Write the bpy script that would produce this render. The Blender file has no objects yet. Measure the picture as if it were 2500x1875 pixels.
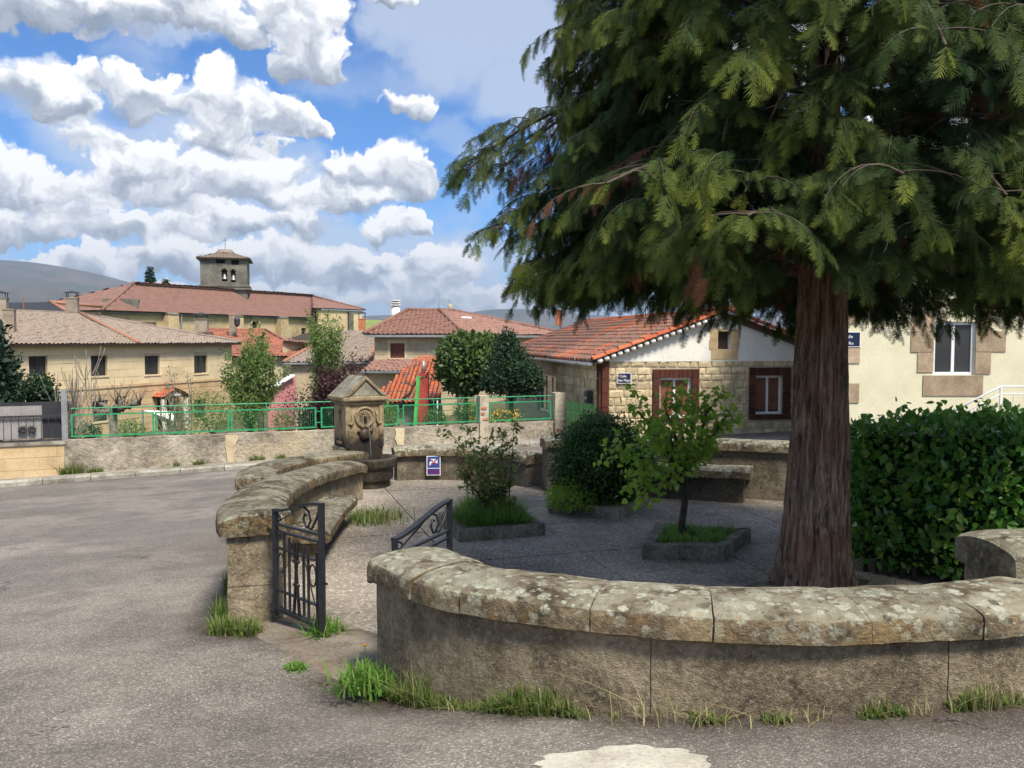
import bpy, math, random
import numpy as np
from mathutils import Vector, Matrix, noise

random.seed(7); RNG = np.random.default_rng(7)
scene = bpy.context.scene
COL = scene.collection

# ------------------------------------------------------------------ camera
FPX, CX, CY, HORIZ, EYE = 2078.0, 1250.0, 937.5, 830.0, 1.6
PITCH = math.atan((CY - HORIZ) / FPX)
cam_data = bpy.data.cameras.new('camera')
cam = bpy.data.objects.new('camera', cam_data)
COL.objects.link(cam)
cam.location = (0, 0, EYE)
cam.rotation_euler = (math.pi / 2 - PITCH, 0, 0)
cam_data.sensor_width = 36.0
cam_data.lens = 36.0 * FPX / 2500.0
cam_data.clip_start = 0.05
cam_data.clip_end = 20000
scene.camera = cam
scene.render.resolution_x, scene.render.resolution_y = 1024, 768

scene.view_settings.view_transform = 'Standard'
scene.view_settings.look = 'None'
scene.view_settings.gamma = 1.0
scene.view_settings.use_curve_mapping = False
scene.view_settings.exposure = 0.70
scene.cycles.max_bounces = 7
scene.cycles.diffuse_bounces = 2
scene.cycles.adaptive_threshold = 0.02
scene.cycles.glossy_bounces = 3
scene.cycles.transmission_bounces = 5
scene.cycles.transparent_max_bounces = 12
scene.cycles.volume_bounces = 0
scene.cycles.caustics_reflective = False
scene.cycles.caustics_refractive = False
scene.cycles.use_denoising = True
try:
    scene.cycles.denoiser = 'OPENIMAGEDENOISE'
    scene.cycles.denoising_input_passes = 'RGB_ALBEDO_NORMAL'
    scene.cycles.denoising_prefilter = 'ACCURATE'
except Exception:
    pass

# ------------------------------------------------------------------ node helpers
def nd(t, typ, ins=None, out=0, **attrs):
    n = t.nodes.new(typ)
    for k, v in attrs.items():
        setattr(n, k, v)
    for k, v in (ins or {}).items():
        s = n.inputs[k]
        if isinstance(v, bpy.types.NodeSocket):
            t.links.new(v, s)
        else:
            s.default_value = v
    return n.outputs[out]

def ma(t, op, a, b=0.0, c=None, clamp=False):
    d = {0: a, 1: b}
    if c is not None:
        d[2] = c
    return nd(t, 'ShaderNodeMath', d, operation=op, use_clamp=clamp)

def c4(c):
    return (c[0], c[1], c[2], 1.0) if not isinstance(c, bpy.types.NodeSocket) and len(c) == 3 else c

def mx(t, f, a, b, blend='MIX'):
    return nd(t, 'ShaderNodeMix', {0: f, 6: c4(a), 7: c4(b)}, out=2, data_type='RGBA', blend_type=blend)

def rp(t, f, stops, interp='LINEAR'):
    n = t.nodes.new('ShaderNodeValToRGB')
    n.color_ramp.interpolation = interp
    e = n.color_ramp.elements
    while len(e) < len(stops):
        e.new(0.5)
    for el, (p, c) in zip(e, stops):
        el.position = p
        el.color = c4(c) if isinstance(c, (tuple, list)) else (c, c, c, 1)
    t.links.new(f, n.inputs[0])
    return n.outputs[0]

def sm(t, v, a, b):
    return nd(t, 'ShaderNodeMapRange', {0: v, 1: a, 2: b}, interpolation_type='SMOOTHSTEP')

def ns(t, vec, scale, detail=4, rough=0.55, out=0, dist=0.0):
    return nd(t, 'ShaderNodeTexNoise', {'Vector': vec, 'Scale': scale, 'Detail': detail, 'Roughness': rough, 'Distortion': dist}, out=out)

def vo(t, vec, scale, out=0, feature='F1', rnd=1.0):
    return nd(t, 'ShaderNodeTexVoronoi', {'Vector': vec, 'Scale': scale, 'Randomness': rnd}, out=out, feature=feature)

def vm(t, op, a, b=None, c=None, out=0):
    d = {0: a}
    if b is not None: d[1] = b
    if c is not None: d[2] = c
    return nd(t, 'ShaderNodeVectorMath', d, out=out, operation=op)

# ------------------------------------------------------------------ sky, clouds and sun
SUN_EL, SUN_AZ = math.radians(56), math.radians(150)      # azimuth clockwise from +Y: behind the camera, to its right
world = bpy.data.worlds.new('World'); scene.world = world
world.use_nodes = True
wt = world.node_tree; wt.nodes.clear()
def sky_dir(xs, ys):
    x, y, z = (xs - CX) / FPX, 1.0, (HORIZ - ys) / FPX
    return math.atan2(x, y), math.atan2(z, math.hypot(x, y))
KX = 1.05
CLOUDS = [  # x, y, half width, half height of each cloud lobe, pixels of the photograph turned into directions
 (150,0,240,95),(330,50,110,45),(470,15,190,85),(600,70,90,60),
 (735,50,150,95),(770,140,125,75),
 (100,205,95,75),(175,265,110,60),(235,205,60,55),
 (370,235,110,60),(545,210,95,65),(560,270,190,75),(700,280,95,65),(560,345,160,55),(760,325,50,35),
 (260,350,80,50),(350,420,150,75),(500,430,110,60),(430,480,140,40),
 (25,420,100,60),(120,475,150,70),(235,540,130,50),(60,560,180,45),
 (640,450,150,75),(860,430,95,65),(985,425,95,85),(800,490,190,50),
 (560,540,170,48),(750,550,95,55),(390,560,150,42),
 (935,560,80,52),(1015,540,50,40),
 (400,625,170,60),(560,630,140,55),(710,635,150,65),(860,660,150,60),(200,655,170,35),
 (1090,655,120,80),(1000,720,190,50),(680,730,280,45),(300,720,250,35),(1250,740,200,50),
 (1010,260,85,45),(960,20,70,40),
 (1560,330,240,150),(1900,180,260,150),(2250,380,240,170),(1800,580,260,130),(2300,660,300,100),
]
tc = nd(wt, 'ShaderNodeTexCoord', out=0)
sep = wt.nodes.new('ShaderNodeSeparateXYZ'); wt.links.new(tc, sep.inputs[0])
az = ma(wt, 'ARCTAN2', sep.outputs[0], sep.outputs[1])
el = ma(wt, 'ARCSINE', sep.outputs[2])
qa = ma(wt, 'SUBTRACT', ma(wt, 'PINGPONG', ma(wt, 'ADD', az, 0.62), 1.24), 0.62)
qe = ma(wt, 'PINGPONG', ma(wt, 'ADD', el, 0.1), 0.50)
qe = ma(wt, 'SUBTRACT', qe, 0.1)
p0 = nd(wt, 'ShaderNodeCombineXYZ', {0: qa, 1: qe, 2: 0.0})
def n2(p, scale, detail, rough, out=0):
    return nd(wt, 'ShaderNodeTexNoise', {'Vector': p, 'Scale': scale, 'Detail': detail, 'Roughness': rough}, out=out, noise_dimensions='2D')
w1 = vm(wt, 'MULTIPLY_ADD', n2(p0, 15, 4, 0.6, 1), (0.080, 0.056, 0.0), (-0.040, -0.028, 0.0))
p1 = vm(wt, 'ADD', p0, w1)
acc, emax = None, None
for (xs, ys, rx, ry) in CLOUDS:
    a_, e_ = sky_dir(xs, ys)
    ix, iy = FPX / rx * KX, FPX / ry * KX
    src = p1 if emax is None else vm(wt, 'MULTIPLY_ADD', emax, (1e-9, 1e-9, 1e-9), p1)
    q = vm(wt, 'MULTIPLY_ADD', src, (ix, iy, 0.0), (-a_ * ix, -e_ * iy, 1.0))
    e = ma(wt, 'SUBTRACT', 2.0, vm(wt, 'DOT_PRODUCT', q, q, out=1), clamp=True)
    acc = vm(wt, 'MULTIPLY', q, e) if acc is None else vm(wt, 'MULTIPLY_ADD', q, e, acc)
    emax = e if emax is None else ma(wt, 'MAXIMUM', emax, e)
sa = wt.nodes.new('ShaderNodeSeparateXYZ'); wt.links.new(acc, sa.inputs[0])
hh = ma(wt, 'DIVIDE', sa.outputs[1], ma(wt, 'ADD', sa.outputs[2], 0.02))
def billow(p):
    a = n2(p, 26, 5, 0.52)
    b = nd(wt, 'ShaderNodeTexVoronoi', {'Vector': p, 'Scale': 34.0, 'Detail': 2.0, 'Roughness': 0.42, 'Lacunarity': 2.3}, feature='F1', voronoi_dimensions='2D', normalize=True)
    return ma(wt, 'SUBTRACT', a, ma(wt, 'MULTIPLY', b, 0.50))
bn1 = billow(p1)
bn2 = billow(vm(wt, 'ADD', p1, (0.005, 0.016, 0.0)))
dens = ma(wt, 'ADD', emax, ma(wt, 'MULTIPLY', ma(wt, 'SUBTRACT', bn1, 0.26), 1.5))
alpha = sm(wt, dens, 0.31, 0.59)
wisp = sm(wt, ma(wt, 'ADD', emax, ma(wt, 'MULTIPLY', ma(wt, 'SUBTRACT', n2(p0, 10, 5, 0.64), 0.5), 1.0)), 0.18, 0.75)
alpha = ma(wt, 'MULTIPLY', ma(wt, 'MAXIMUM', alpha, ma(wt, 'MULTIPLY', wisp, 0.75)), sm(wt, emax, 0.0, 0.22))
veiln = n2(vm(wt, 'MULTIPLY', p1, (1.0, 2.2, 1.0)), 5.5, 3, 0.6)
veil = ma(wt, 'MULTIPLY', sm(wt, ma(wt, 'ADD', veiln, ma(wt, 'MULTIPLY', sm(wt, el, 0.16, 0.02), 0.22)), 0.50, 0.78), 0.42)
grad = ma(wt, 'SUBTRACT', bn1, bn2)
lit = ma(wt, 'ADD', ma(wt, 'MULTIPLY_ADD', hh, 0.85, 0.74), ma(wt, 'MULTIPLY', grad, 0.95))
lit = ma(wt, 'SUBTRACT', lit, ma(wt, 'MULTIPLY', emax, 0.10))
ccol = rp(wt, lit, [(0.0, (0.20, 0.235, 0.29)), (0.35, (0.33, 0.365, 0.425)), (0.62, (0.55, 0.575, 0.61)), (0.86, (0.80, 0.80, 0.80))])
sky = nd(wt, 'ShaderNodeTexSky', sky_type='NISHITA', sun_disc=False, sun_elevation=SUN_EL, sun_rotation=SUN_AZ,
         altitude=1000.0, air_density=1.0, dust_density=0.35, ozone_density=2.5)
skyc = vm(wt, 'MULTIPLY', sky, (0.036, 0.072, 0.109))
low = sm(wt, el, 0.20, 0.0)
skyc = mx(wt, ma(wt, 'MULTIPLY', low, 0.45), skyc, (0.36, 0.48, 0.64))
soft = None
for (xs, ys, rx, ry) in ((1190, 80, 300, 190), (1330, 200, 260, 150), (980, 60, 150, 110), (430, 30, 300, 90), (500, 420, 420, 150), (900, 640, 500, 120)):
    a_, e_ = sky_dir(xs, ys); ix, iy = FPX / rx, FPX / ry
    q = vm(wt, 'MULTIPLY_ADD', p1 if soft is None else vm(wt, 'MULTIPLY_ADD', soft, (1e-9, 1e-9, 1e-9), p1), (ix, iy, 0.0), (-a_ * ix, -e_ * iy, 1.0))
    e = ma(wt, 'SUBTRACT', 2.0, vm(wt, 'DOT_PRODUCT', q, q, out=1), clamp=True)
    soft = e if soft is None else ma(wt, 'MAXIMUM', soft, e)
veil = ma(wt, 'MAXIMUM', veil, ma(wt, 'MULTIPLY', sm(wt, ma(wt, 'ADD', soft, ma(wt, 'MULTIPLY', ma(wt, 'SUBTRACT', veiln, 0.5), 1.1)), 0.14, 0.70), 0.62))
skyc = mx(wt, veil, skyc, (0.50, 0.545, 0.61))
fin = mx(wt, alpha, skyc, ccol)
bg = nd(wt, 'ShaderNodeBackground', {0: fin, 1: 0.94})
wo = wt.nodes.new('ShaderNodeOutputWorld'); wt.links.new(bg, wo.inputs[0])
world.cycles.sampling_method = 'MANUAL'
world.cycles.sample_map_resolution = 256

sun_data = bpy.data.lights.new('sun', 'SUN')
sun_data.energy = 4.3
sun_data.angle = math.radians(14)
sun_data.color = (1.0, 0.92, 0.79)
sun = bpy.data.objects.new('sun', sun_data); COL.objects.link(sun)
sd = Vector((math.sin(SUN_AZ) * math.cos(SUN_EL), math.cos(SUN_AZ) * math.cos(SUN_EL), math.sin(SUN_EL)))
sun.rotation_euler = sd.to_track_quat('Z', 'Y').to_euler()

# ------------------------------------------------------------------ geometry helpers
SP, CP = math.sin(PITCH), math.cos(PITCH)
def ray(xs, ys):
    a, b = (xs - CX) / FPX, (CY - ys) / FPX
    return Vector((a, CP + b * SP, -SP + b * CP))
def at(xs, ys, Y):
    """point seen at a pixel of the photograph, at distance Y in front of the camera"""
    d = ray(xs, ys); k = Y / d.y
    return Vector((d.x * k, Y, EYE + d.z * k))
def onz(xs, ys, z):
    d = ray(xs, ys); k = (z - EYE) / d.z
    return Vector((d.x * k, d.y * k, z))
def zat(ys, Y):
    return at(CX, ys, Y).z
def road_z(x, y):
    return .318 + .0448 * x - .1001 * y + .00017 * x * y + .00112 * y * y - .085 * np.exp(-((x + .80) ** 2 + (y - 4.15) ** 2) / .35)
def V3(p): return Vector((p[0], p[1], p[2]))

WL = {}
def setp(o, parent):
    if parent is not None:
        o.parent = parent
        o.matrix_parent_inverse = Matrix.Translation(-WL.get(parent.name, Vector((0, 0, 0))))
def thing(name, label, cat, loc=(0, 0, 0), group=None):
    o = bpy.data.objects.new(name, None)
    o.empty_display_size = 0.1
    COL.objects.link(o); o.location = loc
    WL[o.name] = Vector(loc)
    tag(o, label, cat, group)
    return o
def tag(o, label=None, cat=None, group=None, kind=None):
    if label: o['label'] = label
    if cat: o['category'] = cat
    if group: o['group'] = group
    if kind: o['kind'] = kind
    return o
def link_mesh(name, me, parent=None, mw=None):
    o = bpy.data.objects.new(name, me); COL.objects.link(o)
    if mw is not None: o.matrix_basis = mw
    setp(o, parent)
    WL[o.name] = (mw.to_translation() if mw is not None else Vector((0, 0, 0)))
    return o

def np_mesh(name, V, F, mat, smooth=False, attr=None):
    """V (n,3), F list of arrays with 3 or 4 columns"""
    me = bpy.data.meshes.new(name)
    V = np.asarray(V, np.float32)
    Fs = [np.asarray(f, np.int32) for f in (F if isinstance(F, list) else [F]) if len(f)]
    nl = sum(f.size for f in Fs); nf = sum(len(f) for f in Fs)
    me.vertices.add(len(V)); me.vertices.foreach_set('co', V.ravel())
    me.loops.add(nl); me.polygons.add(nf)
    me.loops.foreach_set('vertex_index', np.concatenate([f.ravel() for f in Fs]))
    st, k = [], 0
    for f in Fs:
        st.append(k + np.arange(len(f)) * f.shape[1]); k += f.size
    me.polygons.foreach_set('loop_start', np.concatenate(st).astype(np.int32))
    me.polygons.foreach_set('use_smooth', np.full(nf, smooth))
    if attr is not None:
        for an, av in attr.items():
            a = me.attributes.new(an, 'FLOAT', 'POINT'); a.data.foreach_set('value', np.asarray(av, np.float32))
    me.update(calc_edges=True); me.validate()
    if mat is not None: me.materials.append(mat)
    return me
def np_obj(name, V, F, mat, parent=None, smooth=False, attr=None):
    V = np.asarray(V, np.float64)
    c = (V.min(0) + V.max(0)) / 2
    me = np_mesh(name, V - c, F, mat, smooth, attr)
    return link_mesh(name, me, parent, Matrix.Translation(Vector(c)))

class MB:
    def __init__(s): s.v = []; s.f = []
    def add(s, vs, fs):
        k = len(s.v); s.v += [tuple(v) for v in vs]; s.f += [tuple(i + k for i in f) for f in fs]; return s
    def pbox(s, o, a, b, c):
        """parallelepiped from a corner and three edge vectors"""
        o, a, b, c = V3(o), V3(a), V3(b), V3(c)
        if a.cross(b).dot(c) < 0: a, b = b, a
        return s.add([o, o+a, o+a+b, o+b, o+c, o+a+c, o+a+b+c, o+b+c],
                     [(3,2,1,0),(4,5,6,7),(0,1,5,4),(1,2,6,5),(2,3,7,6),(3,0,4,7)])
    def box(s, c, size, rz=0.0):
        m = Matrix.Rotation(rz, 3, 'Z'); a, b, d = m @ Vector((size[0],0,0)), m @ Vector((0,size[1],0)), Vector((0,0,size[2]))
        return s.pbox(V3(c) - (a+b+d)/2, a, b, d)
    def prism(s, poly, vec):
        vec = V3(vec); n = len(poly); poly = [V3(p) for p in poly]
        nrm = Vector((0,0,0))
        for i in range(n): nrm += poly[i].cross(poly[(i+1) % n])
        if nrm.dot(vec) < 0: poly = poly[::-1]
        return s.add(poly + [p + vec for p in poly],
                     [tuple(range(n))[::-1], tuple(range(n, 2*n))] + [(i, (i+1) % n, n+(i+1) % n, n+i) for i in range(n)])
    def face(s, pts): return s.add(pts, [tuple(range(len(pts)))])
    def tube(s, pts, r, n=6, cap=True):
        pts = [V3(p) for p in pts]; m = len(pts)
        rs = r if isinstance(r, (list, tuple)) else [r]*m
        vs = []; up = None
        for i, p in enumerate(pts):
            t = (pts[min(i+1, m-1)] - pts[max(i-1, 0)]).normalized()
            if up is None:
                up = t.orthogonal().normalized()
            up = (up - t*up.dot(t))
            up = up.normalized() if up.length > 1e-6 else t.orthogonal().normalized()
            w = t.cross(up)
            for k in range(n):
                a = 2*math.pi*k/n
                vs.append(p + (up*math.cos(a) + w*math.sin(a))*rs[i])
        fs = [(i*n+k, i*n+(k+1) % n, (i+1)*n+(k+1) % n, (i+1)*n+k) for i in range(m-1) for k in range(n)]
        if cap: fs += [tuple(range(n))[::-1], tuple(range((m-1)*n, m*n))]
        return s.add(vs, fs)
    def bar(s, a, b, w, h=None):
        """square bar between two points"""
        a, b = V3(a), V3(b); h = h or w
        t = (b-a); tn = t.normalized()
        side = tn.cross(Vector((0,0,1)))
        side = side.normalized() if side.length > 1e-4 else Vector((1,0,0))
        up = side.cross(tn)
        return s.pbox(a - side*w/2 - up*h/2, side*w, up*h, t)
    def lathe(s, prof, c, n=24, cap=True):
        c = V3(c); vs = []; m = len(prof)
        for (r, z) in prof:
            for k in range(n):
                a = 2*math.pi*k/n; vs.append(c + Vector((r*math.cos(a), r*math.sin(a), z)))
        fs = [(i*n+k, i*n+(k+1) % n, (i+1)*n+(k+1) % n, (i+1)*n+k) for i in range(m-1) for k in range(n)]
        if cap: fs += [tuple(range(n))[::-1], tuple(range((m-1)*n, m*n))]
        return s.add(vs, fs)
    def build(s, name, mat, parent=None, smooth=False):
        V = np.array([tuple(v) for v in s.v]); c = (V.min(0)+V.max(0))/2
        me = bpy.data.meshes.new(name)
        me.from_pydata([tuple(v) for v in (V-c)], [], s.f)
        if smooth: me.polygons.foreach_set('use_smooth', [True]*len(me.polygons))
        me.update()
        if mat is not None: me.materials.append(mat)
        return link_mesh(name, me, parent, Matrix.Translation(Vector(c)))

def fbm(x, y, z=0.0, oct=4):
    return noise.fractal(Vector((x, y, z)), 1.0, 2.0, oct)
# ------------------------------------------------------------------ materials
M = {}
def new_mat(name):
    m = bpy.data.materials.new(name); m.use_nodes = True
    t = m.node_tree; t.nodes.clear()
    M[name] = m
    return m, t
def finish(t, col, rough=0.8, bump=None, bstr=0.3, bdist=0.02, spec=0.3, metal=0.0, trans=None, extra=None):
    ins = {'Base Color': c4(col), 'Roughness': rough, 'Metallic': metal, 'Specular IOR Level': spec}
    if bump is not None:
        ins['Normal'] = nd(t, 'ShaderNodeBump', {'Height': bump, 'Strength': bstr, 'Distance': bdist})
    s = nd(t, 'ShaderNodeBsdfPrincipled', {**ins, **(extra or {})})
    if trans is not None:
        tr = nd(t, 'ShaderNodeBsdfTranslucent', {'Color': c4(trans[1])})
        s = nd(t, 'ShaderNodeMixShader', {0: trans[0], 1: s, 2: tr})
    o = t.nodes.new('ShaderNodeOutputMaterial'); t.links.new(s, o.inputs[0])
def pos(t): return nd(t, 'ShaderNodeNewGeometry', out=0)
def orand(t): return nd(t, 'ShaderNodeObjectInfo', out='Random')
def irand(t): return nd(t, 'ShaderNodeNewGeometry', out='Random Per Island')
def prand(t): return ma(t, 'FRACT', ma(t, 'ADD', orand(t), irand(t)))
def upz(t):
    s = t.nodes.new('ShaderNodeSeparateXYZ'); t.links.new(nd(t, 'ShaderNodeNewGeometry', out=1), s.inputs[0]); return s.outputs[2]

def plain(name, col, rough=0.6, var=0.15, scale=6.0, bstr=0.1, metal=0.0, spec=0.3, bscale=40):
    m, t = new_mat(name); p = pos(t)
    n = ns(t, p, scale, 5, 0.6)
    lo = tuple(c*(1-var) for c in col); hi = tuple(min(1, c*(1+var)) for c in col)
    finish(t, mx(t, sm(t, n, 0.3, 0.7), lo, hi), rough, ns(t, p, bscale, 4), bstr, 0.01, spec, metal)
    return m

def mottled(name, dark, mid, light, scale=3.0, fine=30.0, bstr=0.5, bdist=0.02, rough=0.9, speck=None, orv=0.15, stain=None):
    """weathered stone or render: large and small blotches, pits"""
    m, t = new_mat(name); p = pos(t)
    a = ns(t, p, scale, 7, 0.62); b = ns(t, p, fine, 6, 0.65)
    v = ma(t, 'ADD', ma(t, 'MULTIPLY', a, 0.6), ma(t, 'MULTIPLY', b, 0.4))
    c = rp(t, v, [(0.36, dark), (0.5, mid), (0.63, light)])
    if speck:
        c = mx(t, ma(t, 'MULTIPLY', sm(t, ns(t, p, speck[0], 2, 0.7), 0.56, 0.66), speck[2]), c, speck[1])
    if stain:
        c = mx(t, ma(t, 'MULTIPLY', sm(t, ns(t, p, stain[0], 5, 0.6), 0.50, 0.68), stain[2]), c, stain[1])
    if orv:
        k = ma(t, 'MULTIPLY_ADD', orand(t), 2*orv, 1-orv)
        c = mx(t, 1.0, c, nd(t, 'ShaderNodeCombineXYZ', {0: k, 1: k, 2: k}), 'MULTIPLY')
    h = ma(t, 'ADD', b, ma(t, 'MULTIPLY', ns(t, p, fine*4, 3, 0.6), 0.35))
    finish(t, c, rough, h, bstr, bdist, 0.2)
    return m

# coping stone with lichen
def coping_mat(name, lichen_amt, stroke):
    m, t = new_mat(name); p = pos(t)
    a = ns(t, p, 4.5, 7, 0.62); b = ns(t, p, 28, 6, 0.66)
    v = ma(t, 'ADD', ma(t, 'MULTIPLY', a, 0.55), ma(t, 'MULTIPLY', b, 0.45))
    c = rp(t, v, [(0.36, (0.050, 0.042, 0.030)), (0.48, (0.145, 0.115, 0.075)), (0.58, (0.25, 0.195, 0.12)), (0.68, (0.34, 0.27, 0.17))])
    up = upz(t)
    # ochre algae on the flanks
    side = sm(t, up, 0.75, 0.2)
    oc = ma(t, 'MULTIPLY', ma(t, 'MULTIPLY', side, sm(t, ns(t, p, 3.2, 5, 0.6), 0.47, 0.66)), 0.75)
    c = mx(t, ma(t, 'MULTIPLY', oc, 0.62), c, (0.22, 0.125, 0.03))
    # greenish grey film on the top
    top = sm(t, up, 0.35, 0.8)
    film = ma(t, 'MULTIPLY', top, sm(t, a, 0.36, 0.60))
    c = mx(t, ma(t, 'MULTIPLY', film, 0.75), c, mx(t, b, (0.17, 0.165, 0.12), (0.42, 0.40, 0.31)))
    # lichen rosettes
    rag = vm(t, 'SUBTRACT', ns(t, p, 34, 6, 0.68, out=1), (0.5, 0.5, 0.5))
    for sc, thr, col, amt, keep in ((8.0, 0.56, (0.37, 0.375, 0.285), 0.85, 0.10), (13.0, 0.54, (0.46, 0.47, 0.36), 0.9, 0.15), (21.0, 0.52, (0.54, 0.55, 0.44), 0.9, 0.25), (12.0, 0.34, (0.050, 0.048, 0.038), 0.8, 0.45), (30.0, 0.36, (0.075, 0.07, 0.055), 0.8, 0.5), (13.0, 0.30, (0.34, 0.17, 0.03), 0.5, 0.75)):
        pp = vm(t, 'ADD', vm(t, 'ADD', p, (sc*3.1, sc*1.7, 0.0)), nd(t, 'ShaderNodeVectorMath', {0: rag, 3: 0.9/sc}, operation='SCALE'))
        vd = t.nodes.new('ShaderNodeTexVoronoi'); t.links.new(pp, vd.inputs['Vector']); vd.inputs['Scale'].default_value = sc
        cr = t.nodes.new('ShaderNodeSeparateColor'); t.links.new(vd.outputs['Color'], cr.inputs[0])
        rad = ma(t, 'MULTIPLY', sm(t, cr.outputs[0], keep, 1.0), thr)
        msk_n = sm(t, ns(t, p, 2.6, 4, 0.6), 0.56 - 0.36*lichen_amt, 0.72 - 0.30*lichen_amt)
        f = ma(t, 'MULTIPLY', sm(t, ma(t, 'SUBTRACT', rad, vd.outputs['Distance']), -0.02, 0.07), ma(t, 'MULTIPLY', msk_n, amt))
        f = ma(t, 'MULTIPLY', f, ma(t, 'MULTIPLY_ADD', sm(t, up, -0.2, 0.5), 0.7, 0.3))
        f = ma(t, 'MULTIPLY', f, ma(t, 'MULTIPLY_ADD', sm(t, ns(t, p, 70, 4, 0.7), 0.36, 0.56), 0.6, 0.4))
        c = mx(t, f, c, mx(t, b, tuple(x*0.66 for x in col), col))
    k = ma(t, 'MULTIPLY_ADD', orand(t), 0.3, 0.85)
    c = mx(t, 1.0, c, nd(t, 'ShaderNodeCombineXYZ', {0: k, 1: k, 2: k}), 'MULTIPLY')
    h = ma(t, 'ADD', b, ma(t, 'MULTIPLY', ns(t, p, 110, 4, 0.6), 0.4))
    if stroke:
        ps = nd(t, 'ShaderNodeMapping', {'Vector': p, 'Rotation': (0, 0, 0.35), 'Scale': (16.0, 55.0, 16.0)})
        st = ns(t, ps, 1.0, 4, 0.6)
        h = ma(t, 'ADD', h, ma(t, 'MULTIPLY', st, 1.6))
        c = mx(t, ma(t, 'MULTIPLY', sm(t, st, 0.5, 0.36), 0.8), c, (0.035, 0.032, 0.025))
    finish(t, c, 0.95, h, 0.9, 0.025, 0.15)
    return m
coping_mat('coping_lichen', 0.85, False)
coping_mat('coping_mossy', 0.35, True)
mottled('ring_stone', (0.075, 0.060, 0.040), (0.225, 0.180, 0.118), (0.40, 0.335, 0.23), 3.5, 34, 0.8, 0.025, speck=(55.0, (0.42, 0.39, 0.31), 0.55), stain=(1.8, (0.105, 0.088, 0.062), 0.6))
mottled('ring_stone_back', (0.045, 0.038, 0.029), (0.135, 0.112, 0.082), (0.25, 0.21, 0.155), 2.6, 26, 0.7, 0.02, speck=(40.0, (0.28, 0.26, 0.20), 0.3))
mottled('wet_stone', (0.012, 0.011, 0.009), (0.045, 0.037, 0.027), (0.095, 0.078, 0.055), 4.0, 30, 0.5, 0.01, rough=0.55)
mottled('roof_stone', (0.085, 0.080, 0.062), (0.20, 0.19, 0.145), (0.31, 0.295, 0.23), 6.0, 40, 0.6, 0.015)
mottled('fountain_stone', (0.11, 0.085, 0.053), (0.27, 0.208, 0.125), (0.37, 0.30, 0.19), 5.0, 40, 0.4, 0.01, speck=None)
mottled('kerb_mossy', (0.06, 0.055, 0.042), (0.18, 0.165, 0.125), (0.30, 0.275, 0.21), 5.0, 40, 0.6, 0.015, stain=(4.0, (0.05, 0.065, 0.025), 0.5))
mottled('kerb_street', (0.12, 0.11, 0.09), (0.28, 0.26, 0.22), (0.42, 0.40, 0.34), 2.0, 18, 0.5, 0.02, stain=(1.2, (0.07, 0.065, 0.05), 0.6))
mottled('pavement', (0.14, 0.12, 0.10), (0.24, 0.215, 0.18), (0.33, 0.30, 0.255), 1.6, 20, 0.3, 0.01, stain=(0.9, (0.09, 0.095, 0.05), 0.45))
mottled('garden_wall', (0.16, 0.138, 0.108), (0.37, 0.325, 0.255), (0.58, 0.52, 0.41), 1.1, 9, 1.0, 0.06, stain=(0.45, (0.50, 0.41, 0.26), 0.75))
mottled('wall_patch', (0.34, 0.27, 0.16), (0.50, 0.42, 0.27), (0.60, 0.52, 0.36), 2.0, 20, 0.3, 0.01)
mottled('block_stone', (0.40, 0.29, 0.16), (0.52, 0.39, 0.225), (0.60, 0.47, 0.29), 1.4, 22, 0.25, 0.008, orv=0.10)
mottled('house_stone', (0.31, 0.245, 0.145), (0.54, 0.435, 0.265), (0.68, 0.565, 0.37), 2.2, 22, 0.7, 0.02, orv=0.22, stain=(3.0, (0.26, 0.215, 0.145), 0.5))
mottled('mortar_grey', (0.10, 0.088, 0.068), (0.18, 0.16, 0.125), (0.27, 0.245, 0.20), 6.0, 40, 0.4, 0.008)
mottled('mortar', (0.36, 0.31, 0.22), (0.44, 0.38, 0.27), (0.52, 0.46, 0.33), 4.0, 30, 0.3, 0.008)
mottled('ashlar', (0.56, 0.45, 0.275), (0.66, 0.54, 0.34), (0.73, 0.61, 0.40), 0.7, 12, 0.15, 0.008, orv=0.07)
mottled('ashlar_ground', (0.44, 0.30, 0.17), (0.54, 0.39, 0.23), (0.62, 0.47, 0.29), 0.8, 12, 0.2, 0.01, orv=0.10)
mottled('ashlar_joint', (0.42, 0.34, 0.21), (0.50, 0.40, 0.26), (0.56, 0.46, 0.30), 2.0, 20, 0.1, 0.005)
mottled('church_stone', (0.34, 0.25, 0.145), (0.48, 0.37, 0.225), (0.58, 0.46, 0.29), 0.35, 3.0, 0.3, 0.03, stain=(0.22, (0.20, 0.16, 0.11), 0.6))
mottled('tower_stone', (0.075, 0.072, 0.062), (0.145, 0.138, 0.116), (0.22, 0.208, 0.175), 0.6, 4.0, 0.4, 0.03)
mottled('mid_stone', (0.38, 0.305, 0.195), (0.50, 0.41, 0.27), (0.58, 0.49, 0.34), 0.6, 5.0, 0.3, 0.02)
mottled('white_plaster', (0.66, 0.63, 0.56), (0.76, 0.74, 0.67), (0.82, 0.80, 0.74), 2.0, 25, 0.7, 0.02, orv=0)
mottled('cream_plaster', (0.60, 0.57, 0.40), (0.68, 0.645, 0.46), (0.74, 0.70, 0.52), 1.2, 35, 0.6, 0.015, orv=0)
mottled('quoin_stone', (0.24, 0.18, 0.12), (0.36, 0.275, 0.185), (0.46, 0.37, 0.26), 3.0, 26, 0.4, 0.012, orv=0.15)
mottled('attic_stone', (0.36, 0.26, 0.14), (0.46, 0.345, 0.20), (0.53, 0.42, 0.26), 3.0, 26, 0.3, 0.01)
mottled('pier_plaster', (0.25, 0.22, 0.17), (0.40, 0.35, 0.27), (0.52, 0.47, 0.38), 3.0, 22, 0.7, 0.02)
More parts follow.
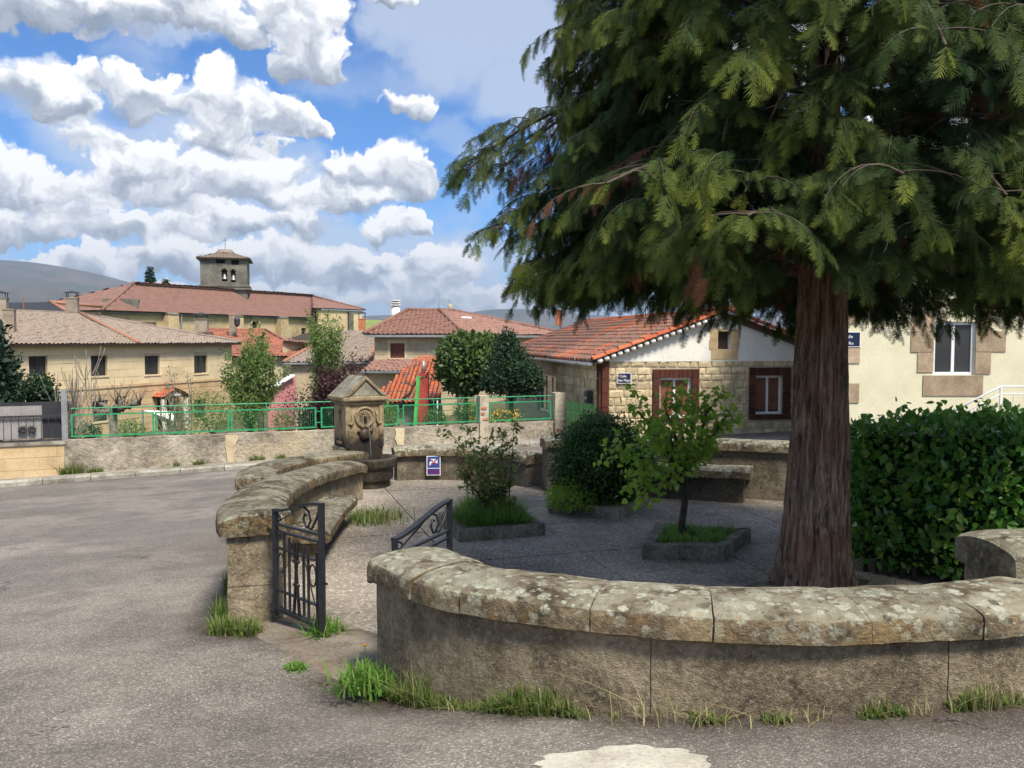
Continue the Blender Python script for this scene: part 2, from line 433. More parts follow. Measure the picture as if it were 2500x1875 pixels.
mottled('brick_red', (0.30, 0.10, 0.05), (0.42, 0.15, 0.075), (0.50, 0.22, 0.12), 6.0, 30, 0.4, 0.01)
mottled('cement_patch', (0.34, 0.31, 0.25), (0.50, 0.47, 0.39), (0.62, 0.59, 0.50), 5.0, 45, 0.6, 0.01, speck=(90.0, (0.10, 0.085, 0.065), 0.5), orv=0)
mottled('threshold_stone', (0.075, 0.060, 0.045), (0.165, 0.138, 0.105), (0.25, 0.215, 0.17), 3.5, 40, 0.6, 0.01, speck=(110.0, (0.42, 0.38, 0.32), 0.4), stain=(3.0, (0.12, 0.070, 0.040), 0.6), orv=0)
mottled('soil', (0.02, 0.015, 0.010), (0.05, 0.038, 0.025), (0.085, 0.065, 0.045), 8.0, 50, 0.8, 0.03, orv=0)
mottled('earth', (0.05, 0.045, 0.025), (0.10, 0.09, 0.05), (0.15, 0.14, 0.075), 0.6, 6, 0.5, 0.05, orv=0)
mottled('meadow', (0.09, 0.13, 0.035), (0.14, 0.19, 0.055), (0.22, 0.24, 0.085), 0.01, 0.06, 0.0, 0.05, orv=0)
mottled('hill_green', (0.12, 0.18, 0.04), (0.20, 0.26, 0.065), (0.26, 0.30, 0.09), 0.012, 0.08, 0.0, 0.05, orv=0)
mottled('mountain', (0.022, 0.032, 0.020), (0.060, 0.058, 0.036), (0.13, 0.095, 0.062), 0.0016, 0.012, 0.0, 0.05, orv=0)
mottled('red_plaster', (0.30, 0.045, 0.035), (0.38, 0.065, 0.05), (0.44, 0.09, 0.07), 2.0, 20, 0.3, 0.01)
mottled('pink_plaster', (0.48, 0.19, 0.19), (0.55, 0.235, 0.235), (0.60, 0.28, 0.27), 0.8, 12, 0.2, 0.01)
mottled('orange_plaster', (0.42, 0.15, 0.07), (0.50, 0.20, 0.10), (0.55, 0.25, 0.14), 1.5, 12, 0.2, 0.01)
mottled('chimney_plaster', (0.20, 0.16, 0.12), (0.30, 0.25, 0.19), (0.38, 0.33, 0.26), 2.0, 14, 0.3, 0.01)

def roof_mat(name, cols, scale=1.5, orv=0.35, lich=None, bstr=0.3):
    m, t = new_mat(name); p = pos(t)
    r = prand(t)
    c = rp(t, r, [(i/(len(cols)-1), k) for i, k in enumerate(cols)])
    c = mx(t, ma(t, 'MULTIPLY', sm(t, ns(t, p, scale*6, 5, 0.65), 0.42, 0.62), 0.35), c, tuple(x*0.6 for x in cols[0]))
    if lich:
        f = ma(t, 'MULTIPLY', sm(t, ma(t, 'ADD', ns(t, p, lich[0], 4, 0.6), ma(t, 'MULTIPLY', r, 0.18)), lich[2], lich[2]+0.10), lich[3])
        c = mx(t, f, c, mx(t, sm(t, ns(t, p, 22, 4, 0.6), 0.4, 0.62), lich[1], tuple(min(1, x*2.4) for x in lich[1])))
    finish(t, c, 0.9, ns(t, p, 35, 4), bstr, 0.01, 0.2)
    return m
roof_mat('tile_orange', [(0.42, 0.105, 0.045), (0.52, 0.15, 0.065), (0.40, 0.13, 0.07), (0.56, 0.20, 0.10)], 1.5, lich=(0.85, (0.095, 0.066, 0.055), 0.44, 0.85))
roof_mat('tile_orange_mid', [(0.44, 0.115, 0.05), (0.52, 0.15, 0.065), (0.42, 0.13, 0.07), (0.56, 0.20, 0.10)], 1.5, lich=(1.6, (0.10, 0.062, 0.052), 0.60, 0.8))
roof_mat('tile_orange_clean', [(0.40, 0.10, 0.045), (0.48, 0.135, 0.06), (0.52, 0.18, 0.09)], 1.5)
roof_mat('tile_red_old', [(0.33, 0.115, 0.07), (0.40, 0.155, 0.095), (0.43, 0.19, 0.125)], 1.0, lich=(0.5, (0.16, 0.07, 0.05), 0.52, 0.7))
roof_mat('tile_grey_brown', [(0.270, 0.215, 0.170), (0.285, 0.228, 0.182), (0.30, 0.242, 0.195)], 0.6)
roof_mat('tile_church', [(0.205, 0.115, 0.092), (0.22, 0.125, 0.10), (0.235, 0.135, 0.11)], 0.3)
roof_mat('tile_brown', [(0.225, 0.120, 0.092), (0.26, 0.142, 0.110), (0.285, 0.165, 0.13)], 0.6)
roof_mat('tile_tower', [(0.15, 0.115, 0.088), (0.175, 0.135, 0.105), (0.20, 0.155, 0.12)], 0.6)
roof_mat('tile_ridge', [(0.34, 0.17, 0.115), (0.39, 0.20, 0.14)], 1.0)
roof_mat('glazed_tile', [(0.055, 0.020, 0.015), (0.095, 0.032, 0.021), (0.068, 0.025, 0.018), (0.125, 0.042, 0.026)], 3.0, bstr=0.1)

plain('black_iron', (0.010, 0.011, 0.015), 0.48, 0.3, 20, 0.25, 0.0, 0.5)
plain('green_paint', (0.032, 0.26, 0.115), 0.45, 0.2, 8, 0.1)
plain('green_light', (0.10, 0.42, 0.10), 0.45, 0.2, 8, 0.1)
plain('galvanised', (0.33, 0.34, 0.34), 0.5, 0.15, 6, 0.1, 0.6)
plain('white_metal', (0.72, 0.73, 0.74), 0.35, 0.06, 6, 0.05)
plain('white_canvas', (0.78, 0.77, 0.73), 0.8, 0.06, 3, 0.1)
plain('dark_metal', (0.035, 0.037, 0.042), 0.5, 0.25, 6, 0.15)
plain('slate_dark', (0.030, 0.031, 0.036), 0.6, 0.2, 2, 0.2)
plain('corrugated', (0.36, 0.34, 0.32), 0.5, 0.12, 2.5, 0.1, 0.3)
plain('wood_dark', (0.045, 0.028, 0.018), 0.7, 0.3, 10, 0.3)
plain('wood_pole', (0.17, 0.145, 0.115), 0.9, 0.25, 10, 0.5)
plain('shutter_brown', (0.17, 0.055, 0.032), 0.55, 0.15, 8, 0.1)
plain('shutter_slat', (0.20, 0.075, 0.040), 0.5, 0.2, 8, 0.1)
plain('blue_shutter', (0.42, 0.58, 0.70), 0.6, 0.08, 4, 0.1)
plain('interior_dark', (0.012, 0.012, 0.013), 0.9, 0.2, 2, 0.0)
plain('curtain', (0.30, 0.29, 0.27), 0.9, 0.25, 3, 0.2)
plain('sign_navy', (0.012, 0.020, 0.055), 0.35, 0.1, 3, 0.02)
plain('sign_blue', (0.010, 0.085, 0.30), 0.35, 0.1, 3, 0.02)
plain('sign_purple', (0.055, 0.035, 0.20), 0.35, 0.15, 30, 0.02)
plain('sign_white', (0.80, 0.80, 0.80), 0.4, 0.04, 3, 0.02)
plain('sign_red', (0.45, 0.02, 0.03), 0.4, 0.1, 3, 0.02)
plain('sign_orange', (0.75, 0.28, 0.05), 0.4, 0.2, 60, 0.02)
plain('sign_text_red', (0.33, 0.04, 0.12), 0.4, 0.1, 3, 0.02)
plain('flower_yellow', (0.72, 0.40, 0.02), 0.7, 0.2, 20, 0.05)
plain('flower_white', (0.78, 0.78, 0.72), 0.7, 0.1, 20, 0.05)
plain('bronze', (0.05, 0.045, 0.035), 0.45, 0.2, 3, 0.1, 0.5)
plain('terracotta_pipe', (0.40, 0.13, 0.06), 0.8, 0.15, 6, 0.1)
plain('bark_grey', (0.15, 0.13, 0.105), 0.95, 0.35, 9, 0.6)
plain('bark_branch', (0.075, 0.060, 0.046), 0.95, 0.35, 14, 0.6)
plain('bark_dark', (0.055, 0.044, 0.034), 0.95, 0.35, 14, 0.6)
plain('twig_pale', (0.24, 0.21, 0.17), 0.9, 0.25, 20, 0.3)
plain('spout_brown', (0.055, 0.040, 0.024), 0.5, 0.3, 20, 0.2)
plain('wet_moss', (0.030, 0.036, 0.012), 0.6, 0.5, 30, 0.5)

# fountain body: wet black algae where the water runs down
m, t = new_mat('fountain_body'); p = pos(t)
a = ns(t, p, 5, 7, 0.6); b = ns(t, p, 40, 6, 0.65)
c = rp(t, ma(t, 'ADD', ma(t, 'MULTIPLY', a, .6), ma(t, 'MULTIPLY', b, .4)), [(0.36, (0.14, 0.105, 0.064)), (0.5, (0.30, 0.225, 0.13)), (0.64, (0.40, 0.315, 0.195))])
sz = t.nodes.new('ShaderNodeSeparateXYZ'); t.links.new(p, sz.inputs[0])
wet = sm(t, ma(t, 'ADD', sz.outputs[2], ma(t, 'MULTIPLY', ma(t, 'SUBTRACT', ns(t, p, 6, 5, .6), .5), .40)), 0.43, 0.24)
c = mx(t, ma(t, 'MULTIPLY', wet, 0.95), c, (0.012, 0.011, 0.010))
finish(t, c, 0.85, b, 0.4, 0.01, 0.3)

# glass
m, t = new_mat('window_glass'); p = pos(t)
finish(t, mx(t, ns(t, p, 1.2, 2), (0.020, 0.024, 0.028), (0.05, 0.055, 0.06)), 0.06, None, spec=0.6)
m, t = new_mat('water')
finish(t, (0.72, 0.75, 0.78), 0.05, spec=0.5, extra={'Transmission Weight': 0.75, 'IOR': 1.33})
m, t = new_mat('water_pool'); p = pos(t)
finish(t, (0.03, 0.035, 0.03), 0.04, ns(t, p, 25, 3), 0.25, 0.01, 0.7)

# chip-seal road
m, t = new_mat('road_surface'); p = pos(t)
big = ns(t, p, 0.35, 6, 0.6); mid = ns(t, p, 2.2, 6, 0.62); fine = ns(t, p, 60, 4, 0.7)
base = rp(t, ma(t, 'ADD', ma(t, 'MULTIPLY', big, .5), ma(t, 'MULTIPLY', mid, .5)), [(0.38, (0.165, 0.146, 0.126)), (0.5, (0.258, 0.231, 0.203)), (0.62, (0.350, 0.316, 0.282))])
v1 = t.nodes.new('ShaderNodeTexVoronoi'); t.links.new(p, v1.inputs['Vector']); v1.inputs['Scale'].default_value = 110
cr = t.nodes.new('ShaderNodeSeparateColor'); t.links.new(v1.outputs['Color'], cr.inputs[0])
chip = rp(t, cr.outputs[0], [(0.0, (0.085, 0.075, 0.065)), (0.45, (0.195, 0.174, 0.152)), (0.72, (0.285, 0.256, 0.227)), (0.90, (0.38, 0.345, 0.308)), (0.975, (0.60, 0.56, 0.49))])
c = mx(t, 0.58, base, chip)
edge = sm(t, v1.outputs['Distance'], 0.30, 0.62)
c = mx(t, ma(t, 'MULTIPLY', edge, 0.42), c, (0.062, 0.055, 0.046))
wear = sm(t, ns(t, p, 0.55, 5, 0.62), 0.44, 0.60)
c = mx(t, 1.0, c, mx(t, wear, (0.80, 0.80, 0.80), (1.10, 1.09, 1.07)), 'MULTIPLY')
tar = ma(t, 'MULTIPLY', sm(t, ns(t, p, 1.1, 6, 0.66), 0.57, 0.66), 0.38)
c = mx(t, tar, c, (0.052, 0.047, 0.041))
# hairline cracks
cw = vm(t, 'ADD', p, nd(t, 'ShaderNodeVectorMath', {0: ns(t, p, 1.6, 5, 0.65, out=1), 3: 0.9}, operation='SCALE'))
ck = nd(t, 'ShaderNodeTexVoronoi', {'Vector': cw, 'Scale': 0.42}, feature='DISTANCE_TO_EDGE')
ckm = ma(t, 'MULTIPLY', sm(t, ck, 0.006, 0.001), sm(t, ns(t, p, 0.9, 3), 0.54, 0.66))
c = mx(t, ma(t, 'MULTIPLY', ckm, 0.8), c, (0.02, 0.018, 0.016))
# dirt and fallen needles gathered along the walls
dirt = nd(t, 'ShaderNodeAttribute', attribute_name='dirt', out='Fac')
dm = sm(t, ma(t, 'ADD', dirt, ma(t, 'MULTIPLY', ma(t, 'SUBTRACT', ns(t, p, 6, 6, 0.66), 0.5), 1.5)), 0.35, 0.85)
dn = nd(t, 'ShaderNodeMapping', {'Vector': p, 'Rotation': (0, 0, 0.6), 'Scale': (30.0, 140.0, 30.0)})
dcol = rp(t, ns(t, dn, 1.0, 4, 0.7), [(0.38, (0.030, 0.020, 0.013)), (0.52, (0.095, 0.060, 0.036)), (0.66, (0.20, 0.115, 0.065))])
c = mx(t, ma(t, 'MULTIPLY', dm, 0.55), c, dcol)
wall_tone = sm(t, ma(t, 'ADD', dirt, ma(t, 'MULTIPLY', ma(t, 'SUBTRACT', ns(t, p, 1.3, 5, 0.6), 0.5), 1.1)), 0.05, 0.7)  # road colour darker towards the walls and the gate, broken by noise
c = mx(t, 1.0, c, mx(t, wall_tone, (1, 1, 1), (0.55, 0.54, 0.53)), 'MULTIPLY')
hgt = ma(t, 'SUBTRACT', ma(t, 'MULTIPLY', fine, 0.4), v1.outputs['Distance'])
finish(t, c, 0.88, hgt, 0.55, 0.008, 0.25)

# exposed aggregate slabs of the little square
m, t = new_mat('plaza_slab'); p = pos(t)
big = ns(t, p, 0.8, 6, 0.6)
v1 = t.nodes.new('ShaderNodeTexVoronoi'); t.links.new(p, v1.inputs['Vector']); v1.inputs['Scale'].default_value = 62
cr = t.nodes.new('ShaderNodeSeparateColor'); t.links.new(v1.outputs['Color'], cr.inputs[0])
chip = rp(t, cr.outputs[1], [(0.0, (0.09, 0.076, 0.064)), (0.5, (0.22, 0.188, 0.160)), (0.75, (0.31, 0.268, 0.23)), (0.90, (0.40, 0.355, 0.31)), (0.97, (0.64, 0.59, 0.53))])
c = mx(t, 0.55, chip, rp(t, big, [(0.36, (0.138, 0.119, 0.093)), (0.52, (0.218, 0.192, 0.152)), (0.66, (0.295, 0.262, 0.21))]))
c = mx(t, 1.0, c, rp(t, big, [(0.35, (0.92, 0.92, 0.92)), (0.65, (1.25, 1.24, 1.23))]), 'MULTIPLY')
dm = sm(t, ns(t, p, 2.2, 6, 0.68), 0.54, 0.70)
c = mx(t, ma(t, 'MULTIPLY', dm, 0.45), c, (0.085, 0.052, 0.032))
finish(t, c, 0.9, ma(t, 'SUBTRACT', ma(t, 'MULTIPLY', ns(t, p, 60, 4, .7), .4), v1.outputs['Distance']), 0.55, 0.008, 0.22)
mottled('joint_dirt', (0.020, 0.016, 0.012), (0.045, 0.036, 0.026), (0.075, 0.06, 0.045), 6.0, 50, 0.6, 0.01, orv=0)

# cypress bark: long fibrous strips
m, t = new_mat('cypress_bark'); p = pos(t)
w = vm(t, 'ADD', p, nd(t, 'ShaderNodeVectorMath', {0: ns(t, p, 3.0, 3, out=1), 3: 0.10}, operation='SCALE'))
q = nd(t, 'ShaderNodeMapping', {'Vector': w, 'Scale': (36.0, 36.0, 2.4)})
s1 = ns(t, q, 1.0, 6, 0.62); s2 = ns(t, nd(t, 'ShaderNodeMapping', {'Vector': w, 'Scale': (90.0, 90.0, 5.0)}), 1.0, 4, 0.6)
v = ma(t, 'ADD', ma(t, 'MULTIPLY', s1, .65), ma(t, 'MULTIPLY', s2, .35))
c = rp(t, v, [(0.36, (0.022, 0.016, 0.012)), (0.45, (0.15, 0.102, 0.073)), (0.55, (0.29, 0.21, 0.155)), (0.66, (0.42, 0.33, 0.255))])
c = mx(t, ma(t, 'MULTIPLY', sm(t, ns(t, p, 2.4, 4, .6), .50, .68), .55), c, (0.25, 0.125, 0.075))
c = mx(t, ma(t, 'MULTIPLY', sm(t, ns(t, p, 3.4, 5, .6), .58, .72), .35), c, (0.085, 0.085, 0.055))
finish(t, c, 0.95, v, 1.0, 0.045, 0.12)

def leaf_mat(name, cols, trans=0.25, tcol=None, rough=0.5, spec=0.35, clump=None, tip_lit=None):
    m, t = new_mat(name); p = pos(t)
    r = prand(t)
    c = rp(t, r, [(i/(len(cols)-1), k) for i, k in enumerate(cols)])
    if clump:
        c = mx(t, sm(t, ns(t, p, clump[0], 3, .55), .45, .66), c, mx(t, .55, c, clump[1]))
    if tip_lit:
        tip = nd(t, 'ShaderNodeAttribute', attribute_name='tip', out='Fac')  # yellow new growth, plus lit patches of the crown put into the colour
        c = mx(t, ma(t, 'MULTIPLY', tip, tip_lit[1]), c, tip_lit[0])
        dry = nd(t, 'ShaderNodeAttribute', attribute_name='dry', out='Fac')
        c = mx(t, dry, c, (0.14, 0.062, 0.035))
    tc_ = tcol or cols[len(cols)//2]
    finish(t, c, rough, None, spec=spec, trans=(trans, mx(t, .5, c, tuple(min(1, x*1.8) for x in tc_))))
    return m
leaf_mat('cypress_leaf', [(0.010, 0.028, 0.012), (0.017, 0.043, 0.016), (0.028, 0.060, 0.018), (0.018, 0.046, 0.024)], 0.20, rough=0.7, spec=0.12, clump=(1.3, (0.085, 0.115, 0.018)), tip_lit=((0.20, 0.225, 0.034), 0.9))
leaf_mat('laurel_leaf', [(0.045, 0.150, 0.024), (0.072, 0.205, 0.030), (0.125, 0.27, 0.040), (0.24, 0.35, 0.06)], 0.32, rough=0.26, spec=0.5)
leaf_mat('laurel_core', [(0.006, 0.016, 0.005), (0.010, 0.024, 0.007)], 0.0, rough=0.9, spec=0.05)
leaf_mat('box_leaf', [(0.018, 0.058, 0.014), (0.030, 0.084, 0.017), (0.060, 0.125, 0.020), (0.042, 0.10, 0.017)], 0.2, rough=0.5)
leaf_mat('young_leaf', [(0.15, 0.29, 0.03), (0.20, 0.35, 0.04), (0.27, 0.41, 0.055), (0.23, 0.33, 0.045)], 0.48, rough=0.45)
leaf_mat('rose_leaf', [(0.13, 0.22, 0.036), (0.17, 0.26, 0.045), (0.21, 0.17, 0.055), (0.15, 0.26, 0.045), (0.20, 0.12, 0.05)], 0.30, rough=0.45)
leaf_mat('spring_leaf', [(0.105, 0.175, 0.045), (0.145, 0.225, 0.055), (0.19, 0.26, 0.075), (0.125, 0.20, 0.06)], 0.35)
leaf_mat('plum_leaf', [(0.030, 0.012, 0.014), (0.050, 0.018, 0.020), (0.075, 0.030, 0.028), (0.040, 0.018, 0.020)], 0.15)
leaf_mat('evergreen_leaf', [(0.035, 0.078, 0.020), (0.055, 0.105, 0.026), (0.085, 0.140, 0.036), (0.120, 0.160, 0.045)], 0.2)
leaf_mat('dark_leaf', [(0.014, 0.036, 0.016), (0.022, 0.052, 0.022), (0.034, 0.070, 0.028)], 0.1)
leaf_mat('spruce_leaf', [(0.010, 0.026, 0.014), (0.018, 0.040, 0.020), (0.026, 0.052, 0.026)], 0.05)
leaf_mat('grass_blade', [(0.080, 0.150, 0.024), (0.105, 0.185, 0.030), (0.145, 0.205, 0.045), (0.21, 0.20, 0.085), (0.26, 0.23, 0.11)], 0.35, rough=0.5)
leaf_mat('grass_lush', [(0.085, 0.20, 0.028), (0.115, 0.25, 0.036), (0.16, 0.29, 0.05), (0.22, 0.29, 0.085)], 0.42, rough=0.5)
leaf_mat('grass_dry', [(0.30, 0.26, 0.12), (0.42, 0.36, 0.19), (0.24, 0.22, 0.09)], 0.25, rough=0.6)
leaf_mat('bud_leaf', [(0.13, 0.15, 0.045), (0.18, 0.19, 0.06), (0.15, 0.13, 0.05)], 0.3)
# ------------------------------------------------------------------ ground, road, little square
def crom(pts, ds):
    """Catmull-Rom through 2D points, resampled at even spacing ds"""
    P = [np.array(p[:2], float) for p in pts]
    P = [2*P[0]-P[1]] + P + [2*P[-1]-P[-2]]
    out = []
    for i in range(1, len(P)-2):
        for u in np.linspace(0, 1, 24, endpoint=False):
            a, b, c, d = P[i-1:i+3]
            out.append(0.5*((2*b) + (c-a)*u + (2*a-5*b+4*c-d)*u*u + (3*b-a-3*c+d)*u**3))
    out.append(P[-2]); out = np.array(out)
    L = np.concatenate([[0], np.cumsum(np.linalg.norm(np.diff(out, axis=0), axis=1))])
    n = max(2, int(round(L[-1]/ds))+1); s = np.linspace(0, L[-1], n)
    return np.stack([np.interp(s, L, out[:, 0]), np.interp(s, L, out[:, 1])], 1), s
NEAR = [(-0.56, 4.46), (-0.33, 4.16), (-0.13, 3.99), (0.16, 3.84), (0.63, 3.69), (1.12, 3.61), (1.69, 3.65), (2.02, 3.70), (2.35, 3.80), (2.70, 3.98)]
LEFT = [(-1.71, 5.60), (-1.90, 6.2), (-2.07, 7.0), (-2.16, 8.0), (-2.15, 9.0), (-2.06, 10.0), (-1.98, 10.30)]
BACKL = [(-2.78, 9.15), (-2.90, 9.8), (-2.72, 10.5), (-2.35, 11.1), (-2.10, 11.45)]
BACKM = [(-1.62, 11.75), (-1.2, 11.85), (-0.75, 11.8), (-0.1, 11.55), (0.30, 11.16)]
BACKR = [(0.42, 10.86), (0.9, 10.93), (1.5, 10.9), (2.24, 10.68), (3.3, 10.28), (4.6, 9.6)]
RIGHT = [(2.36, 4.16), (2.75, 4.20), (3.3, 4.42), (4.0, 4.85)]
POLY = np.array(NEAR[:-2] + RIGHT + [(6.2, 6.5), (6.2, 8.6)] + BACKR[::-1] + BACKM[::-1] + BACKL[::-1] + LEFT[::-1])
def inside(x, y, poly=POLY):
    r = np.zeros(np.shape(x), bool); n = len(poly); j = n-1
    for i in range(n):
        xi, yi = poly[i]; xj, yj = poly[j]
        c = ((yi > y) != (yj > y)) & (x < (xj-xi)*(y-yi)/(yj-yi+1e-12)+xi)
        r ^= c; j = i
    return r
def seg_dist(x, y, pts):
    d = np.full(np.shape(x), 1e9)
    for (a, b) in zip(pts[:-1], pts[1:]):
        a, b = np.array(a[:2]), np.array(b[:2]); ab = b-a
        u = np.clip(((x-a[0])*ab[0]+(y-a[1])*ab[1])/(ab@ab), 0, 1)
        d = np.minimum(d, np.hypot(x-a[0]-u*ab[0], y-a[1]-u*ab[1]))
    return d
GATE_A, GATE_B = (-1.58, 5.60), (-0.66, 4.55)
PZ = -0.33
def plaza_z(x, y):
    d = seg_dist(x, y, [GATE_A, GATE_B])
    w = np.clip(1 - d/1.3, 0, 1); w = w*w*(3-2*w)
    return PZ + w*(road_z(x, y) - 0.004 - PZ)

FA, FB = 25.2, 0.404                              # garden wall runs along y = FA + FB x
FU = Vector((1, FB, 0)).normalized(); FN = Vector((FU.y, -FU.x, 0))
def fence_pt(xs, z=0.0):
    k = (xs-CX)/FPX; X = FA*k/(1-FB*k)
    return Vector((X, FA+FB*X, z))

def grid_obj(name, xs, ys_fn, zfn, mat, keep=None, attr=None, parent=None):
    n = len(xs); cols = [ys_fn(x) for x in xs]; m = len(cols[0])
    X = np.repeat(np.array(xs)[:, None], m, 1); Y = np.array(cols); Z = zfn(X, Y)
    V = np.stack([X, Y, Z], -1).reshape(-1, 3)
    I = np.arange(n*m).reshape(n, m)
    F = np.stack([I[:-1, :-1], I[1:, :-1], I[1:, 1:], I[:-1, 1:]], -1).reshape(-1, 4)
    if keep is not None:
        c = V[F].mean(1); F = F[keep(c[:, 0], c[:, 1])]
    at_ = {k: f(V[:, 0], V[:, 1]) for k, f in (attr or {}).items()}
    return np_obj(name, V, F, mat, parent, True, at_)

def dirt_fn(x, y):
    d = np.minimum(seg_dist(x, y, NEAR), seg_dist(x, y, LEFT))
    d = np.minimum(d, seg_dist(x, y, RIGHT))
    g = seg_dist(x, y, [GATE_A, GATE_B])
    v = np.clip(1 - (d-0.18)/0.38, 0, 1)*0.62 + np.clip(1-g/0.85, 0, 1)*0.62
    k = np.minimum(np.abs(y-(FA+FB*x))*0.927-1.3, 50)
    v = np.maximum(v, np.clip(1-np.abs(k)/0.35, 0, 1)*0.6)
    return np.clip(v + np.clip((x-1.2)/2.2, 0, .35)*np.clip((4.4-y)/1.2, 0, 1), 0, 1)
xs_l = list(np.arange(-34, -6, 2.0)) + list(np.arange(-6, 1.3, 0.06)) + [1.3]
def ycol(x):
    return np.concatenate([np.arange(-10, 2, 1.5), np.arange(2, 9, 0.06), np.linspace(9, FA+FB*x-0.02, 40)])
road_keep = lambda x, y: ~inside(x, y)
road = grid_obj('road', xs_l, ycol, road_z, M['road_surface'], road_keep, {'dirt': dirt_fn})
tag(road, 'worn grey chip-seal street falling away beside the stone ring', kind='structure')
xs_r = list(np.arange(1.3, 5.2, 0.06)) + list(np.arange(5.5, 40, 1.5))
road2 = grid_obj('road', xs_r, lambda x: np.concatenate([np.arange(-10, 2, 1.5), np.arange(2, 9, 0.06), np.linspace(9, 50, 28)]), road_z, M['road_surface'], road_keep, {'dirt': dirt_fn})
tag(road2, 'street between the stone ring and the two stone houses', kind='structure')

# square: aggregate slabs over a dirty bed
RT = math.radians(17); RU, RV = np.array([math.cos(RT), math.sin(RT)]), np.array([-math.sin(RT), math.cos(RT)])
SL, NSUB = 1.22, 12
plaza = thing('plaza_floor', 'small square paved with exposed-aggregate slabs inside the stone ring', None, (1.5, 7.5, PZ)); plaza['kind'] = 'structure'
PC = np.array([1.0, 6.5])
for a in range(-6, 8):
    for b in range(-6, 8):
        if a % 2 and False: continue
        u = np.linspace(a*SL+0.006, (a+1)*SL-0.006, NSUB+1); v = np.linspace(b*SL+0.006, (b+1)*SL-0.006, NSUB+1)
        U, W = np.meshgrid(u, v, indexing='ij')
        X = PC[0]+U*RU[0]+W*RV[0]; Y = PC[1]+U*RU[1]+W*RV[1]
        cx = (X[:-1, :-1]+X[1:, 1:])/2; cy = (Y[:-1, :-1]+Y[1:, 1:])/2
        keep = inside(cx, cy).ravel()
        if keep.sum() < 3: continue
        tilt = random.uniform(-.0035, .0035); tl2 = random.uniform(-.004, .004)
        Z = plaza_z(X, Y) + tilt + tl2*(U-u.mean())/SL
        I = np.arange((NSUB+1)**2).reshape(NSUB+1, -1)
        F = np.stack([I[:-1, :-1], I[1:, :-1], I[1:, 1:], I[:-1, 1:]], -1).reshape(-1, 4)[keep]
        Vt = np.stack([X, Y, Z], -1).reshape(-1, 3); k = len(Vt)
        Vb = Vt - np.array([0, 0, 0.03])
        edges = {}
        for f in F:
            for i in range(4):
                e = (f[i], f[(i+1) % 4]); r_ = (e[1], e[0])
                if r_ in edges: del edges[r_]
                else: edges[e] = 1
        S = np.array([(e[1], e[0], e[0]+k, e[1]+k) for e in edges])
        np_obj('slab', np.concatenate([Vt, Vb]), [np.concatenate([F, S])], M['plaza_slab'], plaza)
bed = grid_obj('joint_bed', list(np.arange(-3.2, 6.6, .1)), lambda x: np.arange(3.2, 12.2, .1), lambda x, y: plaza_z(x, y)-0.014, M['joint_dirt'], lambda x, y: inside(x, y), None, plaza)

# ------------------------------------------------------------------ stone ring
def swept(path, prof_fn, closed_caps=True, amp=0.006, seed=0.0, nfreq=9.0):
    """sweep a closed cross-section along a 2D path; prof_fn(x, y, s01) -> list of (offset to the left of travel, z)"""
    n = len(path); T = np.gradient(path, axis=0); T /= np.linalg.norm(T, axis=1)[:, None]
    N = np.stack([-T[:, 1], T[:, 0]], 1)
    V = []
    for i in range(n):
        pr = prof_fn(path[i, 0], path[i, 1], i/(n-1))
        for (o, z) in pr:
            x, y = path[i] + N[i]*o
            if amp:
                q = Vector((x*nfreq+seed, y*nfreq, z*nfreq))
                d = noise.noise_vector(q)*amp + noise.noise_vector(q*0.25)*amp*1.2
                x, y, z = x+d.x, y+d.y, z+d.z
            V.append((x, y, z))
    m = len(pr)
    F = [(i*m+k, i*m+(k+1) % m, (i+1)*m+(k+1) % m, (i+1)*m+k) for i in range(n-1) for k in range(m)]
    if closed_caps:
        F += [tuple(range(m))[::-1], tuple(range((n-1)*m, n*m))]
    return V, F
def build_vf(name, V, F, mat, parent=None, sharp=42):
    A = np.array(V); c = (A.min(0)+A.max(0))/2
    me = bpy.data.meshes.new(name); me.from_pydata([tuple(v) for v in A-c], [], F)
    import bmesh
    bm = bmesh.new(); bm.from_mesh(me); bmesh.ops.recalc_face_normals(bm, faces=bm.faces); bm.to_mesh(me); bm.free()
    me.polygons.foreach_set('use_smooth', [True]*len(me.polygons))
    me.update(); me.set_sharp_from_angle(angle=math.radians(sharp))
    me.materials.append(mat)
    return link_mesh(name, me, parent, Matrix.Translation(Vector(c)))
def split_lengths(L, mean, var, rng):
    out = []; s = 0.0
    while s < L - mean*0.55:
        l = mean*(1+rng.uniform(-var, var)); s += l; out.append(min(s, L))
    if not out or out[-1] < L-1e-6:
        if out and L-out[-1] < mean*0.45: out[-1] = L
        else: out.append(L)
    return [0.0]+out
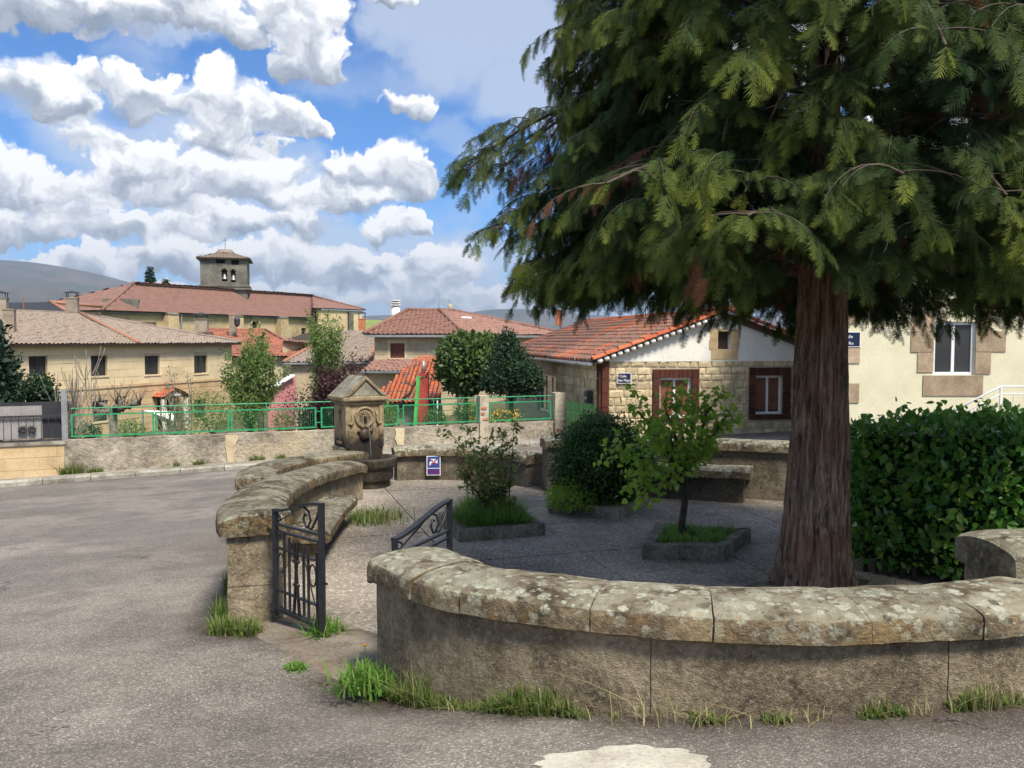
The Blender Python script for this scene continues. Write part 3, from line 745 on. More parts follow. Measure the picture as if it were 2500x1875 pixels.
def ring_wall(name, label, pts, ztop, width, cw, ct, camber, cmat, bmat, cop_len=0.62, blk_len=1.0, seed=1, zb=None, over_end=0.03, group='stone ring wall segments round the little square', courses=1, joints=None, zend=None):
    rng = random.Random(seed)
    path, s = crom(pts, 0.045)
    L = s[-1]; ztop0 = ztop
    def zt_at(x, y):
        if zend is None: return ztop0
        i = int(np.argmin((path[:, 0]-x)**2+(path[:, 1]-y)**2)); return ztop0+(zend-ztop0)*s[i]/L
    mid = path[len(path)//2]
    th = thing(name, label, 'wall', (mid[0], mid[1], PZ), group)
    def sub(s0, s1):
        n = max(3, int((s1-s0)/0.045)+1); q = np.linspace(s0, s1, n)
        return np.stack([np.interp(q, s, path[:, 0]), np.interp(q, s, path[:, 1])], 1)
    cuts = joints or split_lengths(L, cop_len, 0.28, rng)
    for i, (a, b) in enumerate(zip(cuts[:-1], cuts[1:])):
        dz = rng.uniform(-.004, .004); dw = rng.uniform(-.006, .006)
        first, last = i == 0, i == len(cuts)-2
        pth = sub(a+0.0015, b-0.0015)
        if first: pth = np.concatenate([[pth[0]-(pth[1]-pth[0])/np.linalg.norm(pth[1]-pth[0])*over_end], pth])
        if last: pth = np.concatenate([pth, [pth[-1]+(pth[-1]-pth[-2])/np.linalg.norm(pth[-1]-pth[-2])*over_end]])
        def prof(x, y, u):
            w = cw/2+dw
            dd = 0.0
            if first and u < .18 : dd = (1-u/.18)**2
            if last and u > .82: dd = (1-(1-u)/.18)**2
            zt = zt_at(x, y)+dz-0.022*dd
            w -= .018*dd
            n_ = min(u, 1-u)*(b-a)
            jb = -0.004 if n_ < 0.008 else 0.0
            ze = zt-camber
            pr = [(-w+.022, zt-ct), (-w+.004, zt-ct+.010), (-w-jb, ze-.030), (-w+.004-jb, ze-.012)]
            for k in (-.965, -.90, -.75, -.5, -.2, .2, .5, .75, .90, .965):
                pr.append((w*k, zt - camber*abs(k)**2.2 - (0.003 if abs(k) > .95 else 0) + jb))
            pr += [(w-.004+jb, ze-.012), (w+jb, ze-.030), (w-.004, zt-ct+.010), (w-.022, zt-ct)]
            return pr
        V, F = swept(pth, prof, True, 0.0052, seed*7.3, 11.0)
        build_vf('coping_stone', V, F, cmat, th)
    cuts = split_lengths(L, blk_len, 0.3, rng)
    for i, (a, b) in enumerate(zip(cuts[:-1], cuts[1:])):
        zc = [0.0, 1.0] if courses == 1 else [0, .52, 1.0]
        for c0, c1 in zip(zc[:-1], zc[1:]):
            dw = rng.uniform(-.004, .004)
            def prof(x, y, u):
                lo = (zb if zb is not None else min(road_z(x, y), PZ) - 0.12); hi = zt_at(x, y)-ct+0.004
                z0, z1 = lo+(hi-lo)*c0+(0.003 if c0 else 0), lo+(hi-lo)*c1-(0.003 if c1 < 1 else 0)
                w = width/2+dw
                nz = 7
                zz = np.linspace(z0, z1, nz)
                return [(-w, z) for z in zz] + [(w, z) for z in zz[::-1]]
            V, F = swept(sub(a+0.0015, b-0.0015), prof, True, 0.006, seed*3.1, 7.0)
            build_vf('wall_block', V, F, bmat, th)
    def core_c(x, y, u):
        w = cw/2-.012; zt = zt_at(x, y)-.012
        return [(-w+.02, zt-ct+.02), (-w, zt-camber-.02), (-w*.9, zt-camber*.85), (-w*.5, zt-camber*.3), (w*.5, zt-camber*.3), (w*.9, zt-camber*.85), (w, zt-camber-.02), (w-.02, zt-ct+.02)]
    V, F = swept(sub(.05, L-.05), core_c, True, 0.0052, seed*7.3, 11.0); build_vf('coping_mortar', V, F, M['mortar_grey'], th)
    def core_b(x, y, u):
        w = width/2-.011; lo = (zb if zb is not None else min(road_z(x, y), PZ) - 0.12)
        return [(-w, lo), (-w, zt_at(x, y)-ct-.01), (w, zt_at(x, y)-ct-.01), (w, lo)]
    V, F = swept(sub(.05, L-.05), core_b, True, 0.006, seed*3.1, 7.0); build_vf('wall_mortar', V, F, M['mortar_grey'], th)
    return th, path, s
ring_wall('ring_wall', 'low stone wall in front of the big conifer, its rounded coping spotted with pale lichen', NEAR, 0.50, 0.36, 0.47, 0.145, 0.038, M['coping_lichen'], M['ring_stone'], seed=2, joints=[0, .40, .66, 1.22, 1.70, 2.28, 2.75, 3.30, 3.62], blk_len=1.15)
LW, lpath, ls = ring_wall('ring_wall', 'curved stone wall beside the open gate with furrowed mossy coping and a bench behind', LEFT, 0.475, 0.36, 0.49, 0.14, 0.045, M['coping_mossy'], M['ring_stone'], seed=3, cop_len=0.8, courses=2, zend=0.14)
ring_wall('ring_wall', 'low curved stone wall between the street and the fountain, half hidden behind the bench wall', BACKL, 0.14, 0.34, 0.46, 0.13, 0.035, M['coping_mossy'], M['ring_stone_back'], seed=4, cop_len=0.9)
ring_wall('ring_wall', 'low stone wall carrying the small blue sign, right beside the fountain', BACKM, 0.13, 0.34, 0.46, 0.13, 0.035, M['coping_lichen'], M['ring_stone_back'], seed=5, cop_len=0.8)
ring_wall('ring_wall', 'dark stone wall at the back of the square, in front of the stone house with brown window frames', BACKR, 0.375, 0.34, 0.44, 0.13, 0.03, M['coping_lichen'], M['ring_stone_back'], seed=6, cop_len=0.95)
ring_wall('ring_wall', 'higher stone wall end with thick tan coping beside the laurel hedge', RIGHT, 0.645, 0.40, 0.52, 0.16, 0.045, M['coping_lichen'], M['ring_stone'], seed=8, cop_len=1.1)

def offset_path(path, off, a, b):
    T = np.gradient(path, axis=0); T /= np.linalg.norm(T, axis=1)[:, None]
    N = np.stack([-T[:, 1], T[:, 0]], 1)
    n = len(path); return (path + N*off)[int(a*(n-1)):int(b*(n-1))+1]
def bench(name, label, path, off, a, b, depth, zs, thick, mat, bmat, sgn):
    p = offset_path(path, off*sgn, a, b)
    mid = p[len(p)//2]
    th = thing(name, label, 'bench', (mid[0], mid[1], PZ), 'stone benches of the square')
    def seat(x, y, u):
        w = depth/2
        e = .035
        return [(-w, zs-thick+.02), (-w+.0, zs-.035), (-w+.03, zs-.006), (-w*.5, zs), (0, zs+.004), (w*.5, zs), (w-.03, zs-.006), (w, zs-.035), (w, zs-thick+.02), (w-.03, zs-thick), (-w+.03, zs-thick)]
    V, F = swept(p, seat, True, 0.008, 4.4+a, 8.0); build_vf('seat', V, F, mat, th)
    n = len(p)
    q = offset_path(p, -sgn*0.045, 0, 1)[2:-2]
    def supp(x, y, u):
        w = depth/2-.07
        return [(-w, PZ-.05), (-w, zs-thick+.003), (w, zs-thick+.003), (w, PZ-.05)]
    V, F = swept(q, supp, True, 0.006, 1.0, 7.0); build_vf('support', V, F, bmat, th)
bench('stone_bench', 'curved stone bench against the mossy wall beside the gate', lpath, 0.335, .35, .70, 0.40, -0.03, 0.12, M['coping_mossy'], M['ring_stone'], -1)
rp_, rs_ = crom(BACKR, 0.045)
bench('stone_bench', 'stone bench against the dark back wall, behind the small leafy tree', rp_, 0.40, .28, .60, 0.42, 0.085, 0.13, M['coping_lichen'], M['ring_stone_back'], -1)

# worn stone threshold across the gate opening
ga_, gb_ = Vector((*GATE_A, 0)), Vector((*GATE_B, 0)); gd = (gb_-ga_).normalized(); gq = Vector((gd.y, -gd.x, 0))
V = []
nx_, ny_ = 36, 12
for i in range(nx_+1):
    for j in range(ny_+1):
        q = ga_-gd*.06+gd*((gb_-ga_).length+.12)*i/nx_ + gq*(-.30+.60*j/ny_) 
        ed = 1.0 if 0 < i < nx_ and 0 < j < ny_ else 0.0
        wv = .05*noise.noise(Vector((q.x*4, q.y*4, 1.0)))
        q = q + gq*wv*(1 if j in (0, ny_) else .3)
        V.append((q.x, q.y, max(float(road_z(q.x, q.y)), float(plaza_z(q.x, q.y)))+(.012 if ed else -.01)+.003*noise.noise(q*9)))
o = np_obj('threshold', V, [np.array([(i*(ny_+1)+j, (i+1)*(ny_+1)+j, (i+1)*(ny_+1)+j+1, i*(ny_+1)+j+1) for i in range(nx_) for j in range(ny_)])], M['threshold_stone'], None, True)
tag(o, 'worn dirty concrete threshold between the two gate piers', kind='structure')

# cement patch at the foot of the picture
cp = onz(1515, 1878, road_z(.45, 3.15))
ang = np.linspace(0, 2*math.pi, 49)[:-1]
Vp = []
for a_ in ang:
    r_ = 1 + .22*noise.noise(Vector((math.cos(a_)*1.5, math.sin(a_)*1.5, 3.0))) + .16*noise.noise(Vector((math.cos(a_)*5, math.sin(a_)*5, 1.0)))
    x, y = cp.x + .33*r_*math.cos(a_), cp.y + .19*r_*math.sin(a_)
    Vp.append((x, y, road_z(x, y)+0.004))
Vp.append((cp.x, cp.y, road_z(cp.x, cp.y)+.006))
o = np_obj('cement_patch', Vp, [np.array([(i, (i+1) % 48, 48) for i in range(48)])], M['cement_patch'], None, True)
tag(o, 'pale round cement patch in the road surface', kind='structure')

# ------------------------------------------------------------------ street edge: pavement, kerb stones, garden wall
PW = 1.25
pave = grid_obj('pavement', list(np.arange(-34, 1.4, 0.5)), lambda x: np.linspace(FA+FB*x-PW/.927+.14, FA+FB*x+.02, 6), lambda x, y: road_z(x, y)+0.11, M['pavement'])
tag(pave, 'narrow pavement between the street kerb and the garden wall', kind='structure')
kerb = thing('kerb', 'weathered stone kerb along the far side of the street', None, (-8, 20, -1.7)); kerb['kind'] = 'structure'
x = -33.0; rng = random.Random(3)
while x < 0.9:
    l = rng.uniform(.75, 1.05); x1 = x + l*FU.x
    y0, y1 = FA+FB*x-PW/.927, FA+FB*x1-PW/.927
    a, b = Vector((x, y0, road_z(x, y0))), Vector((x1-.015, y1, road_z(x1, y1)))
    up = Vector((0, 0, 1)); inn = -FN*0.15; dz = rng.uniform(-.012, .012)
    P = [a-up*.1, b-up*.1, b+up*(.105+dz), a+up*(.105+dz)]
    prof = [Vector((0, 0, -.12)), Vector((0, 0, .085+dz)), inn*.25+up*(.122+dz), inn+up*(.126+dz), inn-up*.12]
    mb = MB(); mb.add([a+q for q in prof]+[b+q for q in prof], [(0,1,2,3,4),(9,8,7,6,5)]+[(i, 5+i, 5+(i+1) % 5, (i+1) % 5) for i in range(5)])
    mb.build('kerb_stone', M['kerb_street'], kerb)
    x = x1
# ------------------------------------------------------------------ things on the square
def xf(mb, m):
    mb.v = [tuple(m @ Vector(v)) for v in mb.v]; return mb
def frame(o, u, n):
    """matrix taking local x->u (viewer's right), y->up, z->n (towards the viewer)"""
    u, n = Vector(u).normalized(), Vector(n).normalized(); up = Vector((0, 0, 1))
    return Matrix(((u.x, up.x, n.x, o[0]), (u.y, up.y, n.y, o[1]), (u.z, up.z, n.z, o[2]), (0, 0, 0, 1)))
def text(body, size, mat, m, parent, name='lettering', align='LEFT', ext=0.001):
    cu = bpy.data.curves.new(name, 'FONT'); cu.body = body; cu.size = size; cu.extrude = ext
    cu.align_x = align
    cu.materials.append(mat)
    tmp = bpy.data.objects.new('tmp', cu); COL.objects.link(tmp)
    dg = bpy.context.evaluated_depsgraph_get()
    me = bpy.data.meshes.new_from_object(tmp.evaluated_get(dg)); me.name = name
    bpy.data.objects.remove(tmp); bpy.data.curves.remove(cu)
    return link_mesh(name, me, parent, m)

# fountain
FN_ = Vector((.52, -.857, 0)).normalized(); FU_ = Vector((.857, .52, 0)).normalized()
F0 = Vector((-1.963, 11.30, 0))
ft = thing('fountain', 'carved sandstone street fountain with gabled stone roof, round medallion and half-round basin', 'fountain', (F0.x, F0.y, PZ))
FM = frame((F0.x, F0.y, 0), FU_, FN_)           # local: x right, y up, z out of the front face
def fbox(x0, x1, y0, y1, z0, z1): return MB().pbox((x0, y0, z0), (x1-x0, 0, 0), (0, y1-y0, 0), (0, 0, z1-z0))
def fpart(mb, name, mat, parent=ft, bev=0.006, smooth=False):
    xf(mb, FM)
    o = mb.build(name, mat, parent, smooth)
    if bev:
        b = o.modifiers.new('soften', 'BEVEL'); b.width = bev; b.segments = 2; b.limit_method = 'ANGLE'
    return o
FD = 0.50
body = fpart(fbox(-.25, .25, PZ-.05, .76, -FD, 0), 'body', M['fountain_body'], bev=.012)
fpart(fbox(-.27, .27, PZ-.05, .165, -FD-.02, -.02), 'plinth', M['fountain_stone'], bev=.012)
for x0, x1 in ((-.268, -.205), (.205, .268)):
    fpart(fbox(x0, x1, .165, .755, -.06, .014), 'pilaster', M['fountain_body'], bev=.008)
fpart(fbox(-.285, .285, .745, .79, -FD-.035, .035), 'moulding', M['fountain_stone'], bev=.01)
fpart(fbox(-.32, .32, .79, .855, -FD-.07, .07), 'cornice', M['fountain_stone'], bev=.018)
mb = MB().prism([(-.30, .853, .05), (.30, .853, .05), (0, 1.125, .05)], (0, 0, -FD-.10))
fpart(mb, 'roof', M['roof_stone'], bev=.012)
for s_ in (-1, 1):
    mb = MB().prism([(s_*.30, .858, .052), (s_*.235, .858, .052), (0, 1.075, .052), (0, 1.122, .052)], (0, 0, .022))
    fpart(mb, 'pediment_band', M['fountain_stone'], bev=.004)
def disc(prof, c, n=32):
    return xf(MB().lathe(prof, (0, 0, 0), n), Matrix.Translation(c))
med = fpart(disc([(.142, 0), (.142, .018), (.134, .028), (.120, .030), (.112, .020), (.110, .012)], (0, .575, 0)), 'medallion', M['fountain_stone'], bev=0, smooth=False)
for k in range(14):
    a = 2*math.pi*k/14
    pts = [Vector((math.cos(a+.25*j*.3)*r_, math.sin(a+.25*j*.3)*r_+.575, .016)) for j, r_ in enumerate((.035, .06, .085))]
    mb = MB().tube(pts, [.0025, .0055, .003], 5)
    xf(mb, FM); mb.build('ray', M['spout_brown'], med, True)
mb = MB().tube([(0, .575, .0), (0, .575, .05), (.004, .570, .085)], [.022, .017, .014], 10); fpart(mb, 'spout', M['spout_brown'], bev=0, smooth=True)
for s_ in (-1, 1):                               # swags either side of the medallion
    pts = [(s_*.150, .66, .012), (s_*.172, .60, .016), (s_*.168, .53, .018), (s_*.190, .485, .020), (s_*.225, .490, .018), (s_*.228, .52, .012)]
    mb = MB().tube(pts, [.008, .014, .017, .019, .015, .006], 8); fpart(mb, 'swag', M['fountain_stone'], bev=0, smooth=True)
mb = MB().tube([(math.cos(a)*.038, .425+math.sin(a)*.04, .018) for a in np.linspace(0, math.pi, 9)], .012, 8); fpart(mb, 'loop', M['fountain_stone'], bev=0, smooth=True)
mb = disc([(.085, -.01), (.082, .02), (.06, .045), (.03, .055), (.005, .056)], (0, .345, 0), 18); fpart(mb, 'shell', M['spout_brown'], bev=0, smooth=True)
for s_ in (-1, 1):
    mb = MB().tube([(s_*.06, .375, .01), (s_*.095, .39, .02), (s_*.11, .375, .014)], [.016, .016, .008], 8); fpart(mb, 'shell_ear', M['spout_brown'], bev=0, smooth=True)
# ornament on the left flank
SM = frame(tuple(F0 - FU_*.25 - FN_*.25), FN_, -FU_)
mb = MB().tube([(math.cos(a)*.035, .635+math.sin(a)*.032, .010) for a in np.linspace(0, 2*math.pi, 17)], .010, 6); xf(mb, SM); mb.build('ring', M['fountain_stone'], ft, True)
mb = MB().lathe([(1, -.01), (.95, .3), (.75, .7), (.4, .95), (.02, 1)], (0, 0, 0), 20); xf(mb, Matrix.Translation((0, .42, 0)) @ Matrix.Diagonal((.065, .165, .025, 1))); xf(mb, SM); mb.build('oval_relief', M['fountain_stone'], ft, True)
mb = MB().pbox((-.075, .215, 0), (.15, 0, 0), (0, .03, 0), (0, 0, .03)); xf(mb, SM); mb.build('ledge', M['fountain_stone'], ft)
# basin
bc = F0 + FN_*.15; 
basin = MB().lathe([(.25, PZ-.05), (.27, PZ+.02), (.27, -.245), (.305, -.225), (.315, -.20), (.315, -.085), (.345, -.06), (.362, -.03), (.365, .045), (.350, .062), (.305, .062), (.285, .045), (.26, -.02), (.01, -.03)], (bc.x, bc.y, 0), 40).build('basin', M['wet_stone'], ft, True)
basin.data.set_sharp_from_angle(angle=math.radians(35))
MB().lathe([(.285, .024), (.02, .026)], (bc.x, bc.y, 0), 40).build('water_surface', M['water_pool'], ft, True)
mp = [(bc + FN_*.0 + Vector((math.cos(a)*.30, math.sin(a)*.30, .062))) for a in np.linspace(math.radians(150), math.radians(262), 14)]
MB().tube(mp, [.006+.007*random.random() for _ in mp], 6).build('moss', M['wet_moss'], ft, True)
s0 = FM @ Vector((.004, .566, .088))
pts = []
for k in range(15):
    tt = k/14*.33
    pts.append(s0 + FN_*(.22*tt) + FU_*(.06*tt) - Vector((0, 0, 4.9*tt*tt)))
MB().tube(pts, [.0042 - .0022*k/14 + .0018*(k % 2) for k in range(15)], 6).build('water_stream', M['water'], ft, True)

# no-drinking-water sign
sg = thing('water_sign', 'small blue and white sign with a crossed-out tap, fixed on the low wall', 'sign', (-1.075, 11.62, -.26))
SGM = frame((-1.078, 11.625, -.125), (.998, .06, 0), (.06, -.998, 0))
def spart(mb, name, mat, parent=sg, m=SGM): return xf(mb, m).build(name, mat, parent)
def plate(x0, x1, y0, y1, z0, z1): return MB().pbox((x0, y0, z0), (x1-x0, 0, 0), (0, y1-y0, 0), (0, 0, z1-z0))
spart(plate(-.096, .096, -.134, .134, -.004, .002), 'plate', M['sign_white'])
spart(plate(-.084, .084, -.030, .124, .0021, .0034), 'picture_panel', M['sign_blue'])
spart(plate(-.084, .084, -.124, -.042, .0021, .0034), 'text_panel', M['sign_purple'])
tap = MB()
for poly in ([(-.035, .094), (.030, .094), (.030, .080), (.008, .078), (.008, .068), (-.008, .068), (-.008, .078), (-.035, .080)],
             [(-.055, .05), (-.040, .064), (.020, .066), (.022, .045), (-.030, .038), (-.036, .02), (-.050, .004), (-.058, .004)],
             [(.020, .066), (.056, .082), (.056, .030), (.020, .046)]):
    tap.prism([(x, y, .0036) for x, y in poly], (0, 0, .001))
spart(tap, 'tap_pictogram', M['sign_white'])
crs = MB()
for s_ in (-1, 1):
    crs.pbox((s_*-.062, -.006, .0048), (s_*.124, .112, 0), (s_*.0085, -.0075, 0), (0, 0, .0008))
spart(crs, 'red_cross', M['sign_red'])
text('AGUA NO', .030, M['sign_text_red'], SGM @ Matrix.Translation((0, -.078, .0036)), sg, align='CENTER', ext=.0004)
text('POTABLE', .030, M['sign_text_red'], SGM @ Matrix.Translation((0, -.112, .0036)), sg, align='CENTER', ext=.0004)

# gate leaves
def gate_leaf(label, hinge, free, zb, flip):
    h, f = Vector((hinge[0], hinge[1], zb)), Vector((free[0], free[1], zb)); u = (f-h); W = u.length; u.normalize()
    nn = Vector((u.y, -u.x, 0))
    th = thing('gate_leaf', label, 'gate', tuple(h), 'pair of small iron gate leaves')
    m = frame(tuple(h), u, nn)
    iron = M['black_iron']
    def P(x, y): return (m @ Vector((x, y, 0)))
    def part(mb, name, sm_=False): return mb.build(name, iron, th, sm_)
    HH, HF = .70, .81
    part(MB().bar(P(0, 0), P(0, HH), .034, .034), 'stile'); part(MB().bar(P(W, -.01), P(W, HF), .036, .036), 'stile')
    part(MB().bar(P(.018, .05), P(W-.018, .05), .034, .022), 'rail')
    part(MB().bar(P(.018, .175), P(W-.018, .175), .022, .010), 'rail')
    part(MB().bar(P(.018, .455), P(W-.018, .455), .022, .010), 'rail')
    part(MB().bar(P(.018, .565), P(W-.018, .575), .024, .014), 'rail')
    part(MB().bar(P(.018, .610), P(W-.018, .620), .024, .014), 'rail')
    tp = [P(-.012 + (W+.024)*k/14, HH + (HF-HH)*(3*(k/14)**2-2*(k/14)**3)) for k in range(15)]
    mb = MB()
    w2, h2 = nn*.019, Vector((0, 0, .008))
    vs = []
    for q in tp: vs += [q-w2-h2, q+w2-h2, q+w2+h2, q-w2+h2]
    mb.add(vs, [(4*i+k, 4*i+(k+1) % 4, 4*i+4+(k+1) % 4, 4*i+4+k) for i in range(14) for k in range(4)]+[(3, 2, 1, 0), (56, 57, 58, 59)])
    part(mb, 'top_rail')
    part(MB().bar(P(W*.06, .625), P(W*.72, .79), .010, .006), 'brace')
    sc = [P(W*.90 - .0, .85)]
    sc = [P(W*.965, .785), P(W*.90, .71), P(W*.80, .64), P(W*.68, .645), P(W*.63, .69), P(W*.66, .725), P(W*.70, .715)]
    part(MB().tube(sc, .008, 6), 'scroll', True)
    sc = [P(W*.60, .775), P(W*.74, .745), P(W*.78, .69), P(W*.72, .645)]
    part(MB().tube(sc, .007, 6), 'scroll', True)
    sc = [P(W*.04, .68), P(W*.11, .665), P(W*.12, .64), P(W*.07, .635)]
    part(MB().tube(sc, .006, 6), 'scroll', True)
    for x, dx, y0, y1 in ((.20, 0, .07, .555), (.31, 0, .07, .54), (.40, .10, .06, .53), (.52, -.10, .06, .52), (.62, 0, .075, .515), (.72, 0, .07, .51), (.90, 0, .06, .505)):
        part(MB().bar(P(W*x, y0), P(W*(x+dx), y1), .015, .015), 'bar')
    for x, y, r_ in ((.12, .36, .048), (.81, .35, .052)):
        part(MB().tube([P(W*x+math.cos(a)*r_*.72, y+math.sin(a)*r_*1.3) for a in np.linspace(0, 2*math.pi, 21)], .006, 6, False), 'ring', True)
    for y in (.25, .40):
        part(MB().tube([P(W*.46-.03, y), P(W*.46, y+.012), P(W*.46+.03, y)], .010, 6), 'collar', True)
    part(MB().bar(P(W+.01, .33), P(W+.055, .33), .012, .012), 'latch')
    return th
gate_leaf('small black iron gate leaf standing at the mossy wall end, facing the street', (-1.545, 5.50), (-1.158, 5.12), -.205, False)
gate_leaf('small black iron gate leaf folded back behind the lichen-covered wall', (-.66, 4.74), (-.395, 5.33), -.22, True)

# planters
def planter(label, c, w=.13, h=.125, group='kerbed planting beds in the square'):
    cs = [Vector((p[0], p[1], PZ)) for p in c]
    mid = sum(cs, Vector())/4
    th = thing('planter', label, 'planter', tuple(mid), group)
    inn = [p + (mid-p).normalized()*w*1.41 for p in cs]
    for i in range(4):
        a, b, ai, bi = cs[i], cs[(i+1) % 4], inn[i], inn[(i+1) % 4]
        g = (b-a).normalized()*.004
        dz = random.uniform(-.008, .008)
        n = 8; V, F = [], []
        for k in range(n+1):
            u = k/n; o_, q_ = (a+g).lerp(b-g, u), (ai+g).lerp(bi-g, u)
            for (p, z) in ((o_, -.06), (o_, h-.02), (o_.lerp(q_, .12), h), (o_.lerp(q_, .88), h), (q_, h-.015), (q_, -.06)):
                v = p + Vector((0, 0, z+dz)); d = noise.noise_vector(v*9)*.007
                V.append(v+d)
        F = [(6*k+j, 6*k+(j+1) % 6, 6*k+6+(j+1) % 6, 6*k+6+j) for k in range(n) for j in range(6)] + [(5, 4, 3, 2, 1, 0), tuple(range(6*n, 6*n+6))]
        build_vf('kerb_stone', V, F, M['kerb_mossy'], th)
    n = 9; V = []
    for a in range(n):
        for b in range(n):
            p = inn[0].lerp(inn[1], a/(n-1)).lerp(inn[3].lerp(inn[2], a/(n-1)), b/(n-1))
            V.append(p + Vector((0, 0, .075 + .03*noise.noise(p*5))))
    np_obj('soil', V, [np.array([(a*n+b, a*n+n+b, a*n+n+b+1, a*n+b+1) for a in range(n-1) for b in range(n-1)])], M['soil'], th, True)
    return th, inn
PL1 = [(-.50, 8.03), (.33, 8.33), (.05, 9.18), (-.78, 8.88)]
PL2 = [(.40, 9.40), (1.16, 9.01), (1.60, 9.83), (.84, 10.22)]
PL3 = [(1.145, 7.41), (1.865, 7.36), (2.30, 8.12), (1.42, 8.34)]
PL4 = [(1.70, 6.18), (2.30, 5.70), (2.92, 6.38), (2.30, 6.95)]
p1_, in1 = planter('kerbed bed holding the rose bush and tall lush grass', PL1)
p2_, in2 = planter('kerbed bed under the round dark evergreen shrub', PL2)
p3_, in3 = planter('kerbed bed round the small leafy tree', PL3)
p4_, in4 = planter('kerbed bed round the foot of the big conifer', PL4)

# ------------------------------------------------------------------ garden wall and railing along the street
WTOP = -0.86
def along(xa, xb): return fence_pt(xa), fence_pt(xb)
gw = thing('garden_wall', 'rough rendered garden wall under the green railing', 'wall', tuple(fence_pt(600, -1.9)))
a, b = along(150, 1352)
n = 90; V = []; 
prof0 = [(0, -6.0), (0, -1.95), (0.0, -1.6), (0, -1.25), (0, -.95), (.015, WTOP), (-.12, WTOP+.005), (-.24, WTOP), (-.26, -1.0), (-.26, -6.0)]
for k in range(n+1):
    p = a.lerp(b, k/n)
    for (o_, z) in prof0:
        q = p + FN*o_ + Vector((0, 0, z)); d = noise.noise_vector(q*1.7)*.02 + noise.noise_vector(q*6)*.01
        V.append(q + d*(1 if z > -5 else 0))
m_ = len(prof0)
F = [(k*m_+j, k*m_+(j+1) % m_, k*m_+m_+(j+1) % m_, k*m_+m_+j) for k in range(n) for j in range(m_)] + [tuple(range(m_))[::-1], tuple(range(n*m_, n*m_+m_))]
build_vf('rendered_face', V, F, M['garden_wall'], gw, 60)
for xs, w_ in ((560, .32), (975, .28)):                 # smooth cement repairs over the joints
    p = fence_pt(xs, -1.72) + FN*.012
    V = []; 
    for k in range(9):
        z = WTOP-.02 - k*.10; ww = w_*(1-.06*k)*(1+.25*noise.noise(Vector((xs*.1, k*.7, 0)))); off = .05*noise.noise(Vector((k*.5, xs, 0)))
        for s_ in (-.5, .5): V.append(p + FU*(s_*ww+off) + Vector((0, 0, z-p.z)) + FN*(.022+.004*s_))
    mb = MB(); mb.add(V, [(2*k, 2*k+1, 2*k+3, 2*k+2) for k in range(8)]); mb.build('cement_repair', M['wall_patch'], gw)

def fbox_line(a, b, z0, z1, th_, off=0.0):
    return MB().pbox(a + FN*(off-th_/2) + Vector((0, 0, z0-a.z)), b-a, FN*th_, Vector((0, 0, z1-z0)))
rl = thing('railing', 'bright green metal railing with wire mesh panels on top of the garden wall', 'railing', tuple(fence_pt(600, WTOP)))
ZB, ZT, ZR = -.80, -.235, -.10
panels = [(168, 373), (375, 558), (561, 772), (783, 975), (984, 1168), (1197, 1349)]
for (xa, xb) in panels:
    a, b = along(xa, xb); L = (b-a).length; u = FU
    off = -.10
    for z0, z1 in ((ZB, ZB+.04), (ZT-.035, ZT)): fbox_line(a, b, z0, z1, .035, off).build('rail', M['green_paint'], rl)
    for p, w_ in ((a, .045), (b-FU*.045, .045)):
        fbox_line(p, p+FU*w_, ZB+.04, ZT-.035, .034, off).build('post', M['green_paint'], rl)
    mb = MB(); k = .09
    while k < L-.05:
        p = a + FU*k + FN*off
        mb.add([p+Vector((0, 0, ZB+.04-p.z))-FU*.0018, p+Vector((0, 0, ZB+.04-p.z))+FU*.0018, p+Vector((0, 0, ZT-.035-p.z))+FU*.0018, p+Vector((0, 0, ZT-.035-p.z))-FU*.0018], [(0, 1, 2, 3)])
        k += .055
    z = ZB+.09
    while z < ZT-.04:
        p, q = a+FN*(off+.004), b+FN*(off+.004)
        mb.add([Vector((p.x, p.y, z-.0012)), Vector((q.x, q.y, z-.0012)), Vector((q.x, q.y, z+.0012)), Vector((p.x, p.y, z+.0012))], [(0, 1, 2, 3)])
        z += .05
    w_o = mb.build('wire_mesh', M['green_paint'], rl); w_o['kind'] = 'stuff'
    k = .6
    while k < L:
        p = a+FU*k; fbox_line(p, p+FU*.045, WTOP-.02, ZB, .04, off).build('foot', M['green_paint'], rl)
        fbox_line(p+FU*.3, p+FU*.33, ZT, ZR, .02, off).build('bracket', M['green_paint'], rl)
        k += 1.9
for xa, xb in ((168, 1168), (1197, 1352)):
    a, b = along(xa, xb)
    MB().tube([a+FN*-.10+Vector((0, 0, ZR+.01)), b+FN*-.10+Vector((0, 0, ZR+.01))], .017, 8).build('hand_rail', M['green_paint'], rl)
for x_ in (777, 979):
    a = fence_pt(x_)
    for z in (-.66, -.36): fbox_line(a-FU*.07, a+FU*.07, z, z+.022, .02, -.10).build('link', M['green_paint'], rl)

# plastered pier in the railing and end pier
def pier(label, xs, w_, z1, mat, bricks):
    p = fence_pt(xs); th = thing('wall_pier', label, 'pier', (p.x, p.y, -1.9), 'masonry piers of the garden wall')
    c = p - FN*.10
    V, F = swept(np.array([(c.x-FU.x*w_/2, c.y-FU.y*w_/2), (c.x, c.y), (c.x+FU.x*w_/2, c.y+FU.y*w_/2)]), lambda x, y, u: [(-.17, z) for z in np.linspace(-1.95, z1, 12)] + [(.17, z) for z in np.linspace(z1, -1.95, 12)], True, .012, xs*.01, 6)
    build_vf('shaft', V, F, mat, th)
    for (z, x0, x1) in bricks:
        MB().pbox(c + FU*x0 + FN*.16 + Vector((0, 0, z-c.z)), FU*(x1-x0), FN*.035, (0, 0, .065)).build('brick', M['brick_red'], th)
pier('short plastered pier with bare bricks between two railing panels', 1181, .27, -.03, M['pier_plaster'], [(-.42, -.10, .06), (-.74, -.06, .12), (-.58, -.12, .0)])
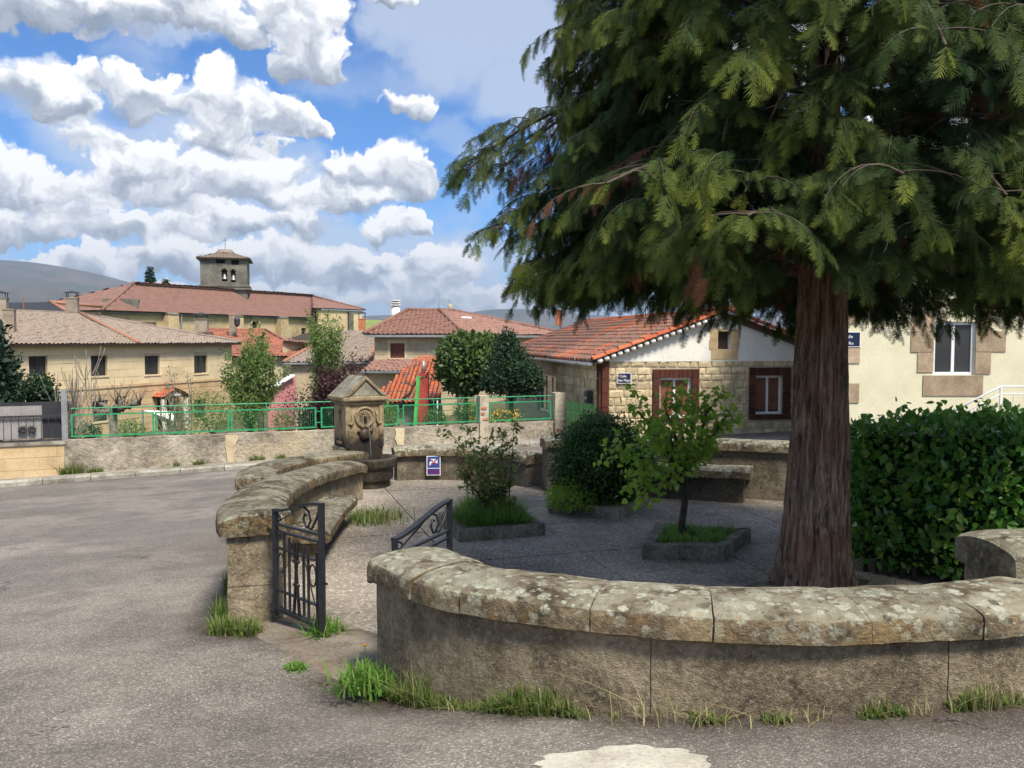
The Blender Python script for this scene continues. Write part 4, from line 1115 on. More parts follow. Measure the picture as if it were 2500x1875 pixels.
pier('rough stone pier beside the green picket gate', 1368, .40, .0, M['garden_wall'], [(-1.15, -.15, -.02), (-1.22, -.05, .10), (-.9, .02, .16)])

# green picket gate next to the house
pg = thing('picket_gate', 'bright green picket gate between the stone pier and the house corner', 'gate', tuple(at(1385, 1040, 24.9)))
ga, gb = at(1385, 1000, 25.6), at(1459, 1000, 24.4)
gz0, gz1 = zat(1062, 25), zat(981, 25)
gu = (Vector((gb.x, gb.y, 0))-Vector((ga.x, ga.y, 0))); GL = gu.length; gu.normalize(); gn = Vector((gu.y, -gu.x, 0))
def gp(k, z): return Vector((ga.x, ga.y, 0)) + gu*k + Vector((0, 0, z))
nb = 11
for k in range(nb+1):
    x_ = GL*k/nb; z1 = gz1 - .03*(k % 2)
    MB().bar(gp(x_, gz0), gp(x_, z1), .045, .028).build('picket', M['green_light'], pg)
for z in (gz0+.12, gz0+.62, gz1-.16):
    MB().pbox(gp(0, z)+gn*.016, gu*GL, gn*.02, (0, 0, .035)).build('rail', M['green_light'], pg)

# beige block wall at the left with dark metal fence
bw = thing('block_wall', 'beige concrete block wall with flat capstones below the dark metal fence', 'wall', tuple(fence_pt(60, -1.9)))
a, b = along(-260, 156)
ztop_b = zat(1083, 20.4)
L = (b-a).length
hc = .30
for r in range(4):
    z1 = ztop_b - .06 - r*hc; z0 = z1-hc+.008
    k = 0.0 if r % 2 else -.35
    while k < L:
        k0, k1 = max(k, 0)+.004, min(k+.72, L)-.004
        if k1-k0 > .05:
            MB().pbox(a+FU*k0+FN*random.uniform(-.003, .003)+Vector((0, 0, z0)), FU*(k1-k0), -FN*.22, (0, 0, z1-z0)).build('block', M['block_stone'], bw)
        k += .72
MB().pbox(a+FU*.003-FN*.012+Vector((0, 0, -6)), FU*(L-.006), -FN*.19, (0, 0, ztop_b-.07+6)).build('core', M['ashlar_joint'], bw)
k = 0.0
while k < L:
    k1 = min(k+.95, L)
    MB().pbox(a+FU*(k+.003)+FN*.035+Vector((0, 0, ztop_b-.058)), FU*(k1-k-.006), -FN*.30, (0, 0, .075)).build('capstone', M['kerb_street'], bw); k = k1
df = thing('metal_fence', 'dark slatted metal fence with a grey corrugated sheet on the block wall', 'fence', tuple(fence_pt(60, ztop_b)))
zf0, zf1 = ztop_b+.03, zat(988, 20.2)
b2 = fence_pt(152)
MB().pbox(a-FN*.16+Vector((0, 0, zf0+.05)), (fence_pt(146)-a), -FN*.012, (0, 0, (zat(985, 20.2)-zf0-.05))).build('dark_sheet', M['slate_dark'], df)
for z in (zf0, zat(1022, 20.2)):
    MB().pbox(a-FN*.05+Vector((0, 0, z)), b2-a, -FN*.04, (0, 0, .045)).build('rail', M['dark_metal'], df)
k = 0.05
while k < (b2-a).length:
    p = a+FU*k
    MB().pbox(p-FN*.055+Vector((0, 0, zf0+.045)), FU*.012, -FN*.012, (0, 0, zat(1022, 20.2)-zf0-.045)).build('bar', M['dark_metal'], df)
    k += .16
for xc in (49, 72):                                        # rosettes
    c = fence_pt(xc) - FN*.05 + Vector((0, 0, (zf0+zat(1022, 20.2))/2))
    mb = MB()
    for q in range(8):
        ang_ = q*math.pi/4
        mb.tube([c, c+FU*math.cos(ang_)*.06+Vector((0, 0, math.sin(ang_)*.06)), c+FU*math.cos(ang_+.4)*.11+Vector((0, 0, math.sin(ang_+.4)*.11))], [.02, .035, .006], 6)
    mb.build('rosette', M['dark_metal'], df)
pa, pb = fence_pt(-260) - FN*.13, fence_pt(97) - FN*.13
V = []; L2 = (pb-pa).length; n = int(L2/.02)
zc0, zc1 = zf0+.06, zat(994, 20.2)
for k in range(n+1):
    o_ = .012*math.sin(k*.02/.076*2*math.pi); p = pa+FU*(k*L2/n)+FN*o_
    V += [(p.x, p.y, zc0), (p.x, p.y, zc1)]
np_obj('corrugated_sheet', V, [np.array([(2*k, 2*k+2, 2*k+3, 2*k+1) for k in range(n)])], M['corrugated'], df, True)
p = fence_pt(146)
MB().pbox(p-FN*.02+Vector((0, 0, -1.0)), FU*.13, -FN*.13, (0, 0, zat(952, 20.6)+1.0)).build('end_post', M['galvanised'], df)
# ------------------------------------------------------------------ building helpers
UP = Vector((0, 0, 1))
def facade(mb, O, u, n, W, z0, z1, ops=(), rev=.2):
    """front wall with real openings; O at z = 0 below the left end seen from outside"""
    xs = sorted({0.0, W} | {o[0] for o in ops} | {o[1] for o in ops}); zs = sorted({z0, z1} | {o[2] for o in ops} | {o[3] for o in ops})
    P = lambda x, z, d=0.0: O + u*x + UP*z - n*d
    for a, b in zip(xs[:-1], xs[1:]):
        for c, d in zip(zs[:-1], zs[1:]):
            if any(o[0] <= (a+b)/2 <= o[1] and o[2] <= (c+d)/2 <= o[3] for o in ops): continue
            mb.face([P(a, c), P(b, c), P(b, d), P(a, d)])
    for (a, b, c, d) in [o[:4] for o in ops]:
        mb.face([P(a, c), P(a, c, rev), P(b, c, rev), P(b, c)]); mb.face([P(a, d), P(b, d), P(b, d, rev), P(a, d, rev)])
        mb.face([P(a, c), P(a, d), P(a, d, rev), P(a, c, rev)]); mb.face([P(b, c), P(b, c, rev), P(b, d, rev), P(b, d)])
    return mb
def window(parent, O, u, n, op, rev=.2, fmat='white_metal', gmat='window_glass', mull=1, fw=.05, sill=None, blind=None, bars=0, cross=None):
    a, b, c, d = op[:4]
    def bx(x0, x1, z_0, z_1, d0, d1): return MB().pbox(O+u*x0+UP*z_0-n*d1, u*(x1-x0), UP*(z_1-z_0), n*(d1-d0))
    fr = MB()
    for q in (bx(a+.001, a+fw, c, d, rev-.07, rev-.01), bx(b-fw, b-.001, c, d, rev-.07, rev-.01), bx(a+fw, b-fw, c+.001, c+fw, rev-.068, rev-.01), bx(a+fw, b-fw, d-fw, d-.001, rev-.068, rev-.01)):
        fr.add(q.v, q.f)
    xs = [a+fw+(b-a-2*fw)*k/(mull+1) for k in range(mull+2)]
    for x in xs[1:-1]:
        q = bx(x-fw*.5, x+fw*.5, c+fw, d-fw, rev-.066, rev-.012); fr.add(q.v, q.f)
    w = fr.build('window', M[fmat], parent)
    for x0, x1 in zip(xs[:-1], xs[1:]):
        bx(x0-.002, x1+.002, c+fw-.002, d-fw+.002, rev-.035, rev-.025).build('pane', M[gmat], w)
    if blind:
        k = int((d-c-2*fw)/blind[1])
        top = c+fw if blind[2] is None else d-fw-(d-c)*blind[2]
        mb = MB(); z = d-fw-.004
        while z - blind[1] > top:
            mb.add(*(lambda q: (q.v, q.f))(bx(a+fw+.004, b-fw-.004, z-blind[1]+.006, z, rev-.034 - (.014 if blind[3] else -.03), rev-.030 - (.012 if blind[3] else -.03)))); z -= blind[1]
        if mb.v: mb.build('blind', M[blind[0]], w)
    if bars:
        for k in range(bars):
            x = a+(b-a)*(k+.5)/bars; bx(x-.012, x+.012, c+.03, d-.03, .03, .05).build('grille_bar', M['dark_metal'], w)
    if sill:
        bx(a-.07, b+.07, c-.09, c-.002, -.06, rev-.08).build('sill', M[sill], w)
    return w
STONES = []
def stone_meshes(mat, k=6, seed=1, rough=.12):
    r = random.Random(seed); out = []
    for i in range(k):
        V = []; n = 4
        jit = lambda s: r.uniform(-s, s)
        g = {}
        for a in range(n):
            for b in range(n):
                x, y = a/(n-1), b/(n-1)
                edge = a in (0, n-1) or b in (0, n-1)
                ex = 0.02+abs(jit(.03)) if a == 0 else (-.02-abs(jit(.03)) if a == n-1 else jit(.05)); ey = .02+abs(jit(.045)) if b == 0 else (-.02-abs(jit(.045)) if b == n-1 else jit(.05))
                corner = a in (0, n-1) and b in (0, n-1)
                if corner: ex *= 1.6; ey *= 1.6
                z = (.62+jit(.1) if edge else 1.0+jit(rough*1.6)); 
                g[(a, b)] = len(V); V.append((x+ex, y+ey, z))
        F = [(g[a, b], g[a+1, b], g[a+1, b+1], g[a, b+1]) for a in range(n-1) for b in range(n-1)]
        ring = [(a, 0) for a in range(n)] + [(n-1, b) for b in range(1, n)] + [(a, n-1) for a in range(n-2, -1, -1)] + [(0, b) for b in range(n-2, 0, -1)]
        base = len(V)
        for (a, b) in ring: V.append((V[g[a, b]][0], V[g[a, b]][1], 0.0))
        m = len(ring)
        F += [(g[ring[j]], base+j, base+(j+1) % m, g[ring[(j+1) % m]]) for j in range(m)]
        me = bpy.data.meshes.new('stone'); me.from_pydata(V, [], F); me.materials.append(M[mat]); me.update(); out.append(me)
    return out
def flat_meshes(mat):
    V = [(0, 0, 0), (1, 0, 0), (1, 1, 0), (0, 1, 0), (.004, .01, 1), (.996, .01, 1), (.996, .99, 1), (.004, .99, 1)]
    me = bpy.data.meshes.new('ashlar'); me.from_pydata(V, [], [(4, 5, 6, 7), (0, 1, 5, 4), (1, 2, 6, 5), (2, 3, 7, 6), (3, 0, 4, 7)]); me.materials.append(M[mat]); me.update(); return [me]
def lay(parent, O, u, n, W, courses, ops, lens, joint, proud, meshes, name='stone', seed=1, x0=0.0, top_fn=None, wob=0.0):
    """lay stones course by course on a wall face, leaving the openings free"""
    r = random.Random(seed); cnt = 0
    for ci, (z0, z1) in enumerate(courses):
        x = x0 - r.uniform(0, lens[0])
        while x < W:
            l = r.uniform(*lens); a, b = max(x, x0), min(x+l, W); x += l
            if b-a < lens[0]*.25: continue
            segs = [(a, b)]
            zm0, zm1 = z0, z1
            for (p, q, c, d) in [o[:4] for o in ops]:
                if d <= z0+.02 or c >= z1-.02: continue
                ns_ = []
                for (s, e) in segs:
                    if e <= p or s >= q: ns_.append((s, e))
                    else:
                        if p-s > .06: ns_.append((s, p))
                        if e-q > .06: ns_.append((q, e))
                segs = ns_
            for (s, e) in segs:
                h = z1-z0-joint; w = e-s-joint
                if w < .05: continue
                zz = z0+joint/2+wob*noise.noise(Vector((s*.6, z0*3, seed)))
                m = frame(tuple(O+u*(s+joint/2)+UP*zz), u, n) @ Matrix.Diagonal((w, h*(1+r.uniform(-.04, .02)), proud*r.uniform(.75, 1.25), 1))
                link_mesh(name, r.choice(meshes), parent, m); cnt += 1
    return cnt
def courses(z0, z1, h, var=0.0, seed=0):
    r = random.Random(seed); out = []; z = z0
    while z < z1-.03:
        e = min(z1, z+h*(1+r.uniform(-var, var)))
        if z1-e < h*.4: e = z1
        out.append((z, e)); z = e
    return out
def pip2(x, y, poly): return inside(x, y, poly)
def corrug(poly, pitch=.24, row=.40, amp=.030, step=.022, sub=4, lift=0.0):
    """pan-tiled roof plane: waves along the eave, a step at each row; poly[0]->poly[1] is the eave"""
    P = [V3(p) for p in poly]; u = (P[1]-P[0]).normalized()
    nn = Vector((0, 0, 0))
    for i in range(len(P)): nn += (P[i]-P[0]).cross(P[(i+1) % len(P)]-P[0])
    nn.normalize()
    if nn.z < 0: nn = -nn
    s = nn.cross(u)
    if s.z < 0: s = -s
    p2 = np.array([((p-P[0]).dot(u), (p-P[0]).dot(s)) for p in P])
    (u0, s0), (u1, s1) = p2.min(0), p2.max(0)
    U = np.arange(u0, u1+pitch, pitch/sub); R = int(math.ceil((s1-s0)/row))
    S = []; O = []
    for r in range(R):
        S += [s0+r*row, s0+(r+1)*row]; O += [step, 0.0]
    S = np.array(S); O = np.array(O)
    rj = np.random.default_rng(int(abs(P[0].x*97+P[0].z*31)) % 9999)
    ci = np.floor(U/pitch+.5).astype(int); ci -= ci.min(); ri = np.repeat(np.arange(R), 2)
    jit_ = rj.normal(0, step*.55, (ci.max()+1, R))[ci][:, ri] + .03*np.sin(U/2.3)[:, None]*np.sin(S/1.7)[None]
    G = np.array(P[0])[None, None] + U[:, None, None]*np.array(u) + S[None, :, None]*np.array(s) + (amp*np.cos(2*np.pi*U/pitch)[:, None] + O[None] + lift + jit_)[..., None]*np.array(nn)
    n, m = len(U), len(S); I = np.arange(n*m).reshape(n, m)
    F = np.stack([I[:-1, :-1], I[1:, :-1], I[1:, 1:], I[:-1, 1:]], -1).reshape(-1, 4)
    UU = np.repeat(U[:, None], m, 1).ravel(); SS = np.repeat(S[None], n, 0).ravel()
    F = F[pip2(UU[F].mean(1), SS[F].mean(1), p2)]
    return G.reshape(-1, 3), F, nn
def roof_plane(parent, poly, mat, name='roof_slope', **kw):
    V, F, nn = corrug(poly, **kw)
    used = np.unique(F); mp = np.full(len(V), -1); mp[used] = np.arange(len(used))
    o = np_obj(name, V[used], mp[F], M[mat], parent, False)
    MB().prism([V3(p)-nn*.05 for p in poly], -nn*.09).build('roof_deck', M['wood_dark'], parent)
    return o
def ridge(parent, a, b, mat='tile_ridge', r=.11, name='ridge'):
    return MB().tube([a, b], r, 8).build(name, M[mat], parent, True)
def quad_wall(parent, pts, mat, name='wall', thick=None):
    mb = MB(); mb.face(pts); return mb.build(name, M[mat], parent)
def chimney(parent, base, w, d, h, mat, cowl=True, rz=0.0, pots=0):
    c = V3(base)
    st = MB().box(c+UP*(h/2), (w, d, h), rz).build('chimney', M[mat], parent)
    MB().box(c+UP*(h+.03), (w*1.12, d*1.12, .06), rz).build('chimney_cap', M[mat], st)
    if cowl:
        mb = MB()
        m = Matrix.Rotation(rz, 3, 'Z')
        for sx in (-1, 1):
            for sy in (-1, 1):
                p = c+m @ Vector((sx*w*.42, sy*d*.42, 0)); mb.bar(p+UP*(h+.05), p+UP*(h+.40), .04)
        mb.build('cowl_frame', M['dark_metal'], st)
        k = [c+m @ Vector((sx*w*.68, sy*d*.68, 0))+UP*(h+.40) for sx, sy in ((-1, -1), (1, -1), (1, 1), (-1, 1))]
        mb = MB(); mb.add(k+[c+UP*(h+.56)], [(0, 1, 4), (1, 2, 4), (2, 3, 4), (3, 0, 4), (3, 2, 1, 0)]); mb.build('cowl_roof', M['dark_metal'], st)
    return st

# ------------------------------------------------------------------ stone house with the orange tiled roof
HC = Vector((2.53, 24.0, 0)); HU = Vector((.983, .181, 0)).normalized(); HN = Vector((HU.y, -HU.x, 0)); HV = -HN; HLN = -HU
sh = thing('stone_house', 'low stone house with white gable, brown tiled window frames and mossy orange roof', 'house', (6.0, 25, -1.5))
def hx(xs):
    k = (xs-CX)/FPX; return (HC.y*k-HC.x)/(HU.x-HU.y*k)
def hz(ys, t): return zat(ys, HC.y+HU.y*t)
def lx(xs):
    k = (xs-CX)/FPX; return (HC.x-HC.y*k)/(HU.y+HU.x*k)
HW, HL, EZ, RZ = 7.3, 15.6, 1.06, 2.36
ZBAND = hz(880, 2); HB = -1.9
win1 = (hx(1610), hx(1688), hz(1020, 2.2), hz(922.5, 2.2)); win2 = (hx(1844), hx(1911), hz(1011, 5), hz(917, 5))
fr1 = (hx(1593), hx(1706), hz(1030, 2.2), hz(901, 2.2)); fr2 = (hx(1829), hx(1929), hz(1024, 5), hz(897, 5))
att = (hx(1751), hx(1782), hz(853, 3.7), hz(809, 3.7)); attf = (hx(1731), hx(1802), hz(878, 3.7), hz(803, 3.7))
mb = MB(); facade(mb, HC, HU, HN, HW, HB, ZBAND, (win1, win2), .22)
lw = (lx(1357), lx(1312), zat(1013, 30), zat(917, 30))
facade(mb, HC+HV*HL, HN, HLN, HL, HB, EZ, ((HL-lw[1], HL-lw[0], lw[2], lw[3]),), .2)
mb.build('wall', M['mortar'], sh)
gp_ = [HC+UP*ZBAND, HC+HU*HW+UP*ZBAND, HC+HU*HW+UP*(EZ-.02), HC+HU*HW/2+UP*(RZ-.03), HC+UP*(EZ-.02)]
ga_ = MB(); 
P_ = lambda x, z: HC+HU*x+UP*z+HN*.035
def gtop(x): return EZ-.02+(RZ-EZ)*(1-abs(x-HW/2)/(HW/2))
cutx = sorted({0, att[0], att[1], HW/2, HW})
for x0, x1 in zip(cutx[:-1], cutx[1:]):
    if att[0] <= (x0+x1)/2 <= att[1]:
        ga_.prism([P_(x0, ZBAND-.03), P_(x1, ZBAND-.03), P_(x1, att[2]), P_(x0, att[2])], -HN*.2)
        ga_.prism([P_(x0, att[3]), P_(x1, att[3]), P_(x1, gtop(x1)), P_(x0, gtop(x0))], -HN*.2)
    else:
        ga_.prism([P_(x0, ZBAND-.03), P_(x1, ZBAND-.03), P_(x1, gtop(x1)), P_(x0, gtop(x0))], -HN*.2)
ga_.build('gable', M['white_plaster'], sh)
MB().pbox(HC+HU*(att[0]-.05)+UP*(att[2]-.05)-HN*.17, HU*(att[1]-att[0]+.1), UP*(att[3]-att[2]+.1), -HN*.02).build('attic_shutter', M['wood_dark'], sh)
at_s = [(attf[0], att[0], (att[2]+att[3])/2, attf[3]), (attf[0]-.02, att[0], att[2], (att[2]+att[3])/2), (att[1], attf[1]+.02, att[2]+.1, attf[3]), (att[1], attf[1], att[2], att[2]+.1), (attf[0]+.04, attf[1]-.03, attf[2], att[2]), (att[0], att[1], att[3], attf[3])]
for (a, b, c, d) in at_s:
    MB().pbox(HC+HU*(a+.003)+UP*(c+.003)+HN*.025, HU*(b-a-.006), UP*(d-c-.006), HN*.025).build('surround_stone', M['attic_stone'], sh)
SM_ = stone_meshes('house_stone', 7, 2)
lay(sh, HC+HN*.0, HU, HN, HW, courses(HB+.55, ZBAND, .205, .22, 4), (fr1, fr2), (.20, .46), .014, .034, SM_, seed=5, x0=.20, wob=.02)
lay(sh, HC+HV*HL, HN, HLN, HL-.20, courses(HB+.7, EZ-.04, .28, .12, 9), ((HL-lw[1]-.12, HL-lw[0]+.12, lw[2]-.1, lw[3]+.1),), (.30, .52), .013, .032, SM_, seed=6, x0=9.4)
TM = flat_meshes('glazed_tile')
for fr_, wn in ((fr1, win1), (fr2, win2)):                 # glazed tile frames
    a, b, c, d = fr_; p, q, r_, s_ = wn
    def tile(x0, x1, z0, z1): link_mesh('frame_tile', TM[0], sh, frame(tuple(HC+HU*(x0+.006)+UP*(z0+.006)), HU, HN) @ Matrix.Diagonal((x1-x0-.012, z1-z0-.012, .075, 1)))
    k = 7
    for j in range(k): tile(p+(q-p)*j/k, p+(q-p)*(j+1)/k, s_, d); tile(p+(q-p)*j/k, p+(q-p)*(j+1)/k, c, r_)
    k = 5
    for x0, x1 in ((a, p), (q, b)):
        tile(x0, x1, s_, d); tile(x0, x1, c, r_)
        for j in range(k): tile(x0, x1, r_+(s_-r_)*j/k, r_+(s_-r_)*(j+1)/k)
window(sh, HC, HU, HN, win1, .16, 'white_metal', mull=1, fw=.065, blind=('shutter_slat', .05, None, True))
window(sh, HC, HU, HN, win2, .16, 'white_metal', mull=1, fw=.065, blind=('shutter_slat', .05, None, True))
window(sh, HC+HV*HL, HN, HLN, (HL-lw[1], HL-lw[0], lw[2], lw[3]), .16, 'white_metal', mull=2, fw=.07)
z = HB
while z < EZ-.05:                                          # glazed corner pillar
    z1 = min(z+.40, EZ-.03)
    for (o_, w_, uu, n_) in ((HC+HN*.005, .19, HU, HN), (HC+HV*.27+HLN*.005, .27, HN, HLN)):
        link_mesh('pillar_tile', TM[0], sh, frame(tuple(o_+UP*(z+.006)), uu, n_) @ Matrix.Diagonal((w_, z1-z-.010, .07, 1)))
    z = z1
# tiles
def barrel(mat, L=.46, r0=.095, r1=.075, n=7, thick=.014):
    V = []; 
    for (y, r) in ((0, r0), (L, r1)):
        for k in range(n+1):
            a = math.pi*k/n; V.append((math.cos(a)*r, y, math.sin(a)*r*.85))
        for k in range(n+1):
            a = math.pi*k/n; V.append((math.cos(a)*(r-thick), y, math.sin(a)*(r*.85-thick)))
    m = n+1; F = []
    for k in range(n):
        F.append((k, k+1, 2*m+k+1, 2*m+k)); F.append((m+k+1, m+k, 3*m+k, 3*m+k+1)); F.append((k+1, k, m+k, m+k+1))
    F += [(0, 2*m, 3*m, m), (n, m+n, 3*m+n, 2*m+n)]
    return V, F
def tile_mesh(mat):
    V, F = barrel(mat); me = bpy.data.meshes.new('roof_tile'); me.from_pydata(V, [], F); me.materials.append(M[mat]); me.update()
    me.polygons.foreach_set('use_smooth', [True]*len(me.polygons)); me.set_sharp_from_angle(angle=math.radians(50)); return me
def tiled_slope(parent, O, e, s, W, L, mat, pitch=.225, row=.355, n_parts=300, near_first=True, keep=None, seed=1, bed='roof_deck'):
    """O eave corner, e along the eave, s up the slope; cover tiles laid over channel tiles"""
    r = random.Random(seed); e, s = V3(e).normalized(), V3(s).normalized(); nrm = e.cross(s)
    if nrm.z < 0: nrm = -nrm
    me = tile_mesh(mat); R3 = Matrix((e, s, nrm)).transposed()
    if R3.determinant() < 0: R3 = Matrix((-e, s, nrm)).transposed()
    cov = []; 
    nc, nr = int(W/pitch), int(L/row)+1
    for c in range(nc):
        for q in range(nr):
            if keep and not keep((c+.5)*pitch, q*row+.2): continue
            cov.append((c, q))
    cov.sort(key=lambda k: k[0] if near_first else k[1])
    Vb, Fb = [], []
    base_v, base_f = barrel(mat)
    for i, (c, q) in enumerate(cov):
        for kind in (0, 1):
            x = (c+.5+kind*.5)*pitch + r.uniform(-.008, .008); y = q*row - .04 + r.uniform(-.015, .015)
            lift = .045 + r.uniform(0, .012) if kind == 0 else .075
            rot = Matrix.Rotation(r.uniform(-.035, .035), 3, nrm) @ R3 @ Matrix.Rotation(-.045, 3, 'X')
            if kind == 1: rot = rot @ Matrix.Rotation(math.pi, 3, 'Y')
            m = Matrix.Translation(O + e*x + s*y + nrm*lift) @ rot.to_4x4()
            if kind == 0 and i < n_parts: link_mesh('roof_tile', me, parent, m)
            else:
                k = len(Vb); Vb += [tuple(m @ Vector(v)) for v in base_v]; Fb += [tuple(j+k for j in f) for f in base_f]
    o = np_obj('roof_tiles', Vb, [np.array(Fb)], M[mat], parent, True); o['kind'] = 'stuff'
    MB().prism([O, O+e*W, O+e*W+s*L, O+s*L], -nrm*.07).build(bed, M['wood_dark'], parent)
ov = .30
sl = (HU*(HW/2+ov) + UP*(RZ-EZ)*(HW/2+ov)/(HW/2)); SLN = sl.length
EO = HC - HU*ov - HV*.22 + UP*(EZ-(RZ-EZ)*ov/(HW/2)+.02)
tiled_slope(sh, EO, HV, sl, HL+.5, SLN, 'tile_orange', n_parts=296)
sr = (-HU*(HW/2+ov) + UP*(RZ-EZ)*(HW/2+ov)/(HW/2))
EO2 = HC + HU*(HW+ov) - HV*.22 + UP*(EZ-(RZ-EZ)*ov/(HW/2)+.02)
roof_plane(sh, [EO2, EO2+HV*(HL+.5), EO2+HV*(HL+.5)+sr, EO2+sr], 'tile_orange_clean')
VM = tile_mesh('tile_orange_clean')
def rake(a, d, L, mat_me, lift=.09):                      # barrel tiles along the verge
    d = V3(d).normalized(); side = d.cross(UP).normalized(); nn = side.cross(d)
    R3 = Matrix((side, d, nn)).transposed(); k = 0.0
    while k < L-.1:
        m = Matrix.Translation(a+d*k+nn*lift) @ R3.to_4x4() @ Matrix.Rotation(-.05, 4, 'X') @ Matrix.Diagonal((1.15, 1, 1.2, 1))
        link_mesh('verge_tile', mat_me, sh, m); k += .40
rake(EO+HV*.02, sl, SLN, VM); rake(EO2+HV*.02, sr, SLN, VM)
k = 0.2; mbw = MB()
while k < SLN-.1:                                          # mortar bedding waves below the verge
    p = EO+HV*.05+sl.normalized()*k
    mbw.tube([p-HV*.08-UP*.02, p+HV*.12-UP*.02], .075, 8); k += .205
mbw.build('verge_mortar', M['white_plaster'], sh, True)['kind'] = 'stuff'
link_r = HC+HU*HW/2-HV*.2+UP*(RZ+.09)
k = 0.0
while k < HL+.4:
    m = Matrix.Translation(link_r+HV*k) @ Matrix((Vector((HU.x, HU.y, 0)), HV, UP)).transposed().to_4x4() @ Matrix.Rotation(-.04, 4, 'X') @ Matrix.Diagonal((1.4, 1, 1.3, 1))
    link_mesh('ridge_tile', VM, sh, m); k += .40
gt = MB(); ga0 = EO+UP*-.04-HU*.06
gut = [(-.06, .03), (-.055, -.02), (-.02, -.055), (.02, -.055), (.055, -.02), (.06, .03)]
V = []
for p in (ga0+HV*.1, ga0+HV*8.5):
    for (x, z) in gut: V.append(p+HU*x+UP*z)
    for (x, z) in gut[::-1]: V.append(p+HU*x*.9+UP*(z*.85+.006))
gt.add(V, [(i, (i+1) % 12, 12+(i+1) % 12, 12+i) for i in range(12)]+[tuple(range(12))[::-1], tuple(range(12, 24))]); gt.build('gutter', M['white_metal'], sh)
for k in (1.4, 2.7, 4.0): MB().pbox(ga0+HV*k-HU*.07+UP*-.065, HU*.14, HV*.03, UP*.1).build('gutter_bracket', M['galvanised'], sh)
chimney(sh, at(1364, 778, 37)-UP*.3, .27, .27, .62, 'brick_red', False)

# street name signs
def street_sign(label, o, u, n, w, h, lines, emblem, group='street name plates'):
    th = thing('street_sign', label, 'sign', tuple(o), group)
    m = frame(tuple(o), u, n)
    xf(plate(0, w, 0, h, .0, .012), m).build('plate', M['sign_white'], th)
    xf(plate(.018, w-.018, .016, h-.016, .0125, .016), m).build('panel', M['sign_navy'], th)
    if emblem:
        xf(MB().prism([(.03, h*.86, .0165), (.03, h*.68, .0165), (.045, h*.58, .0165), (.06, h*.68, .0165), (.06, h*.86, .0165)], (0, 0, .002)), m).build('emblem', M['sign_orange'], th)
    for (tx, ty, sz_, body) in lines:
        text(body, sz_, M['sign_white'], m @ Matrix.Translation((tx, ty, .0165)), th, ext=.0012)
so = HC+HU*hx(1504)+UP*hz(936, .5)+HN*.075
street_sign('navy plate reading Calle San Miguel on the stone house corner', so, HU, HN, hx(1539)-hx(1504), hz(910, .5)-hz(936, .5), [(.085, .175, .095, 'Calle'), (.035, .06, .098, 'San Miguel')], True)
mbx = thing('mailbox', 'black metal mailbox on the shaded side of the stone house', 'mailbox', tuple(HC+HV*.9+HLN*.1+UP*-.2))
mo = HC+HV*1.05+HLN*.06
MB().pbox(mo+UP*zat(985, 24.8), HV*-.30, HLN*.16, UP*.30).build('body', M['dark_metal'], mbx)
MB().prism([mo+HV*.03+UP*(zat(985, 24.8)+.30), mo+HV*.03+HLN*.19+UP*(zat(985, 24.8)+.30), mo+HV*.03+HLN*.10+UP*(zat(985, 24.8)+.38), mo+HV*.03+UP*(zat(985, 24.8)+.38)], HV*-.36).build('lid', M['dark_metal'], mbx)
MB().pbox(mo+HV*-.11+HLN*.161+UP*(zat(985, 24.8)+.13), HV*-.09, HLN*.004, UP*.06).build('name_card', M['sign_white'], mbx)

# ------------------------------------------------------------------ cream rendered house at the right
CO = Vector((7.72, 20.0, 0)); CU = Vector((1, -.02, 0)).normalized(); CN = Vector((CU.y, -CU.x, 0))
ch = thing('cream_house', 'cream rendered house with sandstone quoins behind the conifer and laurel hedge', 'house', (12, 20, -1.4))
cx_ = lambda xs: ((xs-CX)/FPX*20.0 - CO.x)
cz_ = lambda ys: zat(ys, 20)
cw_ = (cx_(2276), cx_(2377), cz_(915.6), cz_(915.6)+1.25); CW, CT = 14.0, 4.2
mb = MB(); facade(mb, CO, CU, CN, CW, -2.2, CT, (cw_,), .22)
mb.face([CO-CN*3.3+UP*-2.2, CO+UP*-2.2, CO+UP*CT, CO-CN*3.3+UP*CT])
mb.build('wall', M['cream_plaster'], ch)
window(ch, CO, CU, CN, cw_, .14, 'white_metal', mull=1, fw=.07)
z5 = lambda x, y: (1900+x/2.0737, 700+y/2.0737)
for (x0, x1, y0, y1) in ((665, 779, 120, 226), (700, 779, 40, 118), (665, 779, 228, 330), (700, 779, 332, 432), (730, 1030, 447, 551), (989, 1138, 224, 328), (989, 1066, 330, 440), (989, 1138, 60, 140), (989, 1066, 142, 222)):
    (xa, ya), (xb, yb) = z5(x0, y0), z5(x1, y1)
    MB().pbox(CO+CU*cx_(xa)+UP*cz_(yb)+CN*.002, CU*(cx_(xb)-cx_(xa)), UP*(cz_(ya)-cz_(yb)-.008), CN*.022).build('surround_stone', M['quoin_stone'], ch)
z = -2.2; k = 0
while z < CT:
    w_ = .44 if k % 2 else .16
    MB().pbox(CO+UP*z+CN*.0025, CU*w_, UP*.455, CN*.022).build('quoin', M['quoin_stone'], ch)
    MB().pbox(CO+UP*z-CU*.0025, -CN*(.60-w_), UP*.455, -CU*.022).build('quoin', M['quoin_stone'], ch)
    z += .465; k += 1
er = CO+UP*CT-CU*.4+CN*.4
roof_plane(ch, [er, er+CU*(CW+.4), er+CU*(CW+.4)-CN*5+UP*1.9, er-CN*5+UP*1.9], 'tile_red_old')
so = CO+CU*cx_(2045)+UP*cz_(847)+CN*.03
street_sign('navy street name plate on the cream house corner, partly behind the trunk', so, CU, CN, cx_(2098)-cx_(2045), cz_(810)-cz_(847), [(.12, .21, .10, 'Calle'), (.03, .055, .10, 'Real Ro')], False)
